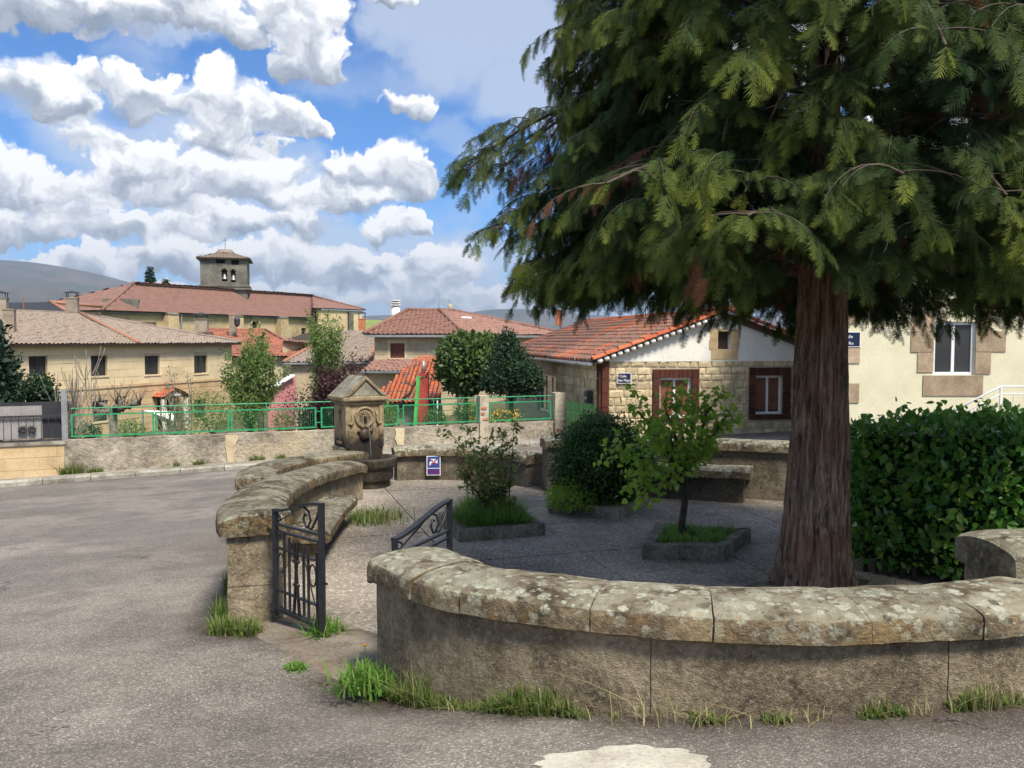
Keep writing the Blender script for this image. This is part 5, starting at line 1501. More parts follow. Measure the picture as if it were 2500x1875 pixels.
st = thing('stair_railing', 'white metal stair railing in front of the cream house', 'railing', tuple(at(2400, 1010, 18)))
ra, rb, rc = at(2318, 1008, 18.2), at(2444, 943, 18.2), at(2540, 943, 18.2)
MB().tube([ra, rb, rc], .022, 8).build('hand_rail', M['white_metal'], st, True)
MB().tube([ra-UP*.16, rb-UP*.16, rc-UP*.16], .014, 8).build('lower_rail', M['white_metal'], st, True)
for k in range(11):
    p = ra.lerp(rb, k/10) if k < 7 else rb.lerp(rc, (k-7)/3)
    MB().bar(p-UP*.16, p-UP*1.0, .018).build('baluster', M['white_metal'], st)
for p in (ra, rb, rc): MB().bar(p, p-UP*1.5, .04).build('post', M['white_metal'], st)
for k in range(6):
    a = ra+UP*-1.0; q = Vector((rb.x-ra.x, 0, rb.z-ra.z))
    MB().pbox(Vector((ra.x+q.x*k/6, 18.3, -2.0)), (q.x/6, 0, 0), (0, 1.4, 0), (0, 0, a.z+2.0+q.z*(k+1)/6)).build('step', M['kerb_street'], st)
# ------------------------------------------------------------------ yellow stone house across the gardens
YO = Vector((-21.85, 45.0, 0)); YU = Vector((.325, .946, 0)).normalized(); YN = Vector((YU.y, -YU.x, 0))
def yx(xs):
    k = (xs-CX)/FPX; return (YO.y*k-YO.x)/(YU.x-YU.y*k)
def yz(ys, t): return zat(ys, YO.y+YU.y*t)
yh = thing('yellow_stone_house', 'long two-storey house of pale yellow ashlar with a low grey-brown tiled roof', 'house', (-20, 50, -3.6))
YL0, YL1 = -11.0, yx(566); YW = YL1-YL0; Y0 = YO+YU*YL0
YB, YE, YS = -4.2, 1.40, yz(944, 2)
S = lambda x: 0+x/2.514
def yop(x0, x1, y0, y1):
    xa, xb = yx(x0/2.514), yx(x1/2.514); xm = (xa+xb)/2
    return (xa-YL0, xb-YL0, yz(580+y1/2.514, xm), yz(580+y0/2.514, xm))
ups = [yop(175, 290, 728, 850), yop(557, 657, 726, 849), yop(887, 978, 726, 840), yop(1190, 1272, 725, 832)]
low = [yop(563, 657, 1000, 1128), yop(1185, 1262, 995, 1105), yop(958, 1052, 985, 1225), yop(405, 468, 1005, 1300)]
mb = MB(); facade(mb, Y0, YU, YN, YW, YB, YE, ups+low, .25)
mb.face([Y0+YU*YW+UP*YB, Y0+YU*YW-YN*10+UP*YB, Y0+YU*YW-YN*10+UP*YE, Y0+YU*YW+UP*YE])
mb.face([Y0-YN*10+UP*YB, Y0+UP*YB, Y0+UP*YE, Y0-YN*10+UP*YE])
mb.build('wall', M['ashlar_joint'], yh)
AM, AG = flat_meshes('ashlar'), flat_meshes('ashlar_ground')
lay(yh, Y0, YU, YN, YW, courses(YS+.12, YE, .42), ups, (.7, 1.3), .006, .02, AM, 'ashlar_block', 11)
lay(yh, Y0, YU, YN, YW, courses(YB, YS, .36), low, (.6, 1.1), .010, .02, AG, 'ashlar_block', 12)
MB().pbox(Y0+UP*YS, YU*YW, YN*.07, UP*.115).build('string_course', M['ashlar_ground'], yh)
for i, o in enumerate(ups):
    window(yh, Y0, YU, YN, o, .2, 'wood_dark', mull=1, fw=.06, sill='ashlar', blind=(('curtain', .10, .3, False) if i > 1 else None))
for i, o in enumerate(low[:2]):
    window(yh, Y0, YU, YN, o, .2, 'wood_dark', mull=1, fw=.06, sill='ashlar', bars=5)
for o in low[2:]:
    a, b, c, d = o
    MB().pbox(Y0+YU*a+UP*c-YN*.22, YU*(b-a), UP*(d-c), -YN*.03).build('door', M['wood_dark'], yh)
a, b, c, d = low[2]                                        # little tiled porch
pc = Y0+YU*((a+b)/2)
pz = d+.15
for s_ in (-1, 1):
    e0 = pc+YU*(s_*1.05)+UP*pz; r0 = pc+UP*(pz+.42)
    roof_plane(yh, [e0+YN*.9, e0, r0, r0+YN*.9], 'tile_orange_clean', 'porch_roof', row=.3)
    MB().pbox(pc+YU*(s_*.9-.09)+YN*.65+UP*YB, YU*.18, YN*.18, UP*(pz-YB)).build('porch_post', M['white_plaster'], yh)
MB().prism([pc+YU*-.95+YN*.78+UP*pz, pc+YU*.95+YN*.78+UP*pz, pc+YN*.78+UP*(pz+.36)], YN*.06).build('porch_gable', M['white_plaster'], yh)
# roof: long front slope, a hip and a second slope
EV = lambda t, o=.45: YO+YU*t+YN*o+UP*(YE+.02)
pk = at(482/2.514, 765, 57.0); pl = pk - YU*16.0
hp = yx(812/2.514)
A_, H_, B_ = EV(YL0-.3), EV(hp), EV(YL1+.45)
roof_plane(yh, [A_, H_, pk, pl], 'tile_grey_brown', pitch=.26, row=.42)
roof_plane(yh, [H_, B_, pk], 'tile_grey_brown', pitch=.26, row=.42)
ridge(yh, H_+UP*.06, pk+UP*.05, 'tile_ridge', .12, 'hip'); ridge(yh, pk+UP*.03, B_+UP*.06, 'tile_grey_brown', .11, 'hip'); ridge(yh, pl, pk, 'tile_grey_brown', .11)
MB().pbox(A_-YN*.02-UP*.14, B_-A_, -YN*.10, UP*.13).build('eaves_board', M['wood_dark'], yh)
back = pk-YN*7+UP*(YE-.3-pk.z)
roof_plane(yh, [B_, back, pk], 'tile_grey_brown', pitch=.5, row=.8)
chimney(yh, at(62/2.514, 822, 43.4)-UP*.3, .5, .5, 1.65, 'chimney_plaster', False, .3)
chimney(yh, at(446/2.514, 764, 57.5)-UP*.3, .72, .72, 1.25, 'chimney_plaster', True, .3)
chimney(yh, at(10/2.514, 745, 60)-UP*.8, .75, .75, 1.25, 'chimney_plaster', True, .3)

# dark-roofed house behind it
dh = thing('dark_roof_house', 'dark slate-roofed house showing just above the yellow stone house', 'house', (-27, 66, -4))
a, b, c, d = at(-60, 770, 64), at(176, 766, 64), at(122, 737, 68), at(-60, 741, 68)
MB().prism([a, b, c, d], Vector((0, .3, -.25))).build('roof', M['slate_dark'], dh)
MB().pbox(Vector((a.x, 64.8, -4)), (b.x-a.x-.5, 0, 0), (0, 6, 0), (0, 0, a.z+3.9)).build('wall', M['chimney_plaster'], dh)
ridge(dh, c, b, 'tile_ridge', .14, 'verge'); ridge(dh, c, c+Vector((2.2, 4, -.2)), 'tile_ridge', .14, 'verge')
an = at(58, 765, 62)
MB().bar(an-UP*.3, an+UP*1.2, .05).build('pipe', M['terracotta_pipe'], dh)

# ------------------------------------------------------------------ church
KO = at(247, 757, 85.0); KU = Vector((.447, .894, 0)).normalized(); KN = Vector((KU.y, -KU.x, 0))
KE, KR = KO.z, at(326, 691, 92.0).z
ck = thing('church', 'long sandstone church with a broad red-brown roof above the village houses', 'church', (-30, 100, -5))
def kx(xs):
    k = (xs-CX)/FPX; return (KO.y*k-KO.x)/(KU.x-KU.y*k)
KL = kx(780); KD = 14.0
K0 = Vector((KO.x, KO.y, 0))
kops = []
for (xs, ys, w_, h_) in ((624, 800, .9, 1.5), (743, 811, 1.0, 1.1)):
    t = kx(xs); zc = zat(ys, KO.y+KU.y*t); kops.append((t-w_/2, t+w_/2, zc-h_/2, zc+h_/2))
mb = MB(); facade(mb, K0, KU, KN, KL, -7, KE, kops, .4)
mb.face([K0-KN*KD+UP*-7, K0+UP*-7, K0+UP*KE, K0-KN*KD+UP*KE]); mb.build('wall', M['church_stone'], ck)
for o in kops: MB().pbox(K0+KU*o[0]+UP*o[2]-KN*.38, KU*(o[1]-o[0]), UP*(o[3]-o[2]), -KN*.05).build('window', M['interior_dark'], ck)
t = kx(624); zc = zat(793, KO.y+KU.y*t); 
mb = MB()
arch = [K0+KU*(t+math.cos(a)*.75)+UP*(zc+math.sin(a)*.85)+KN*.06 for a in np.linspace(0, math.pi, 13)]
mb.tube(arch, .14, 6); mb.build('window_arch', M['mid_stone'], ck, True)
for xs in (412, 572, 683):
    t = kx(xs); MB().pbox(K0+KU*(t-.7)+UP*-7, KU*1.4, KN*.9, UP*(KE-.2+7)).build('buttress', M['church_stone'], ck)
    q = K0+KU*(t-.75)+UP*(KE-.2)
    MB().prism([q, q+KN*1.0, q+UP*.5], KU*1.5).build('buttress_cap', M['tower_stone'], ck)
MB().pbox(K0-KU*.3+UP*(KE-.35)+KN*.0, KU*(KL+.6), KN*.35, UP*.33).build('cornice', M['tower_stone'], ck)
for xs in (440,):
    t = kx(xs); MB().tube([K0+KU*t+KN*.3+UP*KE, K0+KU*t+KN*.3+UP*(-3)], .10, 6).build('downpipe', M['galvanised'], ck)
rid = -KN*(KD/2)
r0_ = at(326, 692, 92.0)
e0, e1 = K0-KU*.4+KN*.6+UP*KE, K0+KU*(KL+.4)+KN*.6+UP*KE
b0, b1 = e0-KN*(KD+1.2), e1-KN*(KD+1.2)
ra_ = Vector((r0_.x, r0_.y, KR)); 
tR = kx(762); kk_ = (763-CX)/FPX; rb_ = ra_ + KU*((kk_*ra_.y-ra_.x)/(KU.x-KU.y*kk_))
roof_plane(ck, [e0, e1, rb_, ra_], 'tile_church', pitch=.42, row=.7, amp=.02, step=.008)
roof_plane(ck, [b0, e0, ra_], 'tile_church', pitch=.42, row=.7, amp=.02, step=.008)
roof_plane(ck, [e1, b1, rb_], 'tile_church', pitch=.42, row=.7, amp=.02, step=.008)
roof_plane(ck, [b1, b0, ra_, rb_], 'tile_church', pitch=.8, row=1.4)
ridge(ck, ra_, rb_, 'tile_church', .18); ridge(ck, e0, ra_, 'tile_church', .16, 'hip'); ridge(ck, e1, rb_, 'tile_church', .16, 'hip')
# lower apse at the left end and chapel at the right end
MB().pbox(Vector((at(250, 735, 87).x, 87, zat(760, 87))), Vector((3.0, 1.5, 0)), Vector((-1, 3, 0)), UP*1.3).build('apse_upper', M['tower_stone'], ck)
c0, c1 = at(776, 752, 112), at(884, 755, 118)
mb = MB(); cu_ = Vector((c1.x-c0.x, c1.y-c0.y, 0)); mb.pbox(Vector((c0.x, c0.y, -7)), cu_, Vector((-3, 9, 0)), UP*(c0.z+6.8)); mb.build('chapel', M['church_stone'], ck)
un = cu_.normalized(); MB().pbox(Vector((c0.x, c0.y, -7))+un*(cu_.length*.66), un*.8, Vector((.3, -.5, 0)), UP*(c0.z+6.6)).build('chapel_buttress', M['tower_stone'], ck)
e_a, e_b = c0-un*.6+Vector((0, -.6, 0)), c1+un*.8+Vector((0, -.6, -.05))
roof_plane(ck, [e_a, e_b, rb_-UP*.1], 'tile_church', 'chapel_roof', pitch=.42, row=.7, amp=.02, step=.008)
ridge(ck, e_b, rb_, 'tile_church', .14, 'hip')

# bell tower
TW = 6.3; TY = 104.0
tl, tr = at(483, 700, TY), at(607, 700, TY)
tw = thing('bell_tower', 'square grey stone bell tower with tiled cap and two bells, rising behind the church roof', 'tower', ((tl.x+tr.x)/2, TY+3, -5))
ang_t = math.radians(14)
TC = Vector(((tl.x+tr.x)/2-.75, TY+3.2, 0))
tu = Vector((math.cos(ang_t), math.sin(ang_t), 0)); tn = Vector((tu.y, -tu.x, 0)); hw = 2.72
TZ = zat(629, TY); TB = zat(702, TY)
TO = TC - tu*hw + tn*hw
tx = lambda xs: (xs-490)/(607-490)*2*hw*1.0
def top_(x0, x1, y0, y1): return (tx(x0), tx(x1), zat(y1, TY), zat(y0, TY))
tops = [top_(529, 552, 631, 642), top_(567, 587, 632, 645), top_(543, 557, 657, 686), top_(566, 578, 658, 688)]
mb = MB(); facade(mb, TO, tu, tn, 2*hw, -6, TZ, tops, .8)
lops = [(1.3, 2.3, zat(684, TY), zat(660, TY)), (.8, 1.6, zat(643, TY), zat(633, TY)), (2.9, 3.9, zat(643, TY), zat(633, TY))]
facade(mb, TC-tu*hw-tn*hw, tn, -tu, 2*hw, -6, TZ, lops, .8)
mb.face([TO+tu*2*hw+UP*-6, TO+tu*2*hw-tn*2*hw+UP*-6, TO+tu*2*hw-tn*2*hw+UP*TZ, TO+tu*2*hw+UP*TZ])
mb.face([TO-tn*2*hw+UP*-6, TO-tn*2*hw+UP*TZ, TO-tn*2*hw+tu*2*hw+UP*TZ, TO-tn*2*hw+tu*2*hw+UP*-6])
mb.build('shaft', M['tower_stone'], tw)
for o in tops[:2]+tops[2:]:
    MB().pbox(TO+tu*o[0]+UP*o[2]-tn*.78, tu*(o[1]-o[0]), UP*(o[3]-o[2]), -tn*.05).build('opening', M['interior_dark'], tw)
for o in lops:
    MB().pbox(TC-tu*hw-tn*hw+tn*o[0]+UP*o[2]+tu*.78, tn*(o[1]-o[0]), UP*(o[3]-o[2]), tu*.05).build('opening', M['interior_dark'], tw)
for o in tops[2:]:
    xm = (o[0]+o[1])/2; r_ = (o[1]-o[0])/2
    ar = MB().tube([TO+tu*(xm+math.cos(a)*r_)+UP*(o[3]-.15+math.sin(a)*.35)+tn*.02 for a in np.linspace(0, math.pi, 9)], .10, 6).build('arch', M['tower_stone'], tw, True)
    bc_ = TO+tu*xm-tn*.45
    zb_ = o[2]+.28
    MB().lathe([(.36, 0), (.34, .06), (.25, .25), (.20, .50), (.16, .60), (.02, .65)], bc_+UP*zb_, 16).build('bell', M['galvanised'], tw, True)
    MB().pbox(bc_-tu*.28+UP*(zb_+.66), tu*.56, tn*.12, UP*.22).build('bell_yoke', M['wood_dark'], tw)
for (z, pr) in ((TB+.15, .22), (TB-.2, .35)):
    MB().pbox(TO-tu*pr+tn*pr+UP*z, tu*(2*hw+2*pr), -tn*(2*hw+2*pr), UP*.22).build('cornice', M['tower_stone'], tw)
k4 = [TC+tu*(sx*(hw+.42))-tn*(sy*(hw+.42))+UP*(TZ+.02) for sx, sy in ((-1, -1), (1, -1), (1, 1), (-1, 1))]
apx = TC+UP*(zat(613, TY+3))
for i in range(4):
    roof_plane(tw, [k4[i], k4[(i+1) % 4], apx], 'tile_tower', pitch=.4, row=.6)
mb = MB(); mb.add([k+UP*-.16 for k in k4]+[k+UP*-.02 for k in k4], [(3, 2, 1, 0), (4, 5, 6, 7)]+[(i, (i+1) % 4, 4+(i+1) % 4, 4+i) for i in range(4)]); mb.build('eaves', M['wood_dark'], tw)
MB().tube([apx-UP*.25, apx+UP*.18], [1.15, .85], 9).build('nest', M['twig_pale'], tw)
mb = MB(); mb.bar(apx+UP*.2, apx+UP*1.7, .045); mb.bar(apx+UP*1.3-tu*.28, apx+UP*1.3+tu*.28, .04); mb.build('cross', M['dark_metal'], tw)

# ------------------------------------------------------------------ houses in the middle distance
def simple_wall(th, pts_src, Y0_, Y1_, zb, mat, ops=(), name='wall', rev=.2, thick=5.0):
    """front wall between two photograph columns; returns its frame"""
    a, b = at(pts_src[0], pts_src[2], Y0_), at(pts_src[1], pts_src[2], Y1_)
    O = Vector((a.x, a.y, 0)); u = Vector((b.x-a.x, b.y-a.y, 0)); W = u.length; u.normalize(); n = Vector((u.y, -u.x, 0))
    fx = lambda xs: (lambda k: (O.y*k-O.x)/(u.x-u.y*k))((xs-CX)/FPX)
    fz = lambda xs, ys: zat(ys, O.y+u.y*fx(xs))
    oo = [(fx(o[0]), fx(o[1]), fz((o[0]+o[1])/2, o[3]), fz((o[0]+o[1])/2, o[2])) for o in ops]
    mb = MB(); facade(mb, O, u, n, W, zb, a.z, oo, rev)
    mb.face([O+u*W+UP*zb, O+u*W-n*thick+UP*zb, O+u*W-n*thick+UP*a.z, O+u*W+UP*a.z]); mb.face([O-n*thick+UP*zb, O+UP*zb, O+UP*a.z, O-n*thick+UP*a.z])
    mb.build(name, M[mat], th)
    return O, u, n, W, a.z, oo

# house with old red tiles
rh = thing('red_tile_house', 'stone house with a faded red tile roof beyond the yellow stone house', 'house', (-19, 64, -4))
O, u, n, W, ez, oo = simple_wall(rh, (520, 714, 870), 62, 64, -4.5, 'mid_stone', [(657, 667, 893, 922), (697, 708, 893, 925)])
window(rh, O, u, n, oo[0], .15, 'wood_dark', mull=0, fw=.05)
MB().pbox(O+u*oo[1][0]+UP*oo[1][2]+n*.01, u*(oo[1][1]-oo[1][0]), UP*(oo[1][3]-oo[1][2]), n*.06).build('shutter', M['blue_shutter'], rh)
e0, e1 = O-u*.5+n*.5+UP*ez, O+u*(W+1.4)+n*.5+UP*ez
r0_ = at(490, 804, 70); r1_ = r0_+u*5.1
roof_plane(rh, [e0, e1, r1_, r0_], 'tile_red_old', pitch=.28, row=.45)
roof_plane(rh, [e1, e1-n*9, r1_], 'tile_red_old', pitch=.28, row=.45)
ridge(rh, r1_, e1+UP*.05, 'tile_red_old', .12, 'hip'); ridge(rh, r0_, r1_, 'tile_red_old', .12)
chimney(rh, at(493, 815, 66)-UP*.6, .9, .9, 1.7, 'chimney_plaster', True, .2)
chimney(rh, at(569, 812, 69)-UP*.5, .55, .55, 1.9, 'chimney_plaster', False, .2)
lantern = at(579, 798, 68)
MB().lathe([(.08, 0), (.22, .15), (.26, .6), (.10, .8), (.02, .95)], lantern, 8).build('lantern', M['dark_metal'], rh)

# small orange-walled shed and brown roofs between
oh = thing('orange_wall_house', 'small house with orange wall under a brown roof in front of the church', 'house', (-14, 68, -4))
O, u, n, W, ez, oo = simple_wall(oh, (738, 800, 836), 66, 67, -4, 'orange_plaster')
roof_plane(oh, [at(690, 832, 64), at(770, 838, 66), at(800, 812, 72), at(742, 812, 72)], 'tile_brown', pitch=.28, row=.45)
MB().pbox(O-u*.3+n*.4+UP*ez, u*(W+.6), -n*4, UP*.12).build('roof_slab', M['tile_brown'], oh)
MB().prism([at(690, 833, 64.2), at(738, 840, 66), at(738, 900, 66), at(690, 900, 64.2)], Vector((.5, 3, 0))).build('side_wall', M['mid_stone'], oh)

# grey-roofed house in the centre
gh = thing('grey_roof_house', 'house with a wide grey-brown roof and white gable edge behind the plum tree', 'house', (-12, 49, -4))
O, u, n, W, ez, oo = simple_wall(gh, (712, 905, 884), 46, 47.5, -4.6, 'mid_stone')
e0, e1 = O-u*.45+n*.35+UP*ez, O+u*(W-.1)+n*.35+UP*ez
t0 = at(834, 806, 56); t1 = t0+u*2.6
e1b = at(912, 855, 50)
roof_plane(gh, [e0, e1, t1, t0], 'tile_grey_brown', pitch=.26, row=.42)
ridge(gh, e0+UP*.04, t0+UP*.04, 'tile_ridge', .10, 'hip'); ridge(gh, e1+UP*.04, t1+UP*.04, 'tile_ridge', .11, 'verge')
MB().pbox(e0-UP*.12, e1-e0, -n*.10, UP*.10).build('gutter', M['galvanised'], gh)
MB().prism([e1-UP*.12, t1-UP*.12, t1-UP*4, e1-UP*4], Vector((.25, 0, 0))).build('gable_wall', M['white_plaster'], gh)
chimney(gh, at(884, 803, 58)-UP*.3, .48, .48, .95, 'orange_plaster', True, .2)

# brown hip-roofed house
bh = thing('brown_roof_house', 'two-storey stone house with a brown hip roof and a red roller shutter', 'house', (-5, 46, -3))
O, u, n, W, ez, oo = simple_wall(bh, (914, 1120, 815), 45.6, 46, -4, 'mid_stone', [(953, 988, 838, 874)])
MB().pbox(O+u*oo[0][0]+UP*oo[0][2]-n*.12, u*(oo[0][1]-oo[0][0]), UP*(oo[0][3]-oo[0][2]), -n*.03).build('roller_shutter', M['shutter_brown'], bh)
LM = flat_meshes('mid_stone')
lay(bh, O, u, n, W, courses(-2.2, ez-.1, .30), [(a-.14, b+.14, c-.02, d+.2) for (a, b, c, d) in oo], (.5, .9), .014, .02, LM, 'ashlar_block', 31)
a, b, c, d = oo[0]
for (x0, x1, z0, z1) in ((a-.14, a, c, d), (b, b+.14, c, d), (a-.14, b+.14, d, d+.2)): MB().pbox(O+u*x0+UP*z0+n*.004, u*(x1-x0), UP*(z1-z0), n*.03).build('surround_stone', M['ashlar'], bh)
MB().pbox(O+u*(a-.1)+UP*(c-.09), u*(b-a+.2), n*.08, UP*.08).build('sill', M['ashlar'], bh)
Cc = O+u*W; u2 = Vector((.55, .835, 0)).normalized(); n2 = Vector((u2.y, -u2.x, 0)); W2 = 11.0
mb = MB(); facade(mb, Cc, u2, n2, W2, -4, ez); mb.build('wall', M['mid_stone'], bh)
e0, ec, e2 = O-u*.5+n*.45+UP*ez, Cc+(n+n2)*.4+UP*ez, Cc+u2*(W2+.5)+n2*.45+UP*ez
tb = at(1072, 757, 51); ta = tb-u*1.9; tcx = tb+u2*1.4
roof_plane(bh, [e0, ec, tb, ta], 'tile_brown', pitch=.25, row=.40)
roof_plane(bh, [ec, e2, tcx, tb], 'tile_brown', pitch=.25, row=.40)
ridge(bh, ec+UP*.05, tb+UP*.04, 'tile_brown', .12, 'hip'); ridge(bh, ta, tb, 'tile_brown', .12); ridge(bh, tb, tcx, 'tile_brown', .12); ridge(bh, e0+UP*.05, ta, 'tile_brown', .12, 'hip'); ridge(bh, tcx, e2+UP*.05, 'tile_brown', .12, 'hip')
for p, q in ((e0, ec), (ec, e2)): MB().bar(p-UP*.12, q-UP*.12, .08, .12).build('gutter', M['galvanised'], bh)
MB().tube([ec-UP*.1-n*.3, Cc+n*.1+UP*(ez-.5), Cc+n*.1+UP*-3], .05, 6).build('downpipe', M['galvanised'], bh)
cc = at(966, 783, 52)
MB().tube([cc-UP*.5, cc+UP*.85], .26, 12).build('chimney', M['white_plaster'], bh, True)
for k in range(3): MB().tube([cc+UP*(.9+k*.14), cc+UP*(.96+k*.14)], .32, 12).build('chimney_ring', M['white_plaster'], bh, True)
MB().tube([cc+UP*.85, cc+UP*1.2], .18, 10).build('flue', M['galvanised'], bh, True)
sk = at(1128, 779, 50); MB().pbox(sk, u2*1.0, (tb-ec).normalized()*.25+UP*.02, UP*.08).build('skylight', M['white_metal'], bh)
vp = at(1099, 752, 52); MB().tube([vp-UP*.3, vp+UP*.25], .14, 8).build('vent', M['chimney_plaster'], bh, True)
an = thing('antenna', 'thin television antenna on the brown hip roof', 'antenna', tuple(tb))
MB().bar(tb, tb+UP*.95+UP*.0, .03).build('mast', M['galvanised'], an)
p = tb+UP*.55
MB().bar(p, p+Vector((.65, .1, 0)), .02).build('boom', M['galvanised'], an)
for k in range(4): MB().bar(p+Vector((.15*k+.1, .02*k, -.16)), p+Vector((.15*k+.1, .02*k, .16)), .014).build('element', M['galvanised'], an)
pr = [at(882, 905, 41), at(1034, 905, 40), at(1030, 878, 43.5), at(915, 878, 44.5)]
lr = thing('pent_roof_annex', 'low annex with brown pent roof below the red roller shutter', 'house', (-4.5, 43, -3))
roof_plane(lr, pr, 'tile_brown', pitch=.24, row=.38)
MB().prism([at(886, 912, 41.4), at(1034, 912, 40.4), at(1034, 1000, 40.4), at(886, 1000, 41.4)], Vector((.2, 2.2, 0))).build('wall', M['mid_stone'], lr)
MB().bar(at(880, 908, 40.9), at(1034, 908, 39.9), .10, .12).build('gutter', M['galvanised'], lr)

# red tiled lean-to with the red pillar
lt = thing('lean_to', 'garden lean-to with bright red clay tiles behind the fountain', 'shed', (-3.2, 33, -3))
ea, eb = at(905, 986, 31), at(1077, 986, 31); ta, tb2 = at(1020, 884, 36), at(1077, 878, 36)
lu = (eb-ea).normalized(); lsv = (tb2-eb); lnn = lu.cross(lsv).normalized(); lsd = lnn.cross(lu)
if lsd.z < 0: lsd = -lsd
slope_w = (eb-ea).length; slope_l = (tb2-eb).length
ta_u = (ta-ea).dot(lu)
tiled_slope(lt, ea, lu, lsd, slope_w, slope_l, 'tile_orange', pitch=.21, row=.34, n_parts=150, near_first=False, keep=lambda x, y: x > ta_u*y/slope_l-.1, seed=5, bed='rafters') if False else None
mesh_keep = lambda x, y: x > ta_u*y/slope_l-.1
def tri_deck(parent, pts, nn): MB().prism(pts, -nn*.07).build('rafters', M['wood_dark'], parent)
def tiled_poly():
    r = random.Random(8); e, s = lu, lsd; nrm = e.cross(s)
    if nrm.z < 0: nrm = -nrm
    me = tile_mesh('tile_orange_mid'); R3 = Matrix((e, s, nrm)).transposed()
    if R3.determinant() < 0: R3 = Matrix((-e, s, nrm)).transposed()
    for c in range(int(slope_w/.165)):
        for q in range(int(slope_l/.275)+1):
            x, y = (c+.5)*.165, q*.275
            if not mesh_keep(x, y+.1): continue
            m = Matrix.Translation(ea+e*(x+r.uniform(-.008, .008))+s*(y+r.uniform(-.012, .012))+nrm*.04) @ (R3 @ Matrix.Rotation(-.045, 3, 'X')).to_4x4() @ Matrix.Diagonal((.80, .80, .80, 1))
            link_mesh('roof_tile', me, lt, m)
    tri_deck(lt, [ea, eb, tb2, ta], nrm)
tiled_poly()
MB().prism([ea+Vector((.2, .3, -.1)), eb+Vector((0, .3, -.1)), eb+Vector((0, .3, -2.2)), ea+Vector((.2, .3, -2.2))], Vector((0, .3, 0))).build('wall', M['pier_plaster'], lt)
rp1 = thing('red_pillar', 'red plastered chimney pillar rising through the red tile lean-to roof', 'pillar', tuple(at(1032, 1050, 30.2)))
a, b = at(1021, 912, 30.2), at(1045, 912, 30.2)
MB().pbox(Vector((a.x, 30.2, -3.0)), (b.x-a.x, 0, 0), (0, .34, 0), (0, 0, a.z+3.0)).build('shaft', M['red_plaster'], rp1)
MB().tube([Vector(((a.x+b.x)/2, 30.37, a.z-.02)), Vector(((a.x+b.x)/2, 30.37, zat(882, 30.4)))], .06, 8).build('flue', M['galvanised'], rp1, True)
pk_ = thing('pink_wall', 'pink rendered wall with a sloping top beside the plum tree', 'wall', tuple(at(690, 1010, 37)))
MB().prism([at(655, 953, 37), at(713, 918, 38.5), at(713, 1060, 38.5), at(655, 1060, 37)], Vector((.1, .25, 0))).build('rendered_face', M['pink_plaster'], pk_)
MB().bar(at(654, 952, 36.9), at(714, 916, 38.5), .3, .06).build('capping', M['sign_white'], pk_)
# white awning in the garden
aw = thing('awning', 'white sheet awning stretched across the garden below the yellow house', 'awning', tuple(at(395, 1060, 30)))
n = 9; V = []
c00, c10, c01, c11 = at(348, 1001, 31), at(424, 1004, 33), at(400, 1018, 29), at(428, 1030, 30.5)
for a in range(n):
    for b in range(n):
        p = c00.lerp(c10, a/(n-1)).lerp(c01.lerp(c11, a/(n-1)), b/(n-1)) - UP*(.25*math.sin(math.pi*a/(n-1))*math.sin(math.pi*b/(n-1)))
        V.append(p)
np_obj('sheet', V, [np.array([(a*n+b, a*n+n+b, a*n+n+b+1, a*n+b+1) for a in range(n-1) for b in range(n-1)])], M['white_canvas'], aw, True)
for p in (c00, c10, c11): MB().bar(p, p-UP*1.8, .05).build('post', M['galvanised'], aw)
# rough stone hut corner below the budding tree
hu_ = thing('stone_hut', 'low stack of pale stone blocks beside the garden trees', 'wall', tuple(at(480, 1060, 32)))
for r in range(3):
    for c in range(5):
        if r == 2 and c in (0, 4): continue
        p = at(452+c*12.5+(6 if r % 2 else 0), 1062-r*11, 32)
        MB().pbox(p, (.185, 0, 0), (0, .4, 0), (0, 0, .16)).build('block', M['block_stone'], hu_)

# utility pole and wires
up_ = thing('utility_pole', 'grey wooden utility pole with wires between the green trees', 'pole', tuple(at(635, 960, 40)))
pt_ = at(634, 830, 40)
MB().tube([pt_-UP*5.5, pt_], [.16, .12], 10).build('pole', M['wood_pole'], up_, True)
for dx, dz, tgt in ((0, -.25, at(560, 833, 60)), (0, -.55, at(500, 826, 62)), (0, -.35, at(705, 878, 45)), (0, -.7, at(770, 882, 46))):
    a = pt_+UP*dz; pts = [a.lerp(tgt, k/10)-UP*(.5*math.sin(math.pi*k/10)) for k in range(11)]
    MB().tube(pts, .018, 5).build('wire', M['dark_metal'], up_, True)
MB().box(pt_+Vector((.22, -.1, -.75)), (.25, .18, .22)).build('junction_box', M['dark_metal'], up_)

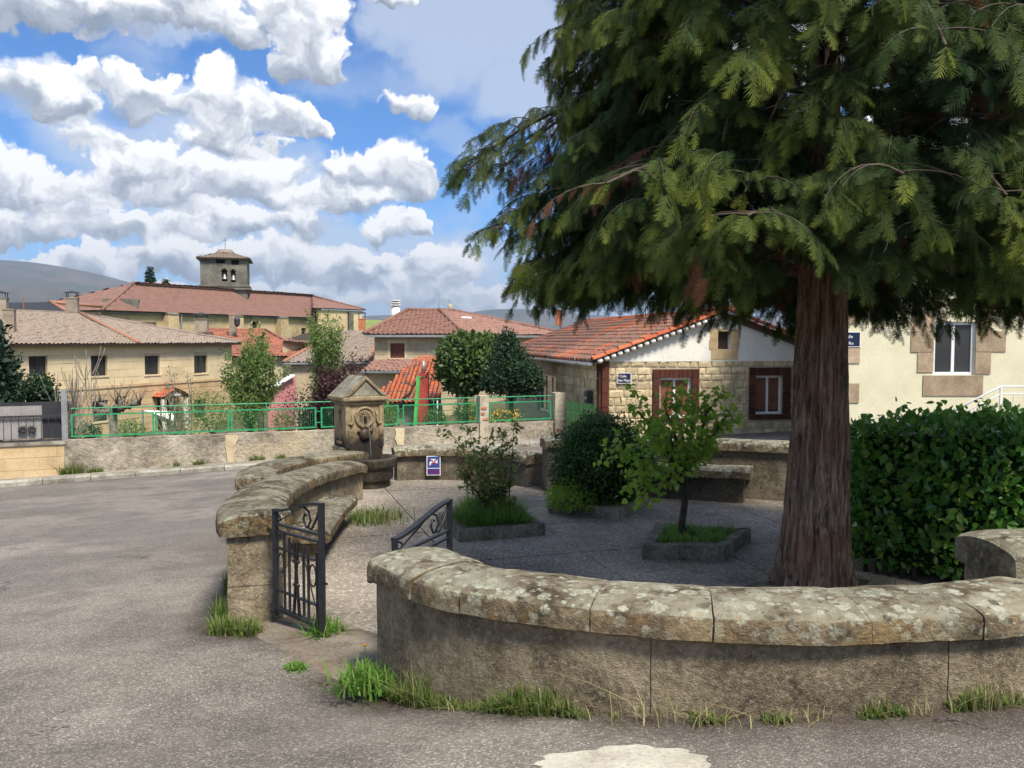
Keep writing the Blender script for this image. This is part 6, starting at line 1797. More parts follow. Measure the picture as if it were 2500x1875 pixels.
# ------------------------------------------------------------------ gardens, fields, hills
def garden_z(x, y):
    t = np.clip((x+9)/9.5, 0, 1); t = t*t*(3-2*t)
    return -3.5 + t*1.75 - .004*(y-25)
g = grid_obj('garden_ground', list(np.arange(-60, 1.5, 1.0)) , lambda x: np.linspace(FA+FB*max(x, -34)+.02, 80, 60), garden_z, M['earth'])
tag(g, 'sunken garden ground behind the garden wall', kind='structure')
xs_g = np.concatenate([-np.geomspace(9000, 30, 40), np.linspace(-25, 25, 11), np.geomspace(30, 9000, 40)])
g = grid_obj('ground', list(xs_g), lambda x: np.concatenate([np.linspace(-900, 70, 14), np.geomspace(80, 9000, 60)]), lambda x, y: -5.2 + 0*x + np.where(y > 300, (y-300)*.012, 0) + np.abs(x)*0, M['meadow'])
tag(g, 'open meadows beyond the village reaching to the hills', kind='structure')
def ridge_hill(name, label, prof, Y, depth, mat, seed, base=-8.0, rough=.04):
    """hill whose skyline is seen along the given photograph points"""
    X = np.array([at(x, y, Y).x for x, y in prof]); Zs = np.array([at(x, y, Y).z for x, y in prof])
    xs = np.linspace(X[0], X[-1], 160); top = np.interp(xs, X, Zs)
    ker = np.ones(7)/7; top = np.convolve(np.pad(top, 3, 'edge'), ker, 'valid')
    V = []; m = 34
    for i, x in enumerate(xs):
        for j in range(m):
            q = j/(m-1); y = Y-depth+q*depth*1.6
            s = math.sin(min(q*1.6, 1)*math.pi/2)**1.3 if q*1.6 < 1 else max(0, 1-(q*1.6-1)/.6*.9)
            nz = fbm(x/(depth*.35)+seed, y/(depth*.35), seed, 5)
            edge = min(1, i/8, (len(xs)-1-i)/8)
            V.append((x, y, base+(top[i]-base)*s*edge*(1+rough*nz*(1-abs(s)**6))))
    I = np.arange(len(xs)*m).reshape(-1, m)
    F = np.stack([I[:-1, :-1], I[1:, :-1], I[1:, 1:], I[:-1, 1:]], -1).reshape(-1, 4)
    o = np_obj(name, V, F, M[mat], None, True); tag(o, label, kind='structure'); return o
ridge_hill('mountain', 'bare round-topped mountain at the far left', [(-700, 720), (-400, 660), (-100, 640), (0, 637), (80, 640), (160, 652), (240, 668), (320, 689), (400, 712), (520, 745), (640, 775), (760, 800)], 4200, 1500, 'mountain', 1.0)
ridge_hill('foothill', 'darker wooded foothill below the round mountain', [(-500, 700), (-100, 696), (0, 698), (100, 700), (200, 708), (300, 726), (420, 752), (560, 790)], 3000, 800, 'mountain', 5.0)
ridge_hill('far_hill', 'low blue hill range on the skyline behind the brown-roofed house', [(700, 800), (850, 778), (930, 768), (1000, 772), (1080, 778), (1130, 766), (1180, 758), (1230, 754), (1300, 756), (1400, 766), (1600, 780), (1900, 770), (2300, 760), (2700, 790)], 4600, 1100, 'mountain', 9.0)
ridge_hill('green_hill', 'bright green field slope beyond the church', [(300, 815), (640, 800), (800, 786), (880, 780), (960, 783), (1040, 792), (1300, 806), (1700, 800), (2400, 815)], 700, 260, 'hill_green', 12.0)
# ------------------------------------------------------------------ plants
def norm(a): return a/np.maximum(np.linalg.norm(a, axis=-1, keepdims=True), 1e-9)
def scatter(tv, tf, pos_, axis, nrm, size):
    """copies of a template (x across, y along, z normal) put together as one array mesh"""
    axis = norm(np.asarray(axis, float)); nrm = np.asarray(nrm, float)
    nrm = norm(nrm - axis*(nrm*axis).sum(-1, keepdims=True)); side = np.cross(axis, nrm)
    tv = np.asarray(tv, float); size = np.asarray(size, float).reshape(-1, 1, 1)
    V = (tv[None, :, 0:1]*side[:, None] + tv[None, :, 1:2]*axis[:, None] + tv[None, :, 2:3]*nrm[:, None])*size + np.asarray(pos_)[:, None]
    N, k = V.shape[:2]
    Fs = [(np.asarray(f)[None] + (np.arange(N)*k)[:, None, None]).reshape(-1, np.asarray(f).shape[1]) for f in tf]
    return V.reshape(-1, 3), Fs
LEAF_V = [(0, 0, 0), (-.26, .28, .05), (0, .30, -.02), (.26, .28, .05), (-.24, .62, .04), (0, .64, -.03), (.24, .62, .04), (0, 1, -.10)]
LEAF_F = [[(0, 2, 1), (0, 3, 2), (4, 5, 7), (5, 6, 7)], [(1, 2, 5, 4), (2, 3, 6, 5)]]
HEART_V = [(0, 0, 0), (-.38, .10, .04), (0, .22, -.03), (.38, .10, .04), (-.40, .42, .05), (0, .5, -.04), (.40, .42, .05), (0, 1, -.12)]
QUAD_V = [(-.28, 0, 0), (.28, 0, 0), (.24, .9, -.08), (-.24, .9, -.08)]
QUAD_F = [[(0, 1, 2, 3)]]
DIAM_V = [(0, 0, 0), (.25, .45, .04), (0, 1, -.06), (-.25, .45, .04)]
def leaf_mesh(name, tv, tf, mat):
    me = bpy.data.meshes.new(name); me.from_pydata([tuple(v) for v in tv], [], [tuple(f) for g in tf for f in g]); me.materials.append(M[mat]); me.update()
    me.polygons.foreach_set('use_smooth', [True]*len(me.polygons)); return me
def leaves(parent, pos_, axis, nrm, size, mat, n_parts=0, tv=LEAF_V, tf=LEAF_F, name='foliage', rank=None, part='leaf'):
    """the nearest leaves as parts of their own, the rest joined"""
    pos_, axis, nrm, size = map(np.asarray, (pos_, axis, nrm, size))
    if rank is None: rank = np.linalg.norm(pos_ - np.array([0, 0, EYE]), axis=1)
    order = np.argsort(rank); sel, rest = order[:n_parts], order[n_parts:]
    if len(sel):
        me = leaf_mesh(part, tv, tf, mat)
        ax = norm(axis[sel]); nn = nrm[sel]; nn = norm(nn - ax*(nn*ax).sum(-1, keepdims=True)); sd_ = np.cross(ax, nn)
        for i in range(len(sel)):
            s = float(size[sel[i]]); p = pos_[sel[i]]
            m = Matrix(((sd_[i, 0]*s, ax[i, 0]*s, nn[i, 0]*s, p[0]), (sd_[i, 1]*s, ax[i, 1]*s, nn[i, 1]*s, p[1]), (sd_[i, 2]*s, ax[i, 2]*s, nn[i, 2]*s, p[2]), (0, 0, 0, 1)))
            link_mesh(part, me, parent, m)
    if len(rest):
        V, F = scatter(tv, tf, pos_[rest], axis[rest], nrm[rest], size[rest])
        o = np_obj(name, V, F, M[mat], parent, True); o['kind'] = 'stuff'
        return o
def rnd_dir(n, rng=RNG):
    return norm(rng.normal(size=(n, 3)))
def grow(out, tips, base, d, L, r, depth, rng, spread=.6, up=.15, wob=.25, kids=(3, 5), ratio=.62, segs=6, start=.3, gnarl=0):
    """recursive limb: out collects (points, radii), tips collects (point, direction, depth)"""
    p = V3(base); d = V3(d).normalized(); pts, rs = [p.copy()], [r]
    for k in range(segs):
        d = (d + Vector((rng.uniform(-wob, wob), rng.uniform(-wob, wob), rng.uniform(-wob, wob)*.6+up))*(1/segs*2)).normalized()
        p = p + d*(L/segs); pts.append(p.copy()); rs.append(r*(1-.72*(k+1)/segs))
        if depth <= 1 : tips.append((p.copy(), d.copy(), depth))
    out.append((pts, rs))
    if depth > 0:
        for c in range(rng.randint(*kids)):
            t = rng.uniform(start, 1.0); i = min(int(t*segs), segs-1); q = pts[i].lerp(pts[i+1], t*segs-i)
            t_d = (pts[i+1]-pts[i]).normalized()
            nd_ = (t_d + Vector((rng.gauss(0, 1), rng.gauss(0, 1), rng.gauss(0, .6))).normalized()*spread*rng.uniform(.7, 1.5)).normalized()
            grow(out, tips, q, nd_, L*ratio*rng.uniform(.7, 1.15), max(rs[i]*.6, .003), depth-1, rng, spread, up, wob, kids, ratio, segs, start)
def limbs_mesh(out, mat, parent, name='limbs', n=6, trunk_first=True):
    if trunk_first:
        MB().tube(out[0][0], out[0][1], 10).build('trunk', M[mat], parent, True); rest = out[1:]
    else: rest = out
    if rest:
        mb = MB()
        for pts, rs in rest: mb.tube(pts, rs, n if rs[0] > .01 else 4)
        o = mb.build(name, M[mat], parent, True); o['kind'] = 'stuff'
def grass(name, label, pts, hgt, mat, wid=.006, lean=.5, parent=None, seed=1, dry=0.0):
    rng = np.random.default_rng(seed); pts = np.asarray(pts); n = len(pts)
    h = np.asarray(hgt)*rng.uniform(.45, 1.15, n)
    az = rng.uniform(0, 2*np.pi, n); ln = np.abs(rng.normal(0, lean, n))
    d = np.stack([np.cos(az), np.sin(az), np.zeros(n)], -1); sd_ = np.stack([-np.sin(az), np.cos(az), np.zeros(n)], -1)
    w = wid*rng.uniform(.6, 1.4, n)
    rows = []
    for t, ww in ((0, 1.0), (.4, .85), (.75, .5), (1.0, .04)):
        c = pts + d*(ln*h*t*t*.9)[:, None] + np.array([0, 0, 1.0])*(h*(t-.25*np.minimum(ln, 1.2)*t*t))[:, None]
        rows += [c-sd_*(w*ww)[:, None], c+sd_*(w*ww)[:, None]]
    V = np.stack(rows, 1).reshape(-1, 3)
    k = np.arange(n)[:, None, None]*8
    F = (np.array([(0, 1, 3, 2), (2, 3, 5, 4), (4, 5, 7, 6)])[None]+k).reshape(-1, 4)
    o = np_obj(name, V, F, M[mat], parent, True)
    if parent is None: tag(o, label, 'grass', kind='stuff')
    else: o['kind'] = 'stuff'
    return o

# ------------------------------------------------------------------ the big conifer
TB_ = Vector((2.26, 6.30, PZ+.07)); rng = random.Random(11)
cy = thing('conifer_tree', 'large drooping conifer with thick fibrous brown trunk and dark green feathery crown', 'tree', tuple(TB_))
n, rows = 150, 190; V = []
for j in range(rows+1):
    z = j/rows*8.0
    r0 = .238 - .031*min(z, 3.2) + .10*math.exp(-z/.17) + .045*math.exp(-z/.6)
    if z > 2.4: r0 *= max(.10, 1-(z-2.4)*.12)
    for k in range(n):
        a = 2*math.pi*k/n
        fl = math.exp(-z/.35)
        ribs = .5*math.sin(a*7+.6*math.sin(z*1.3))+.3*math.sin(a*13+z*.7)+.35*math.sin(a*3+1.0)
        ns_ = noise.noise(Vector((math.cos(a)*4, math.sin(a)*4, z*1.1)))
        bk = noise.noise(Vector((math.cos(a)*13, math.sin(a)*13, z*1.6+noise.noise(Vector((a*2, z*2, 0)))*1.2)))
        st = noise.noise(Vector((a*9.5+.5*noise.noise(Vector((a*3, z*1.5, 4))), z*.75, 2.0)))
        st2 = noise.noise(Vector((a*21, z*1.6, 9.0)))
        r = r0*(1+.055*ns_ + (.03+.16*fl)*ribs*.7) + .012*bk - .028*max(0, .13-abs(st))/.13 - .012*max(0, .10-abs(st2))/.10
        lean = .03*math.sin(z*.8)
        V.append((TB_.x+math.cos(a)*r+lean, TB_.y+math.sin(a)*r, TB_.z-.06+z))
I = np.arange((rows+1)*n).reshape(rows+1, n); J = np.roll(I, -1, 1)
np_obj('trunk', V, [np.stack([I[:-1], J[:-1], J[1:], I[1:]], -1).reshape(-1, 4)], M['cypress_bark'], cy, True)

def frond_template():
    """flat feathery spray: a rachis with narrow pinnae on both sides"""
    V, T = [], []
    def put(q): V.append((q[0], q[1], -.16*q[1]**2 - .25*q[0]**2)); return len(V)-1
    def tri(p, d, L, w):
        s = np.array([-d[1], d[0]]); k = [put(q) for q in (p-s*w, p+s*w, p+d*L)]; T.append(tuple(k))
    tri(np.array([0., 0.]), np.array([0., 1.]), 1.02, .018)
    r_ = random.Random(3)
    for i in range(10):
        t = .06+.88*i/9; L = (.40*(1-t)**.65*(.5+.8*min(1, t*3))+.08)
        for sg_ in (1, -1):
            ang = math.radians(33+12*(1-t)+r_.uniform(-6, 6))*sg_
            d = np.array([math.sin(ang), math.cos(ang)]); p = np.array([0, t+.035*(sg_ > 0)])
            l = L*r_.uniform(.75, 1.15); tri(p, d, l, .023)
            if i % 2 == (sg_ > 0) and i < 8: a2 = ang+sg_*math.radians(34); tri(p+d*l*.35, np.array([math.sin(a2), math.cos(a2)]), l*.5, .020)
    return np.array(V), np.array(T)
FV, FT = frond_template()
sprays = []     # pos, axis, normal, size, tip, dry
limb_list = []
def crown_radius(h):     # h above eye-level datum z
    if h < 2.6: return 2.15+.25*(h-1.8)
    if h < 3.4: return 2.35
    return max(.4, 2.35-(h-3.4)*.36)
specs = []
for i in range(118):
    h = 2.12 + 2.9*(i/117)**1.1; az = i*2.39996+rng.uniform(-.3, .3)
    L_ = crown_radius(h)*rng.uniform(.66, 1.10)
    if math.cos(az) < -.7: L_ = min(L_, 2.05 if h < 2.9 else 1.68)
    specs.append((h, az, L_, rng.uniform(.10, .38), .8))
for i in range(26):
    h = 4.9+3.2*(i/25); az = i*2.39996
    specs.append((h, az, max(.5, crown_radius(h)), rng.uniform(.1, .35), .45))
specs += [(3.02, math.pi*1.0, 2.48, .44, 1.5), (2.85, math.pi*1.03, 2.25, .36, 1.2), (2.42, math.pi*.97, 2.12, .22, 1.1), (2.2, math.pi*1.03, 2.0, .06, 1.1),
          (2.1, math.pi*.93, 2.05, .10, 1.1), (2.1, math.pi*.72, 2.2, .10, 1.1), (2.1, math.pi*.55, 2.3, .12, 1.1), (2.1, math.pi*.38, 2.3, .10, 1.1), (2.1, math.pi*.22, 2.3, .10, 1.1), (2.1, math.pi*.08, 2.3, .10, 1.1), (2.1, math.pi*.64, 1.6, .10, 1.1), (2.1, math.pi*.46, 1.6, .10, 1.1), (2.1, math.pi*.85, 1.7, .10, 1.1), (2.1, math.pi*.30, 1.7, .10, 1.1),
          (3.2, math.pi*1.02, 2.2, .36, 1.0), (2.2, math.pi*1.35, 2.3, .15, 1.0), (2.1, math.pi*.8, 2.5, .12, 1.0), (2.3, -.15, 2.6, .25, 1.1), (2.2, .2, 2.7, .15, 1.0), (2.2, -.5, 2.4, .15, 1.0)]
for (h, az, L, rise, dn) in specs:
    big = L > 2.7
    N = 12; pts = []
    dv = Vector((math.cos(az), math.sin(az), 0)); sv = Vector((-dv.y, dv.x, 0))
    wob1, wob2 = rng.uniform(-.18, .18), rng.uniform(0, 6)
    drp = rng.uniform(.42, .60) + (.0 if not big else .06)
    if h < 2.45: drp = rise + rng.uniform(-.02, .06)
    side_ = math.cos(az)
    drp = min(drp, rise + max(.0, (h-(2.06 if side_ > .2 else 2.28 if math.sin(az) < -.5 else 2.10))/L))
    for k in range(N+1):
        s = k/N
        p = Vector((TB_.x, TB_.y, 0)) + dv*(.12+L*s) + sv*(wob1*L*.3*math.sin(s*3+wob2)) + UP*(h + L*(rise*s - drp*s**2.6))
        pts.append(p)
    rad = [.024*(L/2.4)*(1-.85*k/N)+.004 for k in range(N+1)]
    limb_list.append((pts, rad))
    step = .125/dn; s = .14
    dead = rng.random() < .10
    while s < 1.0:
        f = s*N; i0 = min(int(f), N-1); p = pts[i0].lerp(pts[i0+1], f-i0); t_d = (pts[i0+1]-pts[i0]).normalized()
        for sg_ in (-1, 1):
            if rng.random() < (.25 if s < .35 else .06): continue
            l2 = (.62*(1-.55*s)+.14)*rng.uniform(.7, 1.25)*(L/2.3)**.5
            th = math.radians(rng.uniform(40, 75))
            hd = Vector((t_d.x, t_d.y, 0)).normalized() if Vector((t_d.x, t_d.y, 0)).length > .1 else dv
            sd2 = Vector((-hd.y, hd.x, 0))*sg_
            d2 = (hd*math.cos(th)+sd2*math.sin(th)+UP*rng.uniform(-.15, .3)).normalized()
            n2 = 6; q = p.copy(); tw_pts = [q.copy()]
            dryb = 1.0 if (dead and s < .5 and rng.random() < .6) or rng.random() < .018 else 0.0
            for k in range(n2):
                d2 = (d2+UP*(-.10-.035*k)).normalized(); q = q+d2*(l2/n2); tw_pts.append(q.copy())
                out_r = (Vector((q.x, q.y, 0))-Vector((TB_.x, TB_.y, 0))).length
                if noise.noise(q*1.25+Vector((3, 7, 1))) < -.27: continue
                for s3 in (-1, 1, rng.choice((-.45, .45))) if rng.random() < .55 else (-1, 1):
                    if rng.random() < (.08 if dn > .5 else .55): continue
                    a3 = rng.uniform(.35, .9)*s3
                    lat = d2.cross(UP); lat = lat.normalized() if lat.length > .05 else sd2
                    ax = (d2*math.cos(a3)+lat*math.sin(a3)+UP*rng.uniform(-1.1, -.1)).normalized()
                    nr_ = (UP*rng.uniform(.2, 1)+lat*rng.uniform(-.9, .9)+d2*rng.uniform(-.1, .8)).normalized()
                    size = rng.uniform(.075, .15)*(1.0 if dn > .5 else 2.3)*(1+.35*noise.noise(q*1.7))
                    tip = min(1, max(0, (s-.45)*1.3)+.35*(k/n2)*(s > .35))*rng.uniform(.25, 1)*min(1.2, max(.08, .55+1.3*noise.noise(q*1.1)))  # tip yellow on outer sprays; noise also paints lit patches into it
                    sprays.append((*q, *ax, *nr_, size, tip, dryb))
            limb_list.append((tw_pts, [.0045*(1-.8*k/n2)+.001 for k in range(n2+1)]))
        s += step/L*1.15
    for _ in range(5):
        q = pts[-1]; ax = (t_d+UP*rng.uniform(-1, -.2)+sv*rng.uniform(-.5, .5)).normalized()
        sprays.append((*q, *ax, *(UP+sv*rng.uniform(-1, 1)).normalized(), rng.uniform(.10, .18), rng.uniform(.4, 1), 0.0))
# drooping feathery clumps over the whole crown
rc = random.Random(77)
for i in range(1420):
    az = rc.uniform(0, 2*math.pi); z = (1.88 if math.cos(az) > .1 else 2.0)+2.75*rc.random()**1.05
    ca, sa_ = math.cos(az), math.sin(az)
    Rm = (2.02 if z < 3.0 else 1.80) if ca < -.6 else 2.2
    Rm = min(Rm, 1.55+1.8*(z-1.9)) * (1-.10*max(0, z-3.6))
    rr_ = Rm*(.50+.52*rc.random()**.55)*(1+.14*noise.noise(Vector((ca*1.6, sa_*1.6, z*1.5))))
    c = Vector((TB_.x+ca*rr_, TB_.y+sa_*rr_, z))
    if noise.noise(c*1.15+Vector((9, 2, 4))) < -.22: continue
    d = Vector((ca, sa_, 0)); lat0 = Vector((-sa_, ca, 0)); d = (d+lat0*rc.uniform(-.6, .6)+UP*rc.uniform(-.1, .35)).normalized()
    lat0 = d.cross(UP).normalized()
    Lc = rc.uniform(.22, .48); bright = min(1.3, max(.05, (.62 if sa_ < -.2 else .40)+1.5*noise.noise(c*.9+Vector((0, 5, 0)))))  # bright: yellow tips plus painted-in lit patches, stronger on the near side
    dryc = 1.0 if rc.random() < .022 else 0.0
    pts = []; q = c.copy(); dd = d.copy()
    for k in range(6):
        pts.append(q.copy())
        for _ in range(5):
            ax = (dd*rc.uniform(.2, .9)+lat0*rc.uniform(-.8, .8)+UP*rc.uniform(-1.15, -.05)).normalized()
            nr_ = (UP*rc.uniform(.1, 1)+lat0*rc.uniform(-.7, .7)+d*rc.uniform(.1, .9)).normalized()
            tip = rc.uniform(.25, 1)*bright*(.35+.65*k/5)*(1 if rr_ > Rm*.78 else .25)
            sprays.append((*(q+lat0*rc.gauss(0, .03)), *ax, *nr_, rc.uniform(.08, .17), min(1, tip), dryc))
        dd = (dd+UP*(-.16-.06*k)).normalized(); q = q+dd*(Lc/5)
    limb_list.append((pts, [.004, .0035, .003, .0025, .002, .0015]))
SA = np.array(sprays)
# keep a few ragged windows in the crown where the sky shows
V, F = scatter(FV, [FT], SA[:, 0:3], SA[:, 3:6], SA[:, 6:9], SA[:, 9])
k = len(FV)
print('conifer sprays', len(SA), 'tris', len(F[0]))
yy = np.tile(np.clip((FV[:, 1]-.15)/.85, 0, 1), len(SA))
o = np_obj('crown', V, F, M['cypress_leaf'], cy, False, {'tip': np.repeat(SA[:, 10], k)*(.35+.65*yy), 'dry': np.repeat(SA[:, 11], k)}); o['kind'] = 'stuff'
mb = MB()
for pts, rad in limb_list:
    mb.tube(pts, rad, 6 if rad[0] > .012 else 3, False)
mb.build('branches', M['bark_branch'], cy, True)['kind'] = 'stuff'

# ------------------------------------------------------------------ laurel hedge
hg = thing('laurel_hedge', 'dense clipped laurel hedge with large glossy leaves right of the conifer trunk', 'hedge', (4.0, 6.9, PZ))
HP = [Vector((2.80, 7.02, 0)), Vector((3.42, 6.42, 0)), Vector((5.4, 5.5, 0)), Vector((6.2, 7.0, 0)), Vector((3.35, 8.3, 0))]
htop = lambda x, y: .83 + .075*(x-2.8) + .05*noise.noise(Vector((x*2.2, y*2.2, 0)))
rng_ = np.random.default_rng(21); pos_, ax_, nr_, sz_ = [], [], [], []
def add_leaf(p, n_, s=None):
    v = rng_.normal(size=3); n_ = np.array(n_, float)
    a = norm(np.array([0, 0, rng_.uniform(-.9, .5)]) + n_*rng_.uniform(.25, .9) + v*.55)
    pos_.append(p); ax_.append(a); nr_.append(norm(n_*.9+np.array([0, 0, .55])+rng_.normal(size=3)*.38)); sz_.append(s or rng_.uniform(.045, .105))
for i in range(5):
    a, b = HP[i], HP[(i+1) % 5]; e = b-a; n_ = Vector((e.y, -e.x, 0)).normalized()
    cnt = int(e.length*1.3*(1200 if i in (0, 1, 4) else 150))
    if i in (2, 3): cnt = int(e.length*80)
    for _ in range(cnt):
        u_, z_ = rng_.random(), rng_.random()
        p = a+e*u_; zt = htop(p.x, p.y); z = PZ+.10+(zt-PZ-.10)*z_
        bul = .10*noise.noise(Vector((p.x*1.6, p.y*1.6, z*1.8)))+.05*noise.noise(Vector((p.x*5, p.y*5, z*5)))
        inset = -.13*max(0, (z_-.82)/.18)**2 - (.06 if z_ < .12 else 0)
        q = p + n_*(bul+inset-rng_.uniform(0, .12))
        add_leaf((q.x, q.y, z), (n_.x, n_.y, .1))
hc_ = sum(HP, Vector())/5
for _ in range(3600):
    w_ = rng_.dirichlet(np.ones(5)*.8); p = sum((HP[i]*float(w_[i]) for i in range(5)), Vector())
    zt = htop(p.x, p.y); add_leaf((p.x, p.y, zt+.03*rng_.normal()-.02), (0, 0, 1))
for _ in range(26):
    w_ = rng_.dirichlet(np.ones(5)*.6); p = sum((HP[i]*float(w_[i]) for i in range(5)), Vector()); zt = htop(p.x, p.y)
    for k in range(5): add_leaf((p.x+.02*rng_.normal(), p.y+.02*rng_.normal(), zt+.04+.03*k), (rng_.normal()*.6, rng_.normal()*.6, .6))
leaves(hg, pos_, ax_, nr_, sz_, 'laurel_leaf', 300)
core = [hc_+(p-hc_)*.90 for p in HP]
MB().prism([c+UP*(PZ+.12) for c in core], UP*(.80-PZ-.12)).build('inner_core', M['laurel_core'], hg)  # solid near-black core filling the inside of the hedge
for k in range(9):
    p = core[0].lerp(core[1], k/8) if k < 5 else core[1].lerp(core[2], (k-4)/5)
    MB().tube([p+UP*(PZ-.05), p+UP*(PZ+.3)+Vector((.03, .05, 0)), p+UP*.3], [.02, .016, .01], 6).build('stem', M['bark_dark'], hg, True)

# ------------------------------------------------------------------ dark round shrub in its bed
bs = thing('round_shrub', 'dense dark round evergreen shrub in the middle bed', 'shrub', (1.0, 9.6, PZ))
bc_ = np.array([1.02, 9.58, .19]); R_ = np.array([.56, .52, .55])
def blob_leaves(c, R, n, size, seed, shell=.30, lump=.16, freq=2.2, zmin=None, up=.3, flat=1.0):
    r = np.random.default_rng(seed); d = rnd_dir(n, r); k = np.array([1+lump*noise.noise(Vector(tuple(v*freq)))+lump*.5*noise.noise(Vector(tuple(v*freq*2.7))) for v in d])
    rad = k*(1-shell*r.random(n)**1.6)
    p = c + d*R*rad[:, None]
    if zmin is not None: m = p[:, 2] > zmin; p, d = p[m], d[m]
    n = len(p)
    ax = norm(d*r.uniform(.2, 1, (n, 1)) + r.normal(size=(n, 3))*.7 + np.array([0, 0, up]))
    nr = norm(d + r.normal(size=(n, 3))*.6 + np.array([0, 0, .4]))
    return p, ax, nr, r.uniform(*size, n)
a_ = blob_leaves(bc_, R_, 15000, (.030, .055), 5, .35, .22, 2.4, PZ+.08)
leaves(bs, *a_, 'box_leaf', 0, DIAM_V, QUAD_F)
a_ = blob_leaves(bc_+np.array([-.32, -.22, -.36]), np.array([.30, .26, .22]), 3000, (.03, .055), 6, .4, .25, 2.4, PZ+.08)
leaves(bs, *a_, 'young_leaf', 0, DIAM_V, QUAD_F, 'low_shoots')
mb = MB().lathe([(.02, -.45), (.30, -.40), (.44, -.2), (.47, .05), (.38, .32), (.18, .46), (.01, .5)], bc_, 16); mb.build('inner_core', M['laurel_core'], bs, True)  # solid near-black core inside the shrub's leaves
MB().tube([(1.02, 9.6, PZ), (1.03, 9.6, -.1), (1.02, 9.58, .2)], [.05, .04, .02], 8).build('stem', M['bark_dark'], bs, True)

# ------------------------------------------------------------------ small leafy tree in its bed
lt_ = thing('small_tree', 'small young tree with fresh green heart-shaped leaves in the kerbed bed', 'tree', (1.585, 7.8, PZ+.07))
rng2 = random.Random(5); out, tips = [], []
base = Vector((1.60, 7.82, PZ+.02)); fork = at(1668, 1180, 7.8)
tp = [base, base.lerp(fork, .35)+Vector((-.02, 0, 0)), base.lerp(fork, .7)+Vector((.015, .01, 0)), fork]
out.append((tp, [.042, .034, .032, .030]))
for tgt, L in ((at(1560, 1010, 7.7), 1), (at(1620, 985, 7.9), 1), (at(1500, 1100, 7.6), 1), (at(1745, 985, 7.9), 1), (at(1700, 990, 8.1), 1), (at(1770, 1020, 7.7), 1), (at(1590, 1080, 8.2), 1), (at(1700, 1110, 7.5), 1), (at(1560, 1190, 7.5), .8), (at(1640, 1060, 7.4), 1)):
    d = tgt-fork
    pts = [fork.lerp(tgt, k/6)+Vector((rng2.uniform(-.03, .03), rng2.uniform(-.03, .03), .05*math.sin(math.pi*k/6))) if 0 < k < 6 else (fork if k == 0 else tgt) for k in range(7)]
    out.append((pts, [.018*(1-.8*k/6)+.003 for k in range(7)]))
    for k in range(2, 7):
        for _ in range(2): grow(out, tips, pts[k], (d.normalized()+Vector((rng2.gauss(0, .7), rng2.gauss(0, .7), rng2.gauss(.1, .5)))), rng2.uniform(.10, .24), .004, 0, rng2, segs=4)
limbs_mesh(out, 'bark_dark', lt_, 'branches')
pos_, ax_, nr_, sz_ = [], [], [], []
r = np.random.default_rng(8)
for (p, d, dep) in tips:
    for _ in range(r.integers(3, 7)):
        pos_.append(np.array(p)+r.normal(size=3)*.045); ax_.append(norm(np.array(d)*.4+r.normal(size=3)*.6+np.array([0, 0, -.45]))); nr_.append(norm(r.normal(size=3)*.5+np.array([0, -.3, .8]))); sz_.append(r.uniform(.034, .072))
leaves(lt_, pos_, ax_, nr_, sz_, 'young_leaf', 280, HEART_V)

# ------------------------------------------------------------------ rose bush
rb_t = thing('rose_bush', 'thin rose bush with bronze-green leaves rising from tall grass', 'shrub', (-.15, 8.6, PZ+.07))
rng2 = random.Random(9); out, tips = [], []
rbase = Vector((-.12, 8.62, PZ+.05))
for tx_, ty_, Y_ in ((1110, 1065, 8.5), (1145, 1055, 8.7), (1185, 1080, 8.8), (1230, 1062, 8.6), (1255, 1050, 8.5), (1115, 1120, 8.4), (1160, 1130, 8.9), (1215, 1110, 8.7), (1130, 1170, 8.5), (1200, 1180, 8.8), (1180, 1130, 8.4), (1235, 1150, 8.6)):
    tgt = at(tx_, ty_, Y_); b0_ = rbase+Vector((rng2.uniform(-.08, .08), rng2.uniform(-.08, .08), 0))
    pts = [b0_.lerp(tgt, k/7)+Vector((rng2.uniform(-.02, .02), rng2.uniform(-.02, .02), 0)) for k in range(8)]
    out.append((pts, [.010*(1-.7*k/7) for k in range(8)]))
    for k in range(2, 8):
        for _ in range(2): grow(out, tips, pts[k], Vector((rng2.gauss(0, 1), rng2.gauss(0, 1), .4)), rng2.uniform(.07, .17), .003, 0, rng2, segs=3)
limbs_mesh(out, 'bark_dark', rb_t, 'stems', trunk_first=False)
pos_, ax_, nr_, sz_ = [], [], [], []
for (p, d, dep) in tips:
    for _ in range(r.integers(3, 6)):
        pos_.append(np.array(p)+r.normal(size=3)*.022); ax_.append(norm(np.array(d)*.4+r.normal(size=3)*.7+np.array([0, 0, -.25]))); nr_.append(norm(r.normal(size=3)*.5+np.array([0, -.3, .8]))); sz_.append(r.uniform(.035, .065))
leaves(rb_t, pos_, ax_, nr_, sz_, 'rose_leaf', 200)

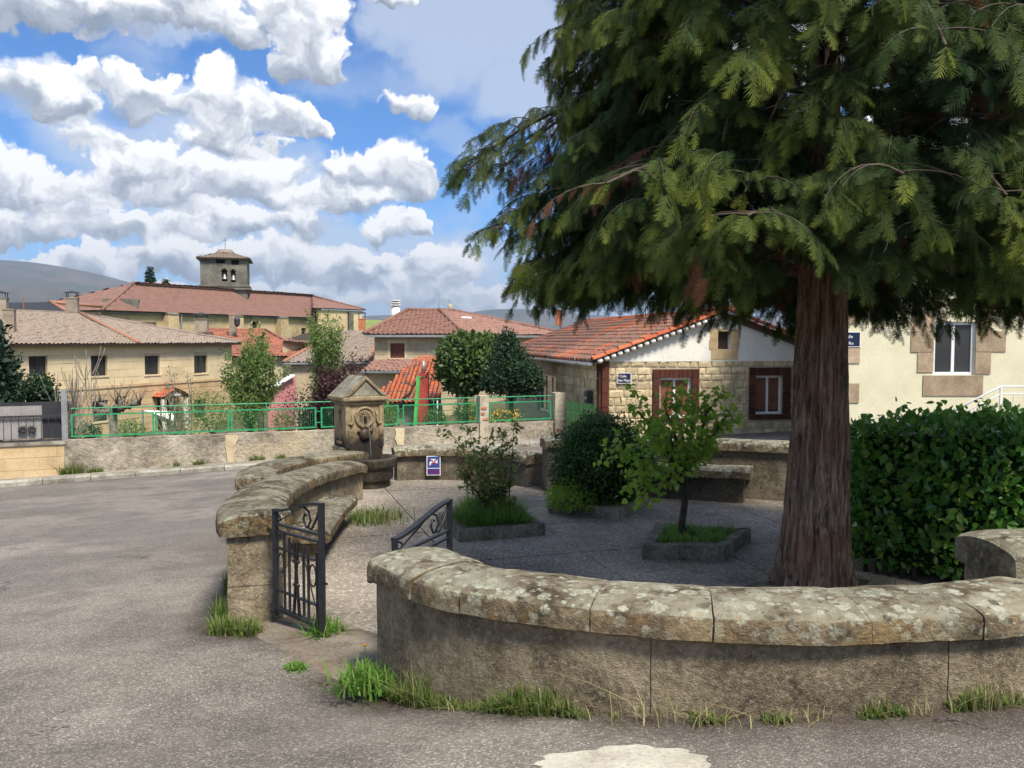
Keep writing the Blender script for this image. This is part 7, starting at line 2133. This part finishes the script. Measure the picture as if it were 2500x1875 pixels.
# ------------------------------------------------------------------ grass
def poly_pts(c, n, r, shrink=.86):
    c = [np.array(p) for p in c]; mid = sum(c)/4; out_ = []
    for _ in range(n):
        u_, v_ = r.random(), r.random()
        p = (c[0]*(1-u_)+c[1]*u_)*(1-v_)+(c[3]*(1-u_)+c[2]*u_)*v_; p = mid+(p-mid)*shrink
        out_.append((p[0], p[1], PZ+.06))
    return np.array(out_)
r = np.random.default_rng(31)
pg_ = poly_pts(PL1, 5600, r, .78); cl = np.array([max(.02, (.5+.75*noise.noise(Vector((p[0]*4, p[1]*4, 0))))*max(.15, 1-1.1*math.hypot(p[0]+.22, p[1]-8.62)**1.3)) for p in pg_])
grass('grass', 'tall lush grass filling the bed around the rose bush', pg_, .06+.42*cl, 'grass_lush', .0040, .95, seed=2)
pg_ = poly_pts(PL3, 2600, r, .72); cl = np.array([.5+.5*noise.noise(Vector((p[0]*4, p[1]*4, 2))) for p in pg_]); m_ = cl > .47
grass('grass', 'short patchy grass in the bed of the small leafy tree', pg_[m_], .05+.14*cl[m_], 'grass_lush', .006, .7, seed=3)
pg_ = poly_pts(PL2, 2200, r, .78)
grass('grass', 'grass fringe under the round dark shrub', pg_, np.full(len(pg_), .16), 'grass_lush', .005, .6, seed=4)
def wall_grass(pts, side, n, hmax, seed, z=None, clump=2.2, thr=.05, off=(.19, .30)):
    path, s = crom(pts, .03); T = np.gradient(path, axis=0); T = norm(T); N_ = np.stack([-T[:, 1], T[:, 0]], 1)
    rr = np.random.default_rng(seed); P, H = [], []
    for _ in range(n):
        i = rr.integers(0, len(path)); o_ = rr.uniform(*off)*side; x, y = path[i]+N_[i]*o_
        c_ = noise.noise(Vector((s[i]*clump+seed, seed*1.7, 0)))*.7+noise.noise(Vector((s[i]*clump*3+seed, seed, 5)))*.5
        if c_ < thr: continue
        P.append((x, y, (road_z(x, y) if z is None else z)-.01)); H.append(hmax*min(1, .25+(c_-thr)*1.6))
    return np.array(P), np.array(H)
P, H = wall_grass(NEAR, -1, 4200, .17, 3, thr=-.08, clump=1.5, off=(.17, .25));
P2, H2 = wall_grass(NEAR[:4], -1, 800, .27, 17, thr=.0, clump=1.2, off=(.18, .26)); P, H = np.concatenate([P, P2]), np.concatenate([H, H2]); grass('grass', 'straggling grass growing along the foot of the lichen-covered wall', P, H, 'grass_blade', .0030, .75, seed=5)
P, H = wall_grass(NEAR, -1, 380, .24, 23, thr=-.1, clump=.8); grass('grass', 'dry pale grass stalks among the green grass at the wall foot', P, H, 'grass_dry', .0022, .9, seed=6)
P, H = wall_grass(LEFT[:4], 1, 1500, .26, 8, thr=-.25, off=(.19, .27)); P2, H2 = [], []
for _ in range(900):
    u_ = random.random(); x, y = -1.92+.32*u_+random.gauss(0, .02), 5.36-.10*u_+random.gauss(0, .03)
    P2.append((x, y, road_z(x, y)-.01)); H2.append(.16*random.uniform(.4, 1))
grass('grass', 'bright green grass tuft at the outer foot of the gate wall', np.concatenate([P, P2]), np.concatenate([H, H2]), 'grass_blade', .004, .6, seed=7)
def tuft(label, c, n, rad, h, mat, seed):
    rr = np.random.default_rng(seed); p = np.stack([c[0]+rr.normal(0, rad, n), c[1]+rr.normal(0, rad, n), np.full(n, c[2]-.01)], -1)
    return grass('grass_tuft', label, p, np.full(n, h), mat, .006, .9, seed=seed)
c = onz(795, 1560, -.25); tuft('grass tuft at the foot of the open gate leaf', c, 260, .05, .16, 'grass_lush', 11)
c = onz(722, 1632, -.2); tuft('tiny grass tuft in the road before the gate', c, 120, .03, .05, 'grass_lush', 12)
c = onz(905, 1270, PZ); tuft('pale grass clump at the end of the curved bench', c, 500, .16, .16, 'grass_blade', 13)
c = onz(895, 1670, -.14); tuft('leafy weed clump at the wall end by the gate', c, 500, .07, .12, 'grass_lush', 14)
c = onz(1690, 1300, PZ); 
df_ = thing('dandelion', 'tiny yellow dandelion flower at the wall end by the gate', 'flower', tuple(onz(891, 1576, -.2)))
p = onz(891, 1576, -.13)
MB().tube([p-UP*.06, p], .002, 5).build('stalk', M['grass_lush'], df_); MB().lathe([(.004, -.005), (.016, .002), (.012, .007), (.002, .008)], p, 10).build('flower_head', M['flower_yellow'], df_, True)
# kerb-side weeds along the garden wall
P, H = [], []
for _ in range(1500):
    xs = random.uniform(100, 700); p = fence_pt(xs)+FN*random.uniform(.02, .16); c_ = noise.noise(Vector((xs*.02, 3, 0)))+.7*(abs(xs-168) < 28)
    if c_ < .12: continue
    P.append((p.x, p.y, road_z(p.x, p.y)+.10)); H.append(.12+.35*min(1, c_)*random.random())
grass('weeds', 'weeds growing where the garden wall meets the pavement', np.array(P), np.array(H), 'grass_blade', .012, .7, seed=9)

# ------------------------------------------------------------------ garden and village trees
def sized(p, s): return (p[0], p[1], p[2])
def leafy_tree(name, label, base, top_z, crown, mat, bark, seed, nl, size, kids=(5, 8), spread=.42, up=.5, L0=.45, r0=.08, lrad=.10, depth=2, tv=DIAM_V, tf=QUAD_F, cat='tree', multi=1, wob=.2, rmin=.0):
    th = thing(name, label, cat, tuple(base)); rr = random.Random(seed); out, tips = [], []
    H = top_z-base[2]
    for m_ in range(multi):
        d0 = Vector((rr.gauss(0, .12 if multi == 1 else .38), rr.gauss(0, .12 if multi == 1 else .38), 1))
        grow(out, tips, Vector(base)+Vector((rr.gauss(0, .05), rr.gauss(0, .05), 0))*(multi > 1), d0, H*L0*(1 if multi == 1 else rr.uniform(.8, 1.2)), r0*(1 if multi == 1 else .6), depth, rr, spread, up, wob, kids, .68, 7, .25)
    mz = max(p.z for p, d, e in tips); k = H/(mz-base[2]); mw = max(math.hypot(p.x-base[0], p.y-base[1]) for p, d, e in tips); kw = crown/mw
    B = Vector(base)
    fx = lambda p: Vector((B.x+(p.x-B.x)*kw, B.y+(p.y-B.y)*kw, B.z+(p.z-B.z)*k))
    out = [([fx(p) for p in pts], [max(q, rmin) for q in rs]) for pts, rs in out]
    limbs_mesh(out, bark, th, 'limbs', 5)
    r_ = np.random.default_rng(seed); T = np.array([tuple(fx(p)) for p, d, e in tips]); D = np.array([tuple(d) for p, d, e in tips])
    i = r_.integers(0, len(T), nl)
    if nl:
        p = T[i]+r_.normal(size=(nl, 3))*lrad; ax = norm(D[i]*.6+r_.normal(size=(nl, 3))*.8); nr = norm(r_.normal(size=(nl, 3))+np.array([.2, -.3, .6]))
        V, F = scatter(tv, tf, p, ax, nr, r_.uniform(*size, nl)); o = np_obj('crown', V, F, M[mat], th, True); o['kind'] = 'stuff'
    return th
gz = lambda x, y: float(garden_z(np.array(x), np.array(y)))
def gpt(xs, Y): x = (xs-CX)/FPX*Y; return (x, Y, gz(x, Y)-.05)
leafy_tree('young_tree', 'upright bushy tree with light green spring leaves in front of the yellow house', gpt(590, 30), zat(808, 30), 1.45, 'spring_leaf', 'bark_grey', 3, 12000, (.07, .14), (6, 9), .36, .75, .5, .09, .10)
leafy_tree('young_tree', 'slender pale green tree standing above the plum tree', gpt(803, 36), zat(758, 36), 1.2, 'spring_leaf', 'bark_grey', 6, 9000, (.08, .15), (6, 9), .34, .8, .55, .08, .10)
leafy_tree('plum_tree', 'dark purple-leaved plum tree behind the green railing', gpt(805, 29.5), zat(888, 29.5), 1.35, 'plum_leaf', 'bark_dark', 8, 22000, (.07, .13), (6, 9), .6, .3, .5, .08, .24)
leafy_tree('bare_tree', 'bare grey tree with upswept branches beside the metal fence', gpt(153, 22.2), zat(846, 22.2), 1.5, 'bud_leaf', 'twig_pale', 15, 0, (.05, .08), (5, 7), .42, .5, .62, .12, .05, 3, rmin=.009)
leafy_tree('budding_tree', 'small tree with twisted limbs and sparse new buds before the porch', gpt(432, 27), zat(900, 27), 1.15, 'bud_leaf', 'twig_pale', 21, 900, (.05, .10), (3, 5), .5, .6, .6, .13, .06, 2, multi=2, rmin=.011)
# pollarded mulberry
pm = thing('pollarded_tree', 'pollarded tree with a knobbly head and short bare shoots', 'tree', gpt(272, 27))
B = Vector(gpt(272, 27)); hd = at(275, 1006, 27); rr = random.Random(4)
MB().tube([B, B.lerp(hd, .5)+Vector((.04, 0, 0)), hd], [.16, .12, .14], 10).build('trunk', M['bark_grey'], pm, True)
mb, mt = MB(), MB()
for tx_, ty_ in ((228, 1000), (245, 985), (262, 1002), (285, 985), (302, 1002), (318, 992), (340, 985), (300, 975)):
    tgt = at(tx_, ty_, 27+rr.uniform(-.7, .7)); pts = [hd.lerp(tgt, k/4)+Vector((0, 0, rr.uniform(-.05, .05))) for k in range(5)]
    mb.tube(pts, [.10, .08, .07, .075, .09], 7)
    for _ in range(7):
        d = Vector((rr.gauss(0, .5)+(tgt.x-hd.x)*.3, rr.gauss(0, .5), rr.uniform(.5, 1.2))).normalized()
        L = rr.uniform(.3, .8); mt.tube([tgt, tgt+d*L*.5, tgt+d*L+Vector((rr.gauss(0, .05), 0, .06))], [.018, .012, .005], 4)
mb.build('limbs', M['bark_grey'], pm, True); mt.build('shoots', M['wood_pole'], pm, True)['kind'] = 'stuff'
# round evergreens by the stone house
def blob_tree(name, label, base, blobs, mat, nl, size, seed, core='laurel_core', cat='tree', tv=LEAF_V, tf=LEAF_F, lump=.2):
    th = thing(name, label, cat, tuple(base))
    P = [[], [], [], []]
    for i, (c, R) in enumerate(blobs):
        a = blob_leaves(np.array(c), np.array(R), int(nl*R[0]*R[2]), size, seed+i, .35, lump, 2.6)
        for q, w in zip(P, a): q.append(w)
    P = [np.concatenate(q) for q in P]
    V, F = scatter(tv, tf, *P); o = np_obj('crown', V, F, M[mat], th, True); o['kind'] = 'stuff'
    b0 = blobs[0]
    for c, R in blobs:
        mb = MB().lathe([(.02, -.78), (.5, -.6), (.74, -.1), (.66, .35), (.36, .68), (.02, .78)], (0, 0, 0), 12); xf(mb, Matrix.Translation(Vector(tuple(c))) @ Matrix.Diagonal((R[0], R[1], R[2], 1))); mb.build('inner_core', M[core], th, True)  # solid near-black core inside each leaf blob
    c = Vector(tuple(b0[0])); MB().tube([Vector(base), Vector(base).lerp(c, .6), c], [.10, .08, .05], 8).build('trunk', M['bark_dark'], th, True)
    return th
c1 = at(1137, 890, 30); c1b = at(1190, 850, 30.5)
blob_tree('round_evergreen', 'round glossy evergreen tree left of the stone house', (c1.x, 30, gz(c1.x, 30)), [(c1, (1.05, .95, 1.10)), (c1b, (.55, .6, .5))], 'evergreen_leaf', 3600, (.13, .22), 41)
c2 = at(1248, 905, 28.6); c2b = at(1240, 850, 28.6); c2c = at(1290, 930, 28.4); c2d = at(1210, 930, 28.4)
blob_tree('dark_evergreen', 'darker pointed evergreen in front of the stone house wall', (c2.x, 28.6, gz(c2.x, 28.6)), [(c2, (.78, .75, .95)), (c2b, (.38, .4, .62)), (c2c, (.55, .5, .55)), (c2d, (.5, .5, .5))], 'dark_leaf', 5200, (.07, .13), 51, tv=DIAM_V, tf=QUAD_F, lump=.35)
# dark conifers at the far left
c3 = at(-6, 925, 22.5)
blob_tree('dark_conifer', 'dark needle-leaved conifer at the left edge above the metal fence', (c3.x, 22.5, -3.4), [(c3, (.36, .4, 1.15)), (at(-60, 945, 22.5), (.7, .7, 1.2)), (at(16, 990, 22.3), (.34, .4, .42))], 'spruce_leaf', 5200, (.10, .26), 61, tv=DIAM_V, tf=QUAD_F, lump=.8)
c4 = at(98, 952, 22.6)
blob_tree('dark_shrub', 'dark green shrub behind the metal fence, under the bare tree', (c4.x, 22.6, -3.4), [(c4, (.42, .4, .42)), (at(62, 965, 22.6), (.35, .35, .38)), (at(125, 985, 22.7), (.3, .3, .3))], 'dark_leaf', 7000, (.06, .12), 71, tv=DIAM_V, tf=QUAD_F, cat='shrub', lump=.45)
# spruces behind the church
def spruce(label, top, Y, h, seed):
    t_ = at(*top, Y); rr = np.random.default_rng(seed); th = thing('spruce_tree', label, 'tree', (t_.x, Y, t_.z-h), 'spruces behind the church')
    MB().tube([t_-UP*h, t_], [.28, .03], 8).build('trunk', M['bark_dark'], th, True)
    n = int(900*h/6); z = rr.random(n)**.8; a = rr.uniform(0, 6.28, n); R = (.10+.30*h*z*.72)*(.55+.45*rr.random(n))*(.8+.2*np.sin(z*38))
    p = np.stack([t_.x+np.cos(a)*R*.75, Y+np.sin(a)*R*.75, t_.z-z*h*.95], -1); ax = np.stack([np.cos(a), np.sin(a), -.35+0*a], -1)
    V, F = scatter(DIAM_V, QUAD_F, p, ax, np.stack([0*a, 0*a, 1+0*a], -1)+rr.normal(size=(n, 3))*.3, rr.uniform(.35, .8, n)); o = np_obj('crown', V, F, M['spruce_leaf'], th, True); o['kind'] = 'stuff'
spruce('tall dark spruce poking up behind the church ridge', (365, 650), 118, 8.0, 3)
spruce('small spruce tip behind the church ridge, next to the tall one', (404, 680), 118, 5.0, 4)
# bushes in the garden strip behind the railing
def bush(label, xs, ys, Y, R, mat, seed, n=1500, size=(.05, .10), cat='shrub', name='garden_bush', group=None):
    c = at(xs, ys, Y); th = thing(name, label, cat, (c.x, Y, c.z-R[2]), group)
    a = blob_leaves(np.array(c), np.array(R), n, size, seed, .6, .4, 2.5); V, F = scatter(DIAM_V, QUAD_F, *a); o = np_obj('crown', V, F, M[mat], th, True); o['kind'] = 'stuff'
    mb = MB()
    rr = random.Random(seed)
    for k in range(5): mb.tube([c-UP*R[2]*1.1, c+Vector((rr.gauss(0, R[0]*.3), rr.gauss(0, .1), rr.uniform(-.2, .3)*R[2]))], [.02, .008], 5)
    mb.build('stems', M['bark_dark'], th, True)
    return th, c
bush('low leafy bush below the slim tree, left part of the garden', 520, 1010, 29, (1.15, .7, .75), 'spring_leaf', 81, 3000)
bush('flowering bush with pale pink leaves right of the bushy tree', 690, 1035, 28, (.35, .3, .5), 'bud_leaf', 82, 700)
bush('green bush just right of the fountain behind the railing', 945, 1022, 27.5, (.45, .3, .5), 'spring_leaf', 83, 1600)
bush('small bush at the foot of the red pillar', 1062, 1022, 27, (.35, .3, .3), 'evergreen_leaf', 84, 900)
bush('bush behind the railing panel left of the plastered pier', 1135, 1005, 27.2, (.35, .3, .45), 'evergreen_leaf', 85, 1200)
bush('low bush by the pollarded tree', 320, 1050, 26, (.40, .3, .35), 'spring_leaf', 86, 700)
bush('scruffy bush at the left end of the railing', 215, 1058, 24, (.40, .3, .28), 'dark_leaf', 87, 700)
for (xs, ys, Y, w_, h_, n, lb) in ((1230, 1018, 26.8, .62, .22, 260, 'yellow flowering shrub behind the last railing panel'), (1157, 1003, 27, .18, .35, 90, 'upright yellow flowering shrub left of the plastered pier')):
    th, c = bush(lb, xs, ys, Y, (w_, .3, h_), 'spring_leaf', 90+n, 600, (.03, .06), name='flowering_shrub')
    a = blob_leaves(np.array(c), np.array((w_, .32, h_)), n, (.05, .085), 95, .3, .4); V, F = scatter(DIAM_V, QUAD_F, *a); o = np_obj('blossoms', V, F, M['flower_yellow'], th, True); o['kind'] = 'stuff'
# vine on its green post
vn = thing('vine', 'bare twisted grapevine trained on a green post by the red pillar', 'vine', tuple(at(1015, 1040, 29)))
vp = at(1010, 1045, 29); 
pts = [at(972, 1010, 29), at(985, 972, 29), at(1000, 962, 29), at(1008, 945, 29), at(1022, 925, 29), at(1040, 920, 29.2), at(1060, 930, 29.2)]
MB().tube(pts, [.05, .055, .05, .045, .04, .03, .015], 7).build('stem', M['bark_dark'], vn, True)
for a_, b_ in ((at(1022, 925, 29), at(1035, 938, 28.8)), (at(1008, 945, 29), at(990, 935, 29.2)), (at(1040, 920, 29.2), at(1050, 905, 29))): MB().tube([a_, a_.lerp(b_, .5)+UP*.05, b_], [.025, .02, .008], 5).build('shoot', M['bark_dark'], vn, True)
tpz = thing('trellis_post', 'bright green leaning post behind the railing', 'post', tuple(at(1013, 1050, 28.6)))
MB().bar(at(1012, 1060, 28.6), at(1022, 918, 28.9), .10, .10).build('upright', M['green_light'], tpz); MB().bar(at(1068, 1060, 28.3), at(1068, 978, 28.3), .04).build('stake', M['sign_white'], tpz)

# ------------------------------------------------------------------ haze
hz_ = MB().box((0, 3400, 202), (11000, 9000, 424)).build('haze', None)
m, t = new_mat('haze_air')
v = nd(t, 'ShaderNodeVolumePrincipled', {'Color': (0.60, 0.74, 0.95, 1), 'Density': 0.00016, 'Anisotropy': 0.2})
o_ = t.nodes.new('ShaderNodeOutputMaterial'); t.links.new(v, o_.inputs['Volume'])
hz_.data.materials.append(m)
tag(hz_, 'pale blue haze in the air over the valley', kind='stuff')
print('objects', len(bpy.data.objects))
